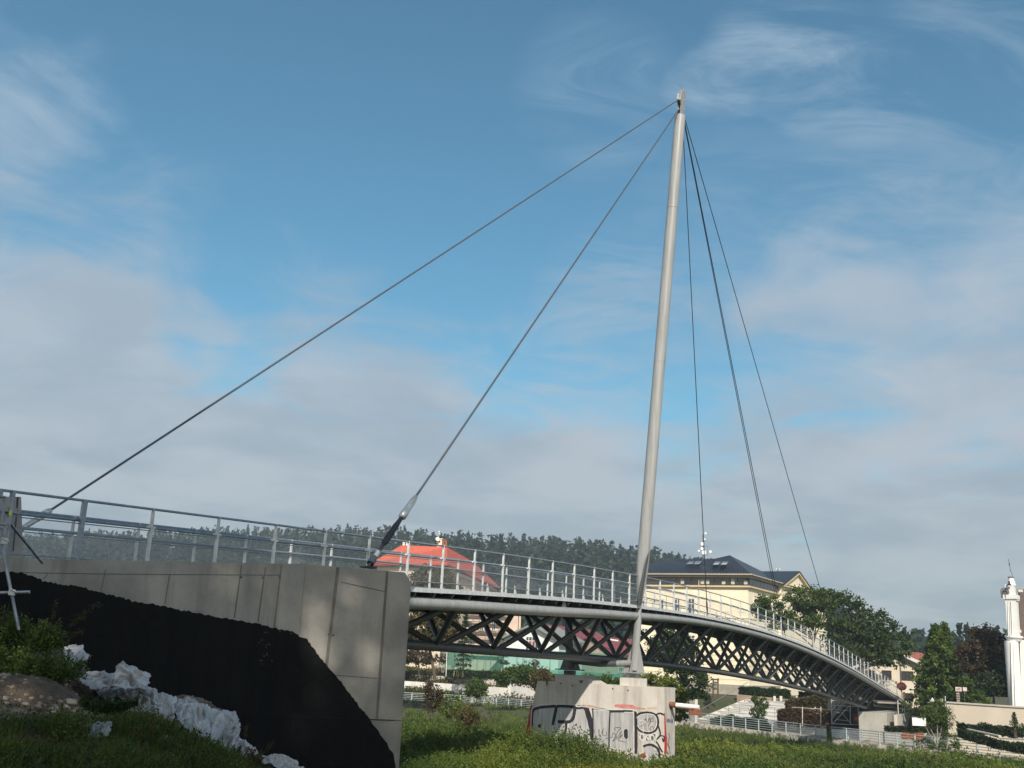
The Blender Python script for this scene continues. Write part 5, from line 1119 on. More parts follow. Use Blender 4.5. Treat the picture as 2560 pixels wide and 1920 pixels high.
# far abutment
zz_ = interp(BOTZ, 44.5) - .18
fa = thing('far_abutment', 'pale concrete abutment under the far bridge end, half in the shadow of the deck', 'abutment', B(43, 0, -4))
mb = MB(); a = B(43.4, -.5, 0, False); b = B(43.4, 2.1, 0, False); c_ = B(60, 2.1, 0, False); d_ = B(60, -.5, 0, False)
mb.prism([tz(p, -7) for p in (a, b, c_, d_)], (0, 0, 7 - 3.12)); mb.build('bearing_block', concrete('shade_greyed_concrete', (.44, .42, .38), (.34, .33, .30), .5, .8), fa)  # block greyed in its colour to make up for the weak deck shadow
fA = Fac(a, b)
a1_ = B(43.9, -1.3, 0, False); a2_ = B(70, -2.6, 0, False); mb = MB(); mb.prism([tz(a1_, -6.5), tz(a2_, -6.5), tz(a2_, -3.0), tz(a1_, -3.25)], BN * .3)
for i in range(9): q = a1_.lerp(a2_, .03 + i * .075); q.z = -2.55; mb.box(q + BN * .15, (.07, .07, 1.3))
mb.build('wing_wall', M_concl, fa)
# approach ramp past the bridge
mb = MB(); mb.prism([B(52.5, -.3, -.05), B(52.5, WD + .3, -.05), tz(B(75, WD + .3, 0, False), -3.0), tz(B(75, -.3, 0, False), -3.0)], (0, 0, -.3)); o = mb.build('approach_road', M_path); o['kind'] = 'structure'

# terraced white seating steps
st0, st1 = onz(1742, 1806, ZP), onz(1985, 1832, ZP); FT = Fac(st0 - (st1 - st0) * .0, st1)
back_t = 14.0; nstep = 8
steps = thing('terrace_steps', 'white terraced seating steps with side stair rising from the river path to the street', 'steps', st0)
for i in range(nstep):
    zt3 = ZP + (i + 1) * (GZ - .1 - ZP) / nstep; o0 = -i * 1.05; u1 = FT.L - 2.0 - max(0, (4 - i)) * .5; mb = MB(); FT.box(mb, 0, u1, zt3 - .37 - (.1 if i else 0), zt3, o0 - 1.15, o0); 
    FT.box(mb, 0, u1, zt3 - .05, zt3 + .012, o0 - .3, o0 + .04)
    mb.build('step', M_wallw, steps)
for i in range(16):
    zt3 = ZP + (i + .5) * (GZ - .1 - ZP) / 16; mb = MB(); FT.box(mb, .6, 3.0, zt3 - .02, zt3 + .06, -i * .52 - .5, -i * .52 + .03); mb.build('stair_tread', M_concl, steps)
mb = MB(); u0 = 0.0
pp_ = [FT.pt(-.2, ZP - .3, .2), FT.pt(-.2, ZP + .25, .2), FT.pt(-.2, GZ + .1, -8.2), FT.pt(-.2, GZ + .1, -9), FT.pt(-.2, ZP - .3, -9)]; mb.prism(pp_, FT.u * .18); FT.box(mb, -1.6, -.22, GZ - 1.4, GZ + .75, -8.6, -8.0); mb.build('side_wall', M_concl, steps)
sw = MB(); 
for p, q in ((FT.pt(-.05, ZP + 1.0, .3), FT.pt(-.05, GZ + 1.9, -8)),): sw.tube([p, q], .035, 6)
sw.build('handrail', M_gutter, steps)
# grey ramp and block left of the steps
rb = thing('ramp_wall', 'grey sloping ramp wall with steel handrail behind the rusty boom', 'wall', onz(1700, 1806, ZP))
r0q, r1q = onz(1690, 1803, ZP), onz(1741, 1809, ZP); FQ = Fac(r0q + Vector((0, 1, 0)), r1q + Vector((0, 1, 0))); mb = MB(); mb.prism([FQ.pt(-8, ZP - .3), FQ.pt(FQ.L, ZP - .3), FQ.pt(FQ.L, ZP + 2.6), FQ.pt(FQ.L * .5, ZP + 2.2), FQ.pt(-8, ZP + .2)], -FQ.n * .4); mb.build('wall', M_concl, rb)
mb = MB(); mb.tube([FQ.pt(-6, ZP + 1.2, .1), FQ.pt(FQ.L, ZP + 3.4, .1)], .035, 6); mb.build('handrail', M_gutter, rb)
# rail across the steps
sr = thing('step_railing', 'thin steel railing crossing the white seating steps halfway up', 'railing', FT.pt(3, ZP + 1.2, -3))
mb = MB(); mb.tube([FT.pt(2.8, ZP + 2.25, -2.2), FT.pt(FT.L - 3, ZP + 2.25, -2.2)], .025, 6)
for i in range(6): u = 3 + i * (FT.L - 6.2) / 5; mb.tube([FT.pt(u, ZP + 1.1, -2.2), FT.pt(u, ZP + 2.25, -2.2)], .022, 6)
mb.build('rail', M_gutter, sr)
# info kiosk frame at the top of the steps
kq = at(1789, 1741, 138); ki = thing('information_board', 'tall brown timber frame with glazed notice panel standing at the head of the steps', 'notice board', kq)
k_ = 138 / F
for dx in (-6, 6): mb = MB(); mb.box(at(1789 + dx, 1719, 138), (.16, .16, 44 * k_)); mb.build('post', M_wood, ki)
mb = MB(); mb.box(at(1789, 1699, 138), (16 * k_, .3, .18)); mb.box(at(1789, 1723, 138), (12 * k_, .12, .14)); mb.box(at(1789, 1705, 138), (12 * k_, .12, .1)); mb.build('crossbar', M_wood, ki)
mb = MB(); mb.box(at(1789, 1714, 138), (9 * k_, .06, 15 * k_)); mb.build('panel', mat('notice_panel', (.28, .30, .22), .3, 0, .4, 2), ki)
# garden wall in pinkish stone above the steps, with gate posts
gw = thing('garden_wall', 'low pinkish stone garden wall with small piers in front of the yellow building', 'wall', at(1900, 1745, 134)); g0_, g1_ = at(1842, 1741, 135), at(2075, 1772, 128); FG2 = Fac(g0_, g1_)
mb = MB(); mb.prism([tz(g0_, -4.5), tz(g1_, -4.5), tz(g1_, at(2075, 1758, 128).z), tz(g0_, at(1842, 1736, 135).z)], -FG2.n * .4); mb.build('wall', mat('pink_stone', (.36, .27, .21), .9, 0, .15, 3, bump=.4), gw)
for x in (1936, 1952, 1992, 2022): q = FG2.hit(x, 1750, .2); mb = MB(); mb.box(Vector((q.x, q.y, q.z - .2)), (.28, .28, 1.3)); mb.build('pier', M_concl, gw)

# tower scaffold beside the far abutment
ts = thing('scaffold_tower', 'open galvanised scaffold tower with diagonal braces and dark netting left of the far abutment', 'scaffold', at(2120, 1814, 112))
TY = 111.0; T_ = lambda x, y, d=0: at(x, y, TY + d)
mb = MB()
for x in (2078, 2125): mb.tube([T_(x, 1744), T_(x + (2 if x < 2100 else 1), 1809)], .045, 6)
for x in (2078, 2125, 2145): mb.tube([T_(x, 1750, 2), T_(x + 1, 1812, 2)], .04, 6)
for y in (1752, 1763, 1809): mb.tube([T_(2078, y), T_(2156, y + 4)], .045, 6)
mb.tube([T_(2088, 1774, 1), T_(2126, 1777, 1)], .04, 6); mb.tube([T_(2092, 1799, 1), T_(2122, 1802, 1)], .04, 6)
mb.build('tube_frame', mat('scaffold_zinc', (.50, .53, .52), .5, .3), ts)
for p, q in (((2123, 1765), (2082, 1809)), ((2102, 1779), (2129, 1811)), ((2079, 1775), (2088, 1765))): mb = MB(); mb.tube([T_(*p), T_(*q)], .04, 6); mb.build('brace', mat('scaffold_zinc', (.5, .5, .5)), ts)
mb = MB(); mb.box(T_(2120, 1790, 5), (4.2, .1, 2.9)); mb.box(T_(2134, 1770, 4.9), (2.4, .1, 1.6)); mb.build('netting', M_black, ts)
mb = MB(); mb.box(T_(2095, 1781, 1.2), (.32, .04, .13)); mb.build('sign', M_white, ts)
mb = MB(); mb.box(T_(2146, 1797, 2.4), (1.1, .05, .95)); mb.build('panel', M_rust, ts); mb = MB(); mb.box(T_(2141, 1797, 2.0), (.36, .05, .32), ) ; mb.build('orange_sheet', mat('orange_plastic', (.75, .24, .03), .6), ts)
q = at(2068, 1815, 106); on_ = thing('orange_bucket', 'small bright orange bucket on the wall top left of the scaffold tower', 'bucket', q); mb = MB(); mb.tube([q, q + UP * .28], [.12, .17], 10); mb.build('body', mat('orange_red', (.80, .12, .03), .6), on_); mb = MB(); mb.tube([q + UP * .28 + Vector((.17 * math.cos(t), 0, .17 * math.sin(t))) for t in [math.pi * i / 8 for i in range(9)]], .012, 5); mb.build('handle', M_gutter, on_)
# netting fence posts left of the tower
nf = thing('net_fence', 'light wire fence with pale posts in front of the brown hedge', 'fence', at(2005, 1815, 112))
for x in (2006, 2052): mb = MB(); mb.tube([at(x, 1815 if x < 2040 else 1812, 110), at(x, 1767, 110)], .05, 6); mb.build('post', M_concl, nf)
mb = MB(); mb.tube([at(1980, 1768, 110), at(2078, 1774, 110)], .02, 5); mb.build('wire', M_concl, nf)
# banner, signs, lamps near the far bridge end
def signboard(name, label, x, y, Y, w, h, yb_, m, cat='sign', pole=True, face=None):
    q = at(x, yb_, Y); t = thing(name, label, cat, q); k = Y / F; mb = MB(); c = at(x, y, Y); mb.box(c, (w * k, .06, h * k)); b_ = mb.build('panel', m, t)
    if pole: mb = MB(); mb.tube([q, c + Vector((0, .08, 0))], .04, 6); mb.build('pole', M_gutter, t)
    return t, b_, c, k
t, b_, c, k = signboard('banner', 'white rectangular banner hung on dark bars right of the far abutment', 2297, 1803, 100, 34, 21, 1822, M_white, 'banner', False)
mb = MB(); mb.tube([at(2279, 1790, 99.9), at(2281, 1824, 99.9)], .03, 6); mb.tube([at(2280, 1791, 99.9), at(2318, 1793, 99.9)], .03, 6); mb.build('frame', M_black, t)
t, b_, c, k = signboard('direction_sign', 'pinkish signboard with small dark writing above the cream wall', 2396, 1723, 99, 15, 10, 1757, mat('pink_sign', (.62, .50, .46), .7))
mb = MB()
for i in range(3): mb.box(c + Vector((-.15 + .12 * i, -.034, .02 * i)), (.07, .006, .12 - .02 * i))
mb.box(c + Vector((0, -.034, -.07)), (.3, .006, .03)); mb.build('writing', M_black, b_)
t, b_, c, k = signboard('notice_sign', 'small faded board with dark rows below the pinkish sign', 2395, 1743, 98.7, 7, 20, 1757, mat('faded_board', (.40, .32, .27), .8))
for i in range(3): mb = MB(); mb.box(c + Vector((0, -.034, .2 - .2 * i)), (.2, .006, .10)); mb.build('writing', M_black, b_)
t, b_, c, k = signboard('notice_sign', 'second pinkish board right of the signboard, seen edge-on', 2412, 1723, 99.5, 10, 9, 1757, mat('pink_sign', (.6, .5, .46), .7))
t, b_, c, k = signboard('road_sign', 'back of a triangular road sign beside the small cream house', 2331, 1749, 104, 1, 1, 1775, M_galv)
mb = MB(); mb.prism([at(2331, 1743, 104), at(2337, 1754, 104), at(2325, 1754, 104)], (0, .03, 0)); mb.build('triangle', M_galv, t)
t, b_, c, k = signboard('road_sign', 'back of an oblong road sign left of the cream wall', 2354, 1752, 102, 7, 10, 1775, mat('sign_back', (.36, .36, .26), .6))
q = at(2363, 1760, 99); t = thing('street_pole', 'thin grey pole at the left end of the cream wall', 'pole', q); mb = MB(); mb.tube([q - UP * .5, at(2363, 1740, 99)], .04, 6); mb.build('pole', M_galv, t)
t, b_, c, k = signboard('utility_box', 'peach coloured utility cabinet at the foot of the small cream house', 2256, 1739, 121, 13, 18, 1748, mat('peach_box', (.72, .52, .33), .8), 'cabinet', False)
# lamps and poles on the left
for x, y0, y1, Y, lab in ((1098, 1630, 1684, 168, 'first slim white pole from the abutment, before the dark hedge'), (1116, 1620, 1692, 164, 'second and taller slim white pole, right beside the green net')):
    q = at(x - 1, y1, Y); t = thing('lamp_pole', lab, 'pole', q); mb = MB(); mb.tube([q, at(x + 3, y0 - 40, Y)], .055, 8); mb.build('pole', M_white, t); mb = MB(); mb.box(at(x + 3, y0 - 40, Y), (.5, .2, .1)); mb.build('lamp_head', M_gutter, t)
# low white building strip, street wall, hedge gap panels, green net
lw = thing('low_outbuilding', 'low white outbuilding with a row of small dark openings left below the truss', 'building', at(1050, 1684, 176)); b0, b1 = at(960, 1684, 178), at(1089, 1684, 174); FW = Fac(b0, b1)
zt4 = at(1050, 1660, 176).z; zb4 = at(1050, 1685, 176).z; mb = MB(); mb.prism([tz(b0, zb4 - 1), tz(b1, zb4 - 1), tz(b1, zt4), tz(b0, zt4)], -FW.n * 5); mb.build('wall', M_cream, lw)
for x in (1019, 1034, 1043, 1052, 1065): u0, u1, z0, z1 = FW.rect(x, 1676, x + 8, 1680); mb = MB(); FW.box(mb, u0, u1, z0, z1, .002, .03); mb.build('opening', M_black, lw)
stw = thing('street_wall', 'long low whitish wall along the upper street on the left far bank', 'wall', at(1100, 1700, 168)); b0, b1 = at(900, 1692, 176), at(1240, 1706, 160); mb = MB(); 
mb.prism([tz(b0, at(900, 1697, 176).z), tz(b1, at(1240, 1713, 160).z - .3), tz(b1, at(1240, 1697, 160).z), tz(b0, at(900, 1680, 176).z)], Vector((0, .4, 0))); mb.build('wall', M_concl, stw)
for x, w, h in ((1140, 8, 18), (1107, 8, 16)):
    q = at(x, 1684, 166.5); t = thing('wall_remnant', 'ragged white bit of wall showing %s the pale pole by the hedge' % ('right of' if x > 1120 else 'left of'), 'panel', q); mb = MB(); pts = []
    for i in range(12): a = i * math.pi / 6; pts.append(at(x + w / 2 * math.cos(a) * random.uniform(.7, 1.15), 1675 - h / 2 * math.sin(a) * random.uniform(.7, 1.15), 166.5))
    mb.prism(pts, (0, .05, 0)); mb.build('panel', M_cream, t)
gn = thing('green_net', 'tall translucent green windbreak net on posts behind the left hedge', 'net', at(1200, 1670, 172)); 
gm_, gt, gb = nodemat('green_net_mesh'); gb.inputs['Base Color'].default_value = (.012, .17, .13, 1); gb.inputs['Roughness'].default_value = .8; tr = gt.nodes.new('ShaderNodeBsdfTransparent'); tr.inputs[0].default_value = (.70, .95, .88, 1); ms = gt.nodes.new('ShaderNodeMixShader'); ms.inputs[0].default_value = .45
gt.links.new(tr.outputs[0], ms.inputs[1]); gt.links.new(gb.outputs[0], ms.inputs[2]); gt.links.new(ms.outputs[0], gt.nodes['Material Output'].inputs[0])
mb = MB(); P = [(1112, 1672, 173), (1250, 1680, 171), (1420, 1690, 169), (1570, 1700, 167)]; T4 = [at(x, y, Y) for x, y, Y in P]; mb.add(T4 + [p + UP * 3.6 for p in T4], [(i, i + 1, 5 + i, 4 + i) for i in range(3)]); mb.build('net', gm_, gn, recalc=False)
mb = MB(); mb.add([p + Vector((0, -.1, 0)) for p in T4[1:]] + [p + Vector((0, -.1, .75)) for p in T4[1:]], [(0, 1, 4, 3), (1, 2, 5, 4)]); mb.build('lower_net', gm_, gn, recalc=False)
for x in (1136, 1214, 1291, 1306, 1374): q = at(x, 1672 + (x - 1112) * .06, 171.5); mb = MB(); mb.tube([q, q + UP * 3.7], .05, 6); mb.build('post', mat('green_post', (.05, .22, .18), .6), gn)
# staked saplings
for x, y, hh, lab in ((1258, 1651, 17, 'young street tree with three pale stakes, left of the white house base'), (1334, 1656, 13, 'young street tree with reddish leaves, right of the other sapling')):
    q = at(x, 1690, 158); tree('sapling', lab, 'tree', q, [plobe(x, y, 158, 14, hh * .8, 12), plobe(x + 6, y + 6, 158, 11, 8)], L_purple if x > 1300 else L_dark, 26, 26, .30, .16, .06, limbs=3)
for x0 in (1136, 1254): 
    t = thing('tree_stakes', 'three pale timber stakes tied round a sapling, %s' % ('against the hedge' if x0 < 1200 else 'below the leafy sapling'), 'stakes', at(x0 + 5, 1692, 157))
    for dx in (0, 5, 9): mb = MB(); mb.tube([at(x0 + dx - (2 if dx == 0 else -1), 1692, 157), at(x0 + dx + 1, 1669, 157)], .05, 5); mb.build('stake', mat('pale_timber', (.45, .38, .27), .8), t)
# flower basket
q = at(2254, 1716, 110); t = thing('flower_basket', 'round hanging basket of dark red flowers in front of the cream house', 'flowers', q); P = rng.normal(size=(600, 3)); P /= np.linalg.norm(P, axis=1)[:, None]; P = P * (rng.uniform(.5, 1, 600) ** .4)[:, None] * np.array([.46, .46, .40]) + np.array(q); V, Q = leaves(P, .13); npmesh('flowers', V, Q, leafmat('flower_red', (.10, .02, .015), (.32, .09, .06)), t, rng.uniform(0, 1, 600))
mb = MB(); mb.tube([q, Vector((q.x, q.y, GZ))], .04, 6); mb.build('pole', M_gutter, t)

# ------------------------------------------------------------------ trees and shrubs of the far bank
def gz(x, y, Y): q = at(x, y, Y); return Vector((q.x, q.y, hz1(q.x, q.y)))
tree('maple_tree', 'leafy maple with visible forked trunk in front of the right facade of the yellow building', 'tree', at(2030, 1720, 132), [plobe(2020, 1500, 132, 58, 32), plobe(2000, 1545, 132, 42, 34), plobe(2050, 1540, 132, 34, 48), plobe(1925, 1525, 132, 32, 40), plobe(1900, 1520, 133, 22, 26), plobe(1960, 1560, 132, 40, 18), plobe(2065, 1500, 132, 26, 34)], L_mid, 330, 40, .55, .30, .20, tp=at(2035, 1545, 132))
tree('lime_tree', 'big dark broad tree between the yellow building and the small cream house', 'tree', at(2180, 1760, 121), [plobe(2115, 1540, 121, 44, 66), plobe(2175, 1575, 121, 46, 64), plobe(2232, 1610, 120, 44, 60), plobe(2140, 1620, 121, 70, 44), plobe(2215, 1650, 120, 44, 22), plobe(2100, 1600, 122, 40, 60)], L_lime, 300, 42, .60, .34, .25)
conifer('thuja_tree', 'bright green pointed conifer between the cream house and the copper beech', tuple(at(2352, 1800, 108)), (1800 - 1583) * 108 / F, 100 * 108 / F, L_conif, 17000, .30, 24, cat='tree', droop=.1)
conifer('thuja_tree', 'paler loose conifer standing close behind the bright green one', tuple(at(2375, 1800, 112)), (1800 - 1578) * 112 / F, 60 * 112 / F, L_conif, 5600, .28, 18, cat='tree', droop=-.2)
tree('copper_beech', 'dark reddish copper beech left of the chapel turret', 'tree', at(2465, 1800, 106), [plobe(2450, 1650, 106, 48, 50), plobe(2500, 1640, 106, 38, 56), plobe(2468, 1605, 106, 30, 30), plobe(2425, 1625, 106, 32, 20), plobe(2440, 1585, 107, 14, 16), plobe(2468, 1580, 107, 9, 17), plobe(2475, 1690, 106, 52, 30)], L_purple, 300, 42, .5, .27, .2)
tree('dark_tree', 'blackish green tree mass in front of the copper beech above the cream wall', 'tree', at(2490, 1800, 103), [plobe(2480, 1715, 103, 50, 32), plobe(2515, 1700, 103, 22, 50), plobe(2440, 1730, 103, 34, 24)], L_dark, 170, 42, .45, .25, .15)
for i, (x, y, rx, rz, m_, lab) in enumerate(((2437, 1748, 36, 16, L_mid, 'light green bushes just behind the cream wall, right of the signs'), (2418, 1715, 14, 18, L_mid, 'small light green bush by the pinkish signs'), (2385, 1745, 22, 18, L_dark, 'dark bush at the left end of the cream wall'))):
    shrub('bush', lab, at(x, 1765, 100), [plobe(x, y, 100, rx, rz)], m_, 30, 44, .3, .2, cat='bush')
for i, (x, y0, y1) in enumerate(((2292, 1612, 1660), (2306, 1620, 1665), (2322, 1628, 1668))): conifer('distant_pine', ['hazy bare-topped pine, leftmost behind the cream house roof', 'hazy pine in the middle behind the cream house roof', 'hazy pine, rightmost above the terracotta roof'][i], tuple(at(x, y1 + 20, 300)), (y1 + 20 - y0) * 300 / F, 1.9, L_forest, 500, .5, 10, cat='tree')
# trees seen through and below the truss
tree('chestnut_tree', 'full green tree seen through the truss just right of the mast leg', 'tree', at(1700, 1790, 104), [plobe(1660, 1630, 104, 42, 44), plobe(1705, 1650, 104, 48, 58), plobe(1735, 1715, 103, 38, 50), plobe(1690, 1590, 105, 34, 24)], L_dark, 240, 42, .5, .26, .2)
shrub('laurel_bush', 'sunlit broad-leaved bush right behind the pier and mast foot', at(1640, 1830, 74), [plobe(1620, 1725, 74, 60, 40), plobe(1665, 1740, 74, 46, 52), plobe(1600, 1700, 75, 30, 16), plobe(1690, 1775, 73, 30, 28)], L_lit, 220, 44, .28, .17, cat='bush')
shrub('laurel_bush', 'green bush showing left of the mast foot above the pier', at(1495, 1770, 86), [plobe(1480, 1712, 86, 44, 22), plobe(1530, 1712, 86, 36, 22)], L_mid, 120, 40, .3, .18, cat='bush')
tree('olive_tree', 'rounded olive brown tree behind the abutment end, seen above and through the truss', 'tree', at(1088, 1690, 128), [plobe(1085, 1465, 128, 56, 50), plobe(1060, 1500, 128, 60, 50), plobe(1110, 1500, 128, 42, 50), plobe(1068, 1570, 127, 60, 48), plobe(1112, 1560, 129, 40, 46)], L_olive, 620, 46, .60, .38, .20)
tree('dark_tree', 'low dark reddish bushes and trees left above the white outbuilding', 'tree', at(1050, 1690, 165), [plobe(1045, 1645, 165, 44, 20), plobe(1085, 1645, 165, 30, 16), plobe(1010, 1640, 165, 30, 26)], L_purple, 90, 40, .6, .32, .15)
conifer('spruce_tree', 'small dark spruce before the scaffolded block', tuple(at(1157, 1685, 150)), (1685 - 1543) * 150 / F, 1.9, L_dark, 2200, .26, 14, droop=.2)
for x0, x1, y, Y, h, m_, lab in ((1118, 1420, 1683, 160, 16, L_dark, 'long dark clipped hedge under the green net'), ):
    t = thing('hedge', lab, 'hedge', at((x0 + x1) / 2, y + 12, Y)); n_ = 14000; P = np.array([tuple(at(random.uniform(x0, x1), 0, Y)) for _ in range(10)]); a = at(x0, y, Y + 4); b = at(x1, y + 14, Y - 4); uu = rng.uniform(0, 1, n_); P = np.array(a)[None] + (np.array(b) - np.array(a))[None] * uu[:, None]; P[:, 1] += rng.uniform(-.7, .7, n_); P[:, 2] += rng.uniform(-h * .5, h * .5, n_) * Y / F * 1.1; V, Q = leaves(P, .26); npmesh('foliage', V, Q, m_, t, rng.uniform(0, .8, n_))
def hedge(name, lab, pts, Y0, Y1, h, m_, n_=5000, leaf=.22, thick=.6, ragg=.2, cat='hedge'):
    """pts: picture polyline of the hedge centre; h: half height in picture px"""
    t = thing(name, lab, cat, at(pts[len(pts) // 2][0], pts[len(pts) // 2][1] + h, (Y0 + Y1) / 2)); P = []; 
    for i in range(len(pts) - 1):
        a = at(*pts[i], Y0 + (Y1 - Y0) * i / (len(pts) - 1)); b = at(*pts[i + 1], Y0 + (Y1 - Y0) * (i + 1) / (len(pts) - 1)); k = n_ // (len(pts) - 1); uu = rng.uniform(0, 1, k); q = np.array(a)[None] + (np.array(b) - np.array(a))[None] * uu[:, None]
        bump = np.array([noise.noise(Vector((float(p[0]) * .9, float(p[1]) * .9, 3))) for p in q]); q[:, 1] += rng.uniform(-thick, thick, k); q[:, 2] += rng.uniform(-1, 1 + 0, k) * h * Y0 / F + bump * ragg * (rng.uniform(0, 1, k)) * 2; P.append(q)
    P = np.concatenate(P); V, Q = leaves(P, leaf); npmesh('foliage', V, Q, m_, t, np.clip(.4 + np.repeat(rng.uniform(-.3, .3, len(P) // 10 + 1), 10)[:len(P)] + rng.uniform(-.3, .3, len(P)), 0, 1))
    mb = MB()
    for i in range(len(pts) - 1):
        q = at(*pts[i], Y0 + (Y1 - Y0) * i / (len(pts) - 1)); mb.tube([q - UP * h * Y0 / F, q], .03, 4)
    mb.build('stem', M_trunk, t); return t
hedge('hedge', 'dark clipped hedge on the garden wall before the yellow building', [(1848, 1727), (1900, 1730), (1975, 1737)], 136, 132, 10, L_dark, 6000)
hedge('hedge', 'short dark hedge right of the gate piers under the truss', [(1998, 1738), (2075, 1748)], 131, 127, 9, L_dark, 2600)
hedge('hedge', 'dense brown clipped hedge left of the scaffold tower', [(1945, 1798), (1975, 1790), (2020, 1794), (2078, 1798)], 119, 113, 19, L_brown, 9000, .18)
hedge('dark_shrubs', 'dark rounded shrubs above the brown hedge', [(1965, 1765), (2000, 1758), (2040, 1755), (2075, 1762)], 122, 118, 13, L_olive, 5000, cat='shrub')
hedge('ivy_bank', 'ivy covered slope spilling below the white steps', [(1795, 1812), (1840, 1812), (1885, 1815), (1930, 1826)], 127, 117, 12, L_dark, 8000, .18, 1.0, .5, 'shrub')
hedge('ivy_bank', 'dark creeping shrub at the foot of the steps, left part', [(1775, 1803), (1830, 1797), (1880, 1806)], 128, 122, 7, L_mid, 2600, .18, cat='shrub')
shrub('young_tree', 'small leafy tree growing in front of the white steps', at(1898, 1808, 120), [plobe(1895, 1778, 120, 20, 26), plobe(1905, 1762, 120, 16, 18), plobe(1890, 1750, 120, 9, 10)], L_mid, 90, 34, .26, .17, cat='tree')
hedge('hanging_creeper', 'dark creeper hanging over the white wall below the orange bucket', [(2072, 1822), (2074, 1850), (2070, 1872)], 102, 100, 9, L_dark, 2600, .18, cat='creeper')
hedge('scrub_hedge', 'low dark juniper hedge under the cream wall, upper row', [(2400, 1822), (2440, 1824), (2500, 1826), (2600, 1838)], 95, 90, 11, L_dark, 8000, .17, .8, .3)
hedge('scrub_hedge', 'dark sloping hedge beside the ramp coping, lower row', [(2400, 1832), (2460, 1850), (2540, 1872), (2600, 1880)], 92, 86, 10, L_dark, 8000, .17, .8)
hedge('scrub_hedge', 'low dark bushes under the white banner', [(2215, 1820), (2270, 1822), (2360, 1826)], 103, 99, 6, L_dark, 3500, .17)
conifer('small_spruce', 'tiny pointed spruce sticking out of the juniper hedge', tuple(at(2538, 1830, 90)), (1830 - 1787) * 90 / F, .55, L_dark, 700, .12, 10, cat='tree')
# concrete ramp copings right
t = thing('ramp_coping', 'pale stepped coping line running down through the dark hedge', 'kerb', at(2460, 1832, 91)); mb = MB(); mb.bar(at(2420, 1823, 92), at(2499, 1840, 88), .25, .10); mb.bar(at(2499, 1840, 88), at(2500, 1845, 88), .2, .2); mb.bar(at(2500, 1846, 87.5), at(2600, 1851, 84), .25, .10); mb.build('coping', M_concl, t)
# shrubs on the grassy slope left of the pier
SLOPE = 1
for x, y, Y, rx, rz, m_, lab in ((1190, 1722, 140, 26, 20, L_mid, 'lone green bush above the left white wall'), (1300, 1690, 132, 70, 22, L_mid, 'large green mound of shrubs between hedge and pier'), (1355, 1705, 120, 26, 26, L_olive, 'pale flowering shrub touching the left edge of the pier')):
    shrub('slope_shrub', lab, at(x, y + rz, Y), [plobe(x - rx * .4, y + 2, Y, rx * .6, rz * .8), plobe(x + rx * .4, y, Y, rx * .6, rz), plobe(x, y - rz * .2, Y, rx * .5, rz * .9)], m_, int(60 + rx * 1.6), 40, .5, .28, cat='shrub')
q0 = at(1075, 1745, 80)
for x, y, Y, rx, rz, m_, lab in ((1078, 1742, 78, 26, 34, L_purple, 'tall dark red dock-like weed standing before the white wall by the abutment'), (1130, 1765, 78, 46, 26, L_lit, 'leafy green sapling clump before the left white wall'), (1165, 1785, 74, 34, 22, L_olive, 'drooping brownish green shrub in the meadow left of the pier'), (1170, 1830, 62, 30, 26, L_brown, 'dried brown weed in the meadow with a few yellow flowers')):
    shrub('meadow_bush', lab, at(x, y + rz + 12, Y), [plobe(x, y, Y, rx * .8, rz), plobe(x + rx * .4, y + 8, Y, rx * .6, rz * .7)], m_, 46, 30, .32, .15, cat='bush')
# tall multi-stem willow near the right
tb = onz(2343, 1912, -5.0)
wt = thing('willow_tree', 'young multi-stemmed willow with pale bare stems and narrow crown in the right meadow', 'tree', tb)
YY = tb.y; lobes = [plobe(2345, 1778, YY, 34, 30), plobe(2325, 1795, YY, 26, 20), plobe(2365, 1800, YY, 18, 28), plobe(2310, 1862, YY, 26, 16), plobe(2365, 1856, YY, 30, 26), plobe(2392, 1870, YY, 16, 18)]
P, v = crown_points(lobes, 150, 34, .20, -1); V, Q = leaves(P, .14, 0, .35); npmesh('crown', V, Q, L_mid, wt, v); mb = MB()
for pts in ([(2340, 1914), (2344, 1850), (2343, 1810), (2340, 1775)], [(2346, 1914), (2348, 1860), (2330, 1830), (2314, 1800)], [(2340, 1914), (2340, 1860), (2325, 1838), (2310, 1808)], [(2352, 1914), (2366, 1878), (2372, 1840), (2369, 1800)], [(2310, 1908), (2302, 1880), (2300, 1862)], [(2370, 1912), (2385, 1885), (2390, 1865)], [(2346, 1850), (2352, 1830), (2356, 1800)]):
    mb.tube([at(x, y, YY) for x, y in pts], [.05, .04, .03, .012][:len(pts)], 6)
mb.build('trunk', M_trunkp, wt)

# ------------------------------------------------------------------ hill forest (one mass) and pines one can tell apart on the skyline
def forest(name, n_, azr, rr0, rr1, per, leaf, h0, h1, m_):
    a = rng.uniform(azr[0], azr[1], n_); r = 285 + (rng.uniform(rr0, rr1, n_) - 285) / 355 * (rdist(a) - 285); x = np.sin(a) * r; y = np.cos(a) * r; z = hz(x, y); H = rng.uniform(h0, h1, n_)
    X = []; vv = []
    t = rng.uniform(0, 1, (n_, per)); ang = rng.uniform(0, 6.283, (n_, per)); con = rng.uniform(0, 1, n_) < .6
    R = np.where(con[:, None], (1 - t) ** .8 * 2.3 + .3, np.sqrt(np.maximum(0, 1 - (2 * t - 1.1) ** 2)) * 3.0 + .3) * rng.uniform(.4, 1, (n_, per))
    P = np.stack([x[:, None] + np.cos(ang) * R, y[:, None] + np.sin(ang) * R, z[:, None] - .5 + H[:, None] * (.18 + .82 * t)], 2).reshape(-1, 3)
    var = np.clip(.5 + rng.uniform(-.35, .35, n_)[:, None] + rng.uniform(-.25, .25, (n_, per)), 0, 1).reshape(-1)
    V, Q = leaves(P, leaf); o = npmesh(name, V, Q, m_, var=var); o['kind'] = 'stuff'; return o
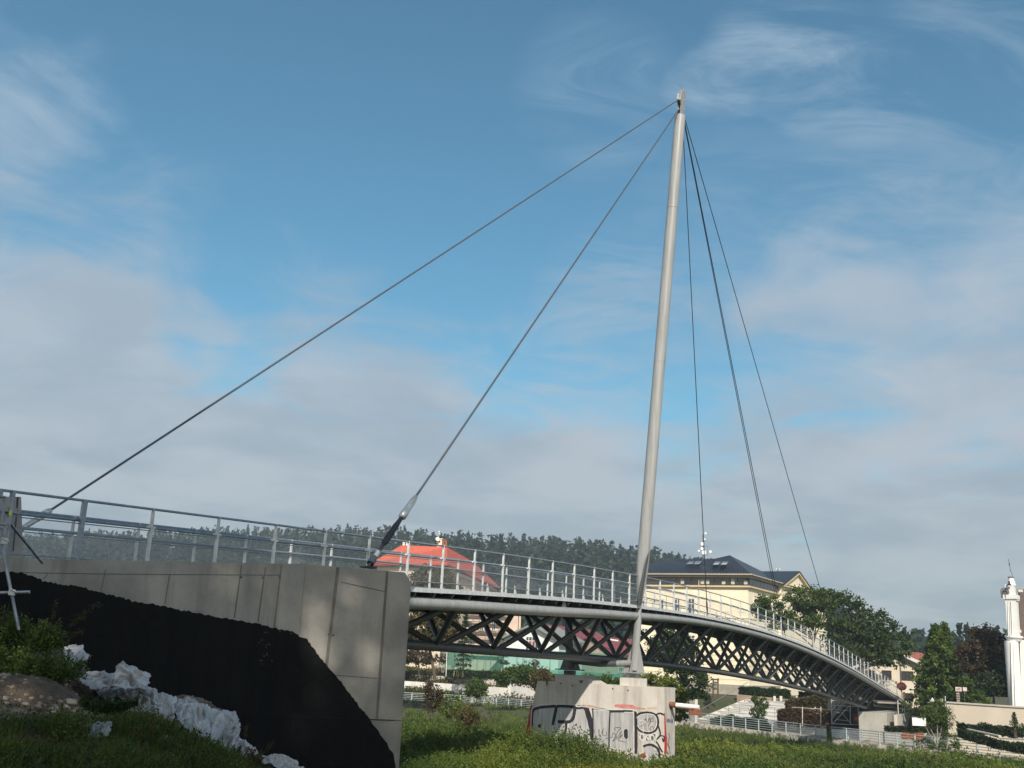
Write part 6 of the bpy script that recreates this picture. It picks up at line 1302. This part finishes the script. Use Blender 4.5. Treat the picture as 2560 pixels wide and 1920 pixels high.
fo = forest('hill_forest', 5200, (-.55, .50), 290, 650, 46, 2.4, 7, 18, L_forest); tag(fo, 'dark conifer forest covering the hillside behind the town', 'forest')
pine0 = None; pk = [(640, 1322), (668, 1318), (705, 1322), (735, 1316), (790, 1322), (872, 1326), (890, 1322), (955, 1324), (985, 1330), (1022, 1328), (1060, 1330), (1148, 1332), (1240, 1338), (1276, 1332), (1300, 1355), (1346, 1350), (1366, 1350), (1400, 1345), (1415, 1362), (1453, 1352), (1475, 1348), (1512, 1354), (1530, 1364), (1551, 1360), (1572, 1376), (1630, 1390), (575, 1330), (820, 1332)]
protos = []
def pine(base, H, R, kind):
    t = thing('skyline_pine', 'tall dark pine with ragged crown on the hill skyline', 'tree', base, 'pines standing out on the hill skyline'); n_ = 240
    if kind == 0: f = rng.uniform(.35, 1, n_); RR = (1 - f) ** .75 * R * 1.3 + .25
    else: f = rng.uniform(.45, 1, n_); RR = np.sqrt(np.maximum(0, 1 - ((f - .74) / .27) ** 2)) * R + .2
    a = rng.uniform(0, 6.28, n_); rad = RR * rng.uniform(.2, 1, n_); P = np.stack([base.x + np.cos(a) * rad + np.sin(f * 23) * .5, base.y + np.sin(a) * rad, base.z + H * f], 1); V, Q = leaves(P, 1.15); npmesh('crown', V, Q, L_forest, t, np.clip(rng.uniform(-.1, .8, n_), 0, 1))
    mb = MB(); mb.tube([base - UP * 2, base + UP * H * .95], [.22, .06], 5); mb.build('trunk', M_trunk, t); return t
for i, (x, y) in enumerate(pk):
    v = ray(x, y); dd2 = float(rdist(math.atan2(v.x, v.y))) * (.955 + (i * 37 % 25) / 1000); p = v * (dd2 / math.hypot(v.x, v.y)); g = hz1(p.x, p.y); base = Vector((p.x, p.y, g)); H = p.z - g
    if i < 4: protos.append((pine(base, H, random.uniform(2.2, 3.0), i % 2), H))
    else:
        pr, H0 = protos[(i * 7 + i // 3) % 4]; c = copy_tree(pr, base); s_ = max(.6, min(1.6, H / H0)); c.scale = (s_ * random.uniform(.8, 1.1),) * 2 + (H / H0,)

# ------------------------------------------------------------------ meadow grass and weeds (nobody could count them)
def scatter(name, label, cat, pts, proto, m_, smin, smax, zoff=0, z=None, kind='stuff'):
    """pts (n,2) ground positions; proto (V,Q) local clump of quads"""
    V0, Q0 = proto; n_ = len(pts); a = rng.uniform(0, 6.283, n_); s = rng.uniform(smin, smax, n_); zz = hz(pts[:, 0], pts[:, 1]) + zoff if z is None else z
    c, si = np.cos(a), np.sin(a); X = (V0[None, :, 0] * c[:, None] - V0[None, :, 1] * si[:, None]) * s[:, None] + pts[:, 0, None]; Y = (V0[None, :, 0] * si[:, None] + V0[None, :, 1] * c[:, None]) * s[:, None] + pts[:, 1, None]; Z = V0[None, :, 2] * s[:, None] * rng.uniform(.75, 1.25, n_)[:, None] + zz[:, None]
    V = np.stack([X, Y, Z], 2).reshape(-1, 3); Q = (Q0[None] + (np.arange(n_) * len(V0))[:, None, None]).reshape(-1, 4); var = np.clip(np.repeat(.5 + .5 * np.array([noise.noise(Vector((p[0] * .22, p[1] * .22, 1))) for p in pts]) + rng.uniform(-.25, .25, n_), len(Q0)) + rng.uniform(-.2, .2, n_ * len(Q0)), 0, 1)
    o = npmesh(name, V, Q, m_, var=var); tag(o, label, cat, kind=kind); return o
def tuft(n_, h, spread, w, lean=.5):
    V = []; Q = []
    for i in range(n_):
        a = random.uniform(0, 6.283); r = random.uniform(0, spread); b = Vector((math.cos(a) * r, math.sin(a) * r, 0)); d = Vector((random.uniform(-1, 1), random.uniform(-1, 1), 0)) * lean * h; hh = h * random.uniform(.5, 1.1); sd_ = Vector((math.cos(a + 1.3), math.sin(a + 1.3), 0)) * w
        m_ = b + d * .35 + UP * hh * .6; t = b + d + UP * hh; k = len(V); V += [b - sd_, b + sd_, m_ + sd_ * .8, m_ - sd_ * .8, t, t + sd_ * .1]; Q += [(k, k + 1, k + 2, k + 3), (k + 3, k + 2, k + 5, k + 4)]
    return np.array([tuple(v) for v in V]), np.array(Q)
def weed(n_, h, spread, leaf):
    P = np.stack([rng.normal(0, spread * .5, n_), rng.normal(0, spread * .5, n_), rng.uniform(.05, 1, n_) ** .8 * h], 1); V, Q = leaves(P, leaf, .2, .5); return V, Q
def region(n_, poly):
    """random ground points whose picture position falls in the picture quadrilateral region (y range by distance)"""
    out_ = []
    while len(out_) < n_:
        k = n_ * 3; Y = (1 / rng.uniform(1 / poly[3], 1 / poly[2], k)); X = rng.uniform(-1, 1, k) * .55 * Y; 
        sx = 1280 + F * (X / Y) / 1.0; ok = (sx > poly[0]) & (sx < poly[1]); ye = np.interp(X, EX, EY); ok &= Y < ye - 1.5
        out_ += list(zip(X[ok], Y[ok]))
    return np.array(out_[:n_])
t1 = tuft(9, .55, .22, .022); t2 = tuft(12, .34, .2, .02, .7); wd1 = weed(44, .8, .5, .10); wd2 = weed(50, .55, .6, .085)
scatter('meadow_grass', 'green meadow grass along the river bed', 'grass', region(19000, (400, 2900, 38, 118)), t1, L_grass, .7, 1.35)
scatter('meadow_grass', 'short grass on the far meadow strip', 'grass', region(11000, (500, 2900, 75, 150)), t2, L_grass, .8, 1.5)
scatter('meadow_weeds', 'leafy knee-high weeds in the meadow', 'weeds', region(6200, (500, 2900, 40, 105)), wd1, L_mid, .5, 1.15)
t3 = tuft(16, .75, .3, .02, .6)
for lab_, mm_, nn_, sd_2, th_, pr_, s0_, s1_ in (('tall uncut grass standing in patches in the meadow', L_grass, 9000, 5.0, .02, t3, .6, 1.3), ('straw coloured dry grass patches in the meadow', L_olive, 4500, 31.0, .16, t3, .5, 1.1)):
    pts_ = region(nn_, (960, 2700, 46, 100)); cl_ = np.array([noise.noise(Vector((a * .14, b * .10, sd_2))) for a, b in pts_]); scatter('tall_grass', lab_, 'grass', pts_[cl_ > th_], pr_, mm_, s0_, s1_)
ws_ = weed(40, 1.1, 1.1, .30)
for lab_, mm_, nn_, sd_2, th_ in (('green scrub covering the slope below the left street', L_mid, 2600, 2.0, -.1), ('brownish scrub patches on the slope below the left street', L_brown, 1700, 12.0, .02), ('olive scrub patches on the slope below the left street', L_olive, 1700, 42.0, .0)):
    x_ = rng.uniform(-34, 7, nn_); y_ = np.interp(x_, EX, EY) + rng.uniform(7.5, 24, nn_); cl_ = np.array([noise.noise(Vector((a * .13, b * .13, sd_2))) for a, b in zip(x_, y_)]); k_ = cl_ > th_
    scatter('slope_scrub', lab_, 'scrub', np.stack([x_[k_], y_[k_]], 1), ws_, mm_, .6, 1.4)
# big weed mound in front of the pier (rounded top, rising in the middle)
def mound(name, label, cx, cy, rx_, ry_, hgt, n_, m_, pr, smin=.7, smax=1.2):
    r = np.sqrt(rng.uniform(0, 1, n_)); a = rng.uniform(0, 6.283, n_); x = cx + np.cos(a) * r * rx_; y = cy + np.sin(a) * r * ry_; z = hz(x, y) + hgt * (1 - r ** 2) * rng.uniform(0, 1, n_) ** .35 - .15
    return scatter(name, label, 'weeds', np.stack([x, y], 1), pr, m_, smin, smax, z=z)
_v, _q, _w = stem_cloud((0, 0, 0), .55, .55, 1.0, 7, .085, 17, .9); wd3 = (_v, _q)
c_ = at(1395, 1800, 40.5); mound('weed_mound', 'large mound of green weeds heaped before the pier', c_.x, c_.y, 3.6, 1.9, 1.6, 1000, L_lit, wd3, .5, .9)
c_ = at(1370, 1800, 39.5); mound('weed_mound', 'lower left shoulder of the weed mound before the pier', c_.x, c_.y, 4.5, 2.0, .8, 900, L_lit, wd3, .5, .85)
c_ = at(1600, 1850, 37.5); mound('flowering_weeds', 'yellow flowering weeds at the foot of the pier', c_.x, c_.y, 4.0, 1.6, .55, 1100, L_grassy, wd2, .45, .75)
for nm_, lab_, mm_, sd_2, nn_ in (('tall_weeds', 'tall bright weeds growing in thick clumps over the meadow', L_lit, 3.0, 4600), ('tall_weeds', 'dark leafy weeds growing in clumps over the meadow', L_mid, 21.0, 2400)):
    pts_ = region(nn_ * 2, (1000, 2700, 44, 82)); cl_ = np.array([noise.noise(Vector((a * .16, b * .11, sd_2))) for a, b in pts_]); kp_ = cl_ > -.02; pts_ = pts_[kp_]; cl_ = cl_[kp_]
    scatter(nm_, lab_, 'weeds', pts_, wd3, mm_, .6, 1.45, z=hz(pts_[:, 0], pts_[:, 1]) + np.minimum(.75, cl_ * 2.2) * rng.uniform(0, 1, len(pts_)) - .1)
c_ = at(1960, 1880, 58); mound('weed_mound', 'bright green bushes in the meadow below the steps', c_.x, c_.y, 6, 3, 1.0, 900, L_lit, wd2, .6, 1.0)
for i_, (x_, Y_, rx_, ry_, h_, m_, l_) in enumerate(((1745, 84, 4.5, 3, 1.0, L_mid, 'low bush hump in the meadow right behind the pier'), (1840, 78, 4.5, 3, 1.1, L_dark, 'dark bush hump in the meadow below the white steps'), (1935, 84, 4.2, 3, .9, L_mid, 'green bush hump in the meadow below the brown hedge'), (2060, 74, 5, 3, 1.1, L_dark, 'dark bushes in the shadow of the bridge end'), (1720, 58, 3.5, 2.5, .8, L_dark, 'dark rough weeds beside the right foot of the pier'), (2160, 66, 4.5, 2.6, .8, L_olive, 'brownish rough weeds below the orange lettering'), (1090, 62, 5, 4, 1.0, L_mid, 'rough green bushes in the left meadow beside the abutment'), (2480, 70, 5, 2.6, .7, L_dark, 'dark ground shrubs in the right meadow corner'), (1810, 52, 2.6, 1.8, .8, L_lit, 'tall fresh green weed clump nearest the pier on its right'), (1960, 56, 3.2, 1.8, .9, L_lit, 'broad fresh green weed clump in front of the shaded bushes'), (2120, 50, 2.4, 1.6, .6, L_mid, 'uneven green weed clump in the near right meadow'), (2300, 52, 3.0, 1.6, .7, L_olive, 'dry straw weed clump left of the willow foot'), (2470, 50, 2.6, 1.6, .7, L_lit, 'fresh weed clump at the lower right corner'), (1050, 46, 1.8, 1.8, .8, L_mid, 'tall shoots crowding the abutment foot'), (1190, 52, 2.6, 1.8, .5, L_lit, 'uneven bright weeds in the near left meadow'), (1700, 44, 1.6, 1.4, .6, L_lit, 'weeds hiding the right foot of the pier'))):
    c_ = at(x_, 1850, Y_); mound('bush_hump', l_, c_.x, c_.y, rx_, ry_, h_, 700, m_, wd3, .6, 1.15)
c_ = at(2250, 1885, 66); mound('dry_weeds', 'dry brownish weeds round the willow', c_.x, c_.y, 7, 3, .9, 900, L_olive, wd2, .6, 1.0)
c_ = at(2540, 1900, 66); mound('weed_mound', 'dark green low bushes at the right edge of the meadow', c_.x, c_.y, 6, 3, .9, 900, L_mid, wd2, .6, 1.0)
c_ = at(1075, 1900, 40); mound('weed_mound', 'tall grassy weeds right beside the abutment foot', c_.x, c_.y, 2.4, 3, .8, 500, L_mid, wd2, .5, .9)

# ------------------------------------------------------------------ near bank: weeds, sheets, stones
def near_pts(n_, x0, x1, y0, y1, dens=None):
    x = rng.uniform(x0, x1, n_); y = rng.uniform(y0, y1, n_); wl = np.interp(x, [wA.x, wC.x, wE.x], [wA.y, wC.y, wE.y]); ok = (y < wl - .25)
    if dens is not None: ok &= dens(x, y)
    return np.stack([x[ok], y[ok]], 1)
g1 = tuft(10, .16, .09, .0045, .8); g2 = weed(22, .16, .16, .035); g3 = weed(40, .26, .20, .04)
def dn(x, y):
    s = np.array([noise.noise(Vector((a * .8, b * .8, 9))) for a, b in zip(x, y)]); px_ = 1280 + F * x / y; py_ = 1655 + .0454 * (px_ - 1280) - F * hz(x, y) / y
    wl_ = np.interp(x, [wA.x, wC.x, wE.x], [wA.y, wC.y, wE.y]); dirt = ((py_ > 1680) & (py_ < 1800) & (px_ < 560)) | ((wl_ - y < 3.0) & (px_ > 150) & (px_ < 760)) | ((wl_ - y < 6.5) & (px_ > 250) & (px_ < 640))
    return np.where(dirt, s > .30, s > -.20)
scatter('bank_grass', 'dark grass on the shaded near bank', 'grass', near_pts(26000, -12, -1, 8, 22, dn), g1, L_grass, .7, 1.6)
scatter('bank_weeds', 'low leafy ground cover on the shaded near bank', 'weeds', near_pts(9000, -12, -1, 8, 21, dn), g2, L_mid, .6, 1.5)
scatter('bank_weeds', 'taller tangled weeds on the shaded near bank', 'weeds', near_pts(1500, -12, -1, 8, 19, dn), g3, L_olive, .5, 1.1)
scatter('bank_weeds', 'taller bright leafy weeds on the shaded near bank', 'weeds', near_pts(1900, -12, -1, 8, 19, dn), g3, L_lit, .4, .9)
def nearbush(name, lab, x, y, Y, rx, rz, n_, m_, leaf=.055, ry=None):
    c = at(x, y, Y); k = Y / F; t = thing(name, lab, 'bush', Vector((c.x, c.y, c.z - rz * k))); V, Q, v = stem_cloud((c.x, c.y, c.z - rz * k), rx * k * 1.1, (ry or rx) * k * .7, rz * k * 2.1, int(n_ * .55), leaf, 44, .8); npmesh('foliage', V, Q, m_, t, v)
    mb = MB()
    for i in range(10): limb(mb, Vector((c.x + random.uniform(-.2, .2), c.y, c.z - rz * k)), Vector((c.x + random.uniform(-.8, .8) * rx * k, c.y, c.z + random.uniform(.2, .9) * rz * k)), .008, .003, 4)
    mb.build('stem', M_trunk, t); return t
nearbush('weed_bush', 'dense dark weed bush with tiny white flowers at the left edge under the wall', 60, 1655, 15.5, 100, 62, 330, L_mid)
nearbush('weed_bush', 'upper leafy shoots at the left edge below the scaffold tube', 20, 1570, 16.4, 42, 62, 120, L_mid)
nearbush('weed_bush', 'pointed leafy weed reaching up before the black wall', 122, 1580, 15.8, 34, 46, 90, L_mid, .05)
nearbush('burdock', 'small broad-leaved dark plant in front of the white sheets', 272, 1757, 14.2, 52, 20, 60, L_dark, .09)
nearbush('weed_bush', 'leafy weed poking through the lowest white sheet', 598, 1885, 17.5, 44, 26, 60, L_olive, .05)
# seed stalks
for i, (x0, y0, x1, y1, Y) in enumerate(((118, 1600, 142, 1502, 15.9), (150, 1580, 252, 1508, 16.0), (150, 1585, 215, 1542, 16.0), (160, 1595, 205, 1578, 16.0), (330, 1775, 352, 1722, 14.4), (318, 1775, 318, 1738, 14.4), (350, 1775, 362, 1745, 14.3), (610, 1860, 616, 1815, 18.2), (660, 1885, 682, 1855, 18.4), (375, 1850, 382, 1808, 12.5))):
    a, b = at(x0, y0, Y), at(x1, y1, Y); t = thing('seed_stalk', ['tall thin seed stalk curving up before the black wall', 'longest feathery stalk leaning right before the black wall', 'middle feathery stalk leaning right before the black wall', 'short feathery stalk leaning right, lowest of its bunch', 'grey green stalk in front of the white sheets', 'small stalk left of the grey green one', 'small stalk right of the grey green one', 'thin stalk by the lowest sheets', 'thin stalk at the corner joint of the black wall', 'single stalk rising from the grass below the sheets'][i], 'weed', a)
    m_ = a.lerp(b, .5) + UP * (.04 if i in (1, 2) else 0); mb = MB(); mb.tube([a, m_, b], [.004, .003, .0015], 4); mb.build('stem', L_olive, t)
    n_ = 170; f = rng.uniform(.35, 1, n_); P = np.array(a)[None] * (1 - f)[:, None] + np.array(b)[None] * f[:, None] + rng.normal(size=(n_, 3)) * .022; P[:, 2] += np.where(i in (1, 2), .16 * f * (1 - f), 0); V, Q = leaves(P, .024, 0, .4); npmesh('seeds', V, Q, L_olive if i != 4 else L_mid, t, rng.uniform(0, 1, n_))
pb = MB(); pb.ball((0, 0, .01), (.022, .018, .013), 5, 4); pV = np.array(pb.v); pQ = np.array([f for f in pb.f])
gp = near_pts(16000, -12, -1, 8, 22, lambda x, y: ~dn(x, y) | (rng.uniform(0, 1, len(x)) < .12)); scatter('gravel', 'loose pebbles and crumbs of earth on the bare dirt', 'gravel', gp, (pV, pQ), leafmat('pebble', (.07, .055, .042), (.30, .26, .21), 0), .35, 2.2)
# crumpled woven sheets
def sheet(name, label, top_, bot_, Y, seed, amp=.10, m=M_tarp, Ydep=None, nu=110, nv=60):
    """cloth between an upper and a lower picture line, crumpled, lying on the bank against the wall"""
    def pl(L, t):
        d = [0]; 
        for a, b in zip(L[:-1], L[1:]): d.append(d[-1] + math.hypot(b[0] - a[0], b[1] - a[1]))
        s = t * d[-1]; i = max(0, min(len(L) - 2, int(np.searchsorted(d, s) - 1))); f = (s - d[i]) / max(1e-6, d[i + 1] - d[i]); return L[i][0] + (L[i + 1][0] - L[i][0]) * f, L[i][1] + (L[i + 1][1] - L[i][1]) * f
    V = []; Y1 = Ydep or Y - .7; asp_ = max(1.2, math.hypot(top_[-1][0] - top_[0][0], top_[-1][1] - top_[0][1]) / 60)
    for j in range(nv):
        v = j / (nv - 1)
        for i in range(nu):
            u = i / (nu - 1); a = pl(top_, u); b = pl(bot_, u); e = min(u, 1 - u, v, 1 - v) * 6; e = min(1, e)
            x = a[0] + (b[0] - a[0]) * v; y = a[1] + (b[1] - a[1]) * v
            q = Vector((u * asp_ + seed, v * 1.3 + u * .5, seed)); r = 0; wq = Vector((noise.noise(q * 1.7), noise.noise(q * 1.7 + Vector((5, 5, 5))), 0)) * .55
            for o_, w_, ax_ in ((1.3, 1.0, 1.0), (2.6, .8, .6), (5.0, .26, 1.4), (11.0, .06, .8)):
                qq = (q + wq) * o_; n_ = noise.noise(Vector((qq.x * ax_, qq.y / ax_, qq.z))); r += w_ * (1 - abs(n_) * 2.6)
            fl = 1 - e
            Yc = Y + (Y1 - Y) * v - amp * (r - .9) * (.45 + .55 * e)
            ex = fl * (9 * noise.noise(Vector((u * asp_ * 4, v * 4, seed + 3))) + 4 * noise.noise(Vector((u * asp_ * 11, v * 11, seed + 5)))); ey = fl * (9 * noise.noise(Vector((u * asp_ * 4, v * 4, seed + 13))) + 4 * noise.noise(Vector((u * asp_ * 11, v * 11, seed + 15))))
            p = at(x + ex, y + ey, Yc); p.z += .05 * (r - .9) * e; V.append(p)
    Q = [(j * nu + i, j * nu + i + 1, (j + 1) * nu + i + 1, (j + 1) * nu + i) for j in range(nv - 1) for i in range(nu - 1)]
    mb = MB(); mb.add(V, Q, True); o = mb.build(name, m, None, V[nu * nv // 2], recalc=False); tag(o, label, 'sheet'); md = o.modifiers.new('thick', 'SOLIDIFY'); md.thickness = .008; return o
M_tarpg = mat('grey_felt_sheet', (.24, .225, .22), .9, 0, .15, 4, bump=.5, bscale=9)
sheet('white_sheet', 'small crumpled white sheet highest on the bank beside the weed bush', [(160, 1628), (172, 1613), (206, 1613), (208, 1628), (222, 1640)], [(166, 1650), (175, 1664), (180, 1671), (200, 1662), (222, 1643)], 17.2, 1, .07)
sheet('brown_sheet', 'brownish rag crumpled under the highest white sheet', [(180, 1668), (200, 1662), (212, 1668)], [(185, 1690), (200, 1692), (211, 1678)], 17.0, 2, .05, M_tarpg)
sheet('white_sheet', 'white sheet bundle with a peaked fold standing against the black wall', [(213, 1693), (222, 1681), (255, 1678), (275, 1684), (288, 1683), (302, 1653), (325, 1662), (350, 1676), (372, 1686)], [(192, 1700), (212, 1714), (240, 1724), (290, 1716), (320, 1722), (345, 1724), (366, 1722)], 18.0, 3, .10)
sheet('white_sheet', 'long white sheet lying below the peaked bundle', [(240, 1724), (270, 1722), (300, 1716), (335, 1712), (370, 1718), (400, 1730), (439, 1743)], [(252, 1748), (285, 1764), (318, 1777), (345, 1782), (372, 1780), (395, 1805), (436, 1800)], 18.2, 4, .10)
sheet('grey_sheet', 'narrow grey felt strip along the wall above the largest sheet', [(440, 1745), (480, 1741), (520, 1755), (548, 1776)], [(440, 1756), (480, 1752), (515, 1770), (548, 1784)], 19.6, 5, .05, M_tarpg, 19.4)
sheet('white_sheet', 'largest crumpled white sheet sprawling down the bank', [(434, 1765), (445, 1748), (480, 1745), (520, 1768), (560, 1777), (588, 1780), (597, 1800)], [(445, 1800), (470, 1830), (495, 1865), (512, 1880), (545, 1900), (575, 1880), (600, 1840)], 19.3, 6, .14, M_tarp, 17.8, 150, 100)
sheet('white_sheet', 'white sheet end half covered by weeds at the bank foot', [(555, 1852), (590, 1842), (610, 1850), (636, 1872), (650, 1888)], [(562, 1900), (580, 1916), (610, 1914), (640, 1902), (650, 1890)], 19.9, 7, .09, M_tarp, 19.0)
sheet('white_sheet', 'lowest white sheet draped at the bottom edge by the wall', [(654, 1892), (690, 1886), (715, 1888), (740, 1905), (765, 1925)], [(655, 1905), (680, 1912), (700, 1925), (720, 1945), (765, 1945)], 21.5, 8, .06, M_tarp, 21.0)
sheet('white_sheet', 'pale sheet scrap lying in the grass below the others', [(210, 1815), (240, 1810), (278, 1808)], [(215, 1842), (245, 1846), (272, 1838)], 12.6, 9, .05, mat('dirty_sheet', (.30, .32, .32), .8, 0, .2, 6), 12.2, 30, 16)
# stones
st_p = None
for i in range(40):
    x, y = random.choice(((random.uniform(10, 300), random.uniform(1705, 1800)), (random.uniform(400, 520), random.uniform(1800, 1880)), (random.uniform(0, 300), random.uniform(1740, 1800))))
    # meet the ground
    v = ray(x, y); Y = 9.0
    while Y < 21 and at(x, y, Y).z > hz1(at(x, y, Y).x, Y): Y += .1
    p = at(x, y, Y); s = random.uniform(.025, .07) * (2.0 if i < 4 else 1)
    if i % 8 == 0 or st_p is None:
        mb = MB(); mb.ball(p, (s * 1.4, s, s * .6), 8, 6); o = mb.build('stone', M_stone, None, p)
        for vv in o.data.vertices: vv.co *= 1 + .35 * noise.noise(vv.co * 25 + Vector((i, 0, 0)))
        for pl_ in o.data.polygons: pl_.use_smooth = False
        tag(o, 'pale rubble stone lying on the bare dirt of the near bank', 'stone', 'rubble stones on the near bank'); st_p = o
    else:
        c = st_p.copy(); scene.collection.objects.link(c); c.location = p; c.rotation_euler = (random.uniform(0, 1), 0, random.uniform(0, 6)); c.scale = (random.uniform(.6, 1.3),) * 3

# ------------------------------------------------------------------ the tall trees behind the viewer that shade the near bank and abutment
for i, (x, y, h, lab) in enumerate(((-9.5, -15, 39, 'big tree behind the viewer, far left'), (-4.0, -17, 41, 'big tree behind the viewer, second from left'), (1.0, -16, 37, 'big tree behind the viewer, third from left'), (-15.5, -13, 37, 'big tree behind the viewer, outermost left'))):
    b = Vector((x, y, -1.5)); tree('shade_tree', lab, 'tree', b, [(x, y, h * .80, 2.9, 3.4, 7.0), (x + .4, y + .5, h * .55, 3.4, 3.6, 7.5), (x - .3, y, h * .30, 2.9, 3.2, 6.0)], L_dark, [380, 290, 270, 330][i], 44, 1.15, .62, .45)

# ------------------------------------------------------------------ morning haze over the valley
hzb = MB(); hzb.box((0, 480, 60), (3000, 1560, 150)); o = hzb.build('haze', bpy.data.materials.new('haze_air')); hm = o.data.materials[0]; hm.use_nodes = True; t = hm.node_tree; t.nodes.clear()
oo = t.nodes.new('ShaderNodeOutputMaterial'); pv = t.nodes.new('ShaderNodeVolumePrincipled'); pv.inputs['Density'].default_value = .00040; pv.inputs['Color'].default_value = (.80, .90, 1.0, 1); pv.inputs['Anisotropy'].default_value = .2; t.links.new(pv.outputs[0], oo.inputs['Volume']); o['kind'] = 'stuff'; o.display_type = 'BOUNDS'
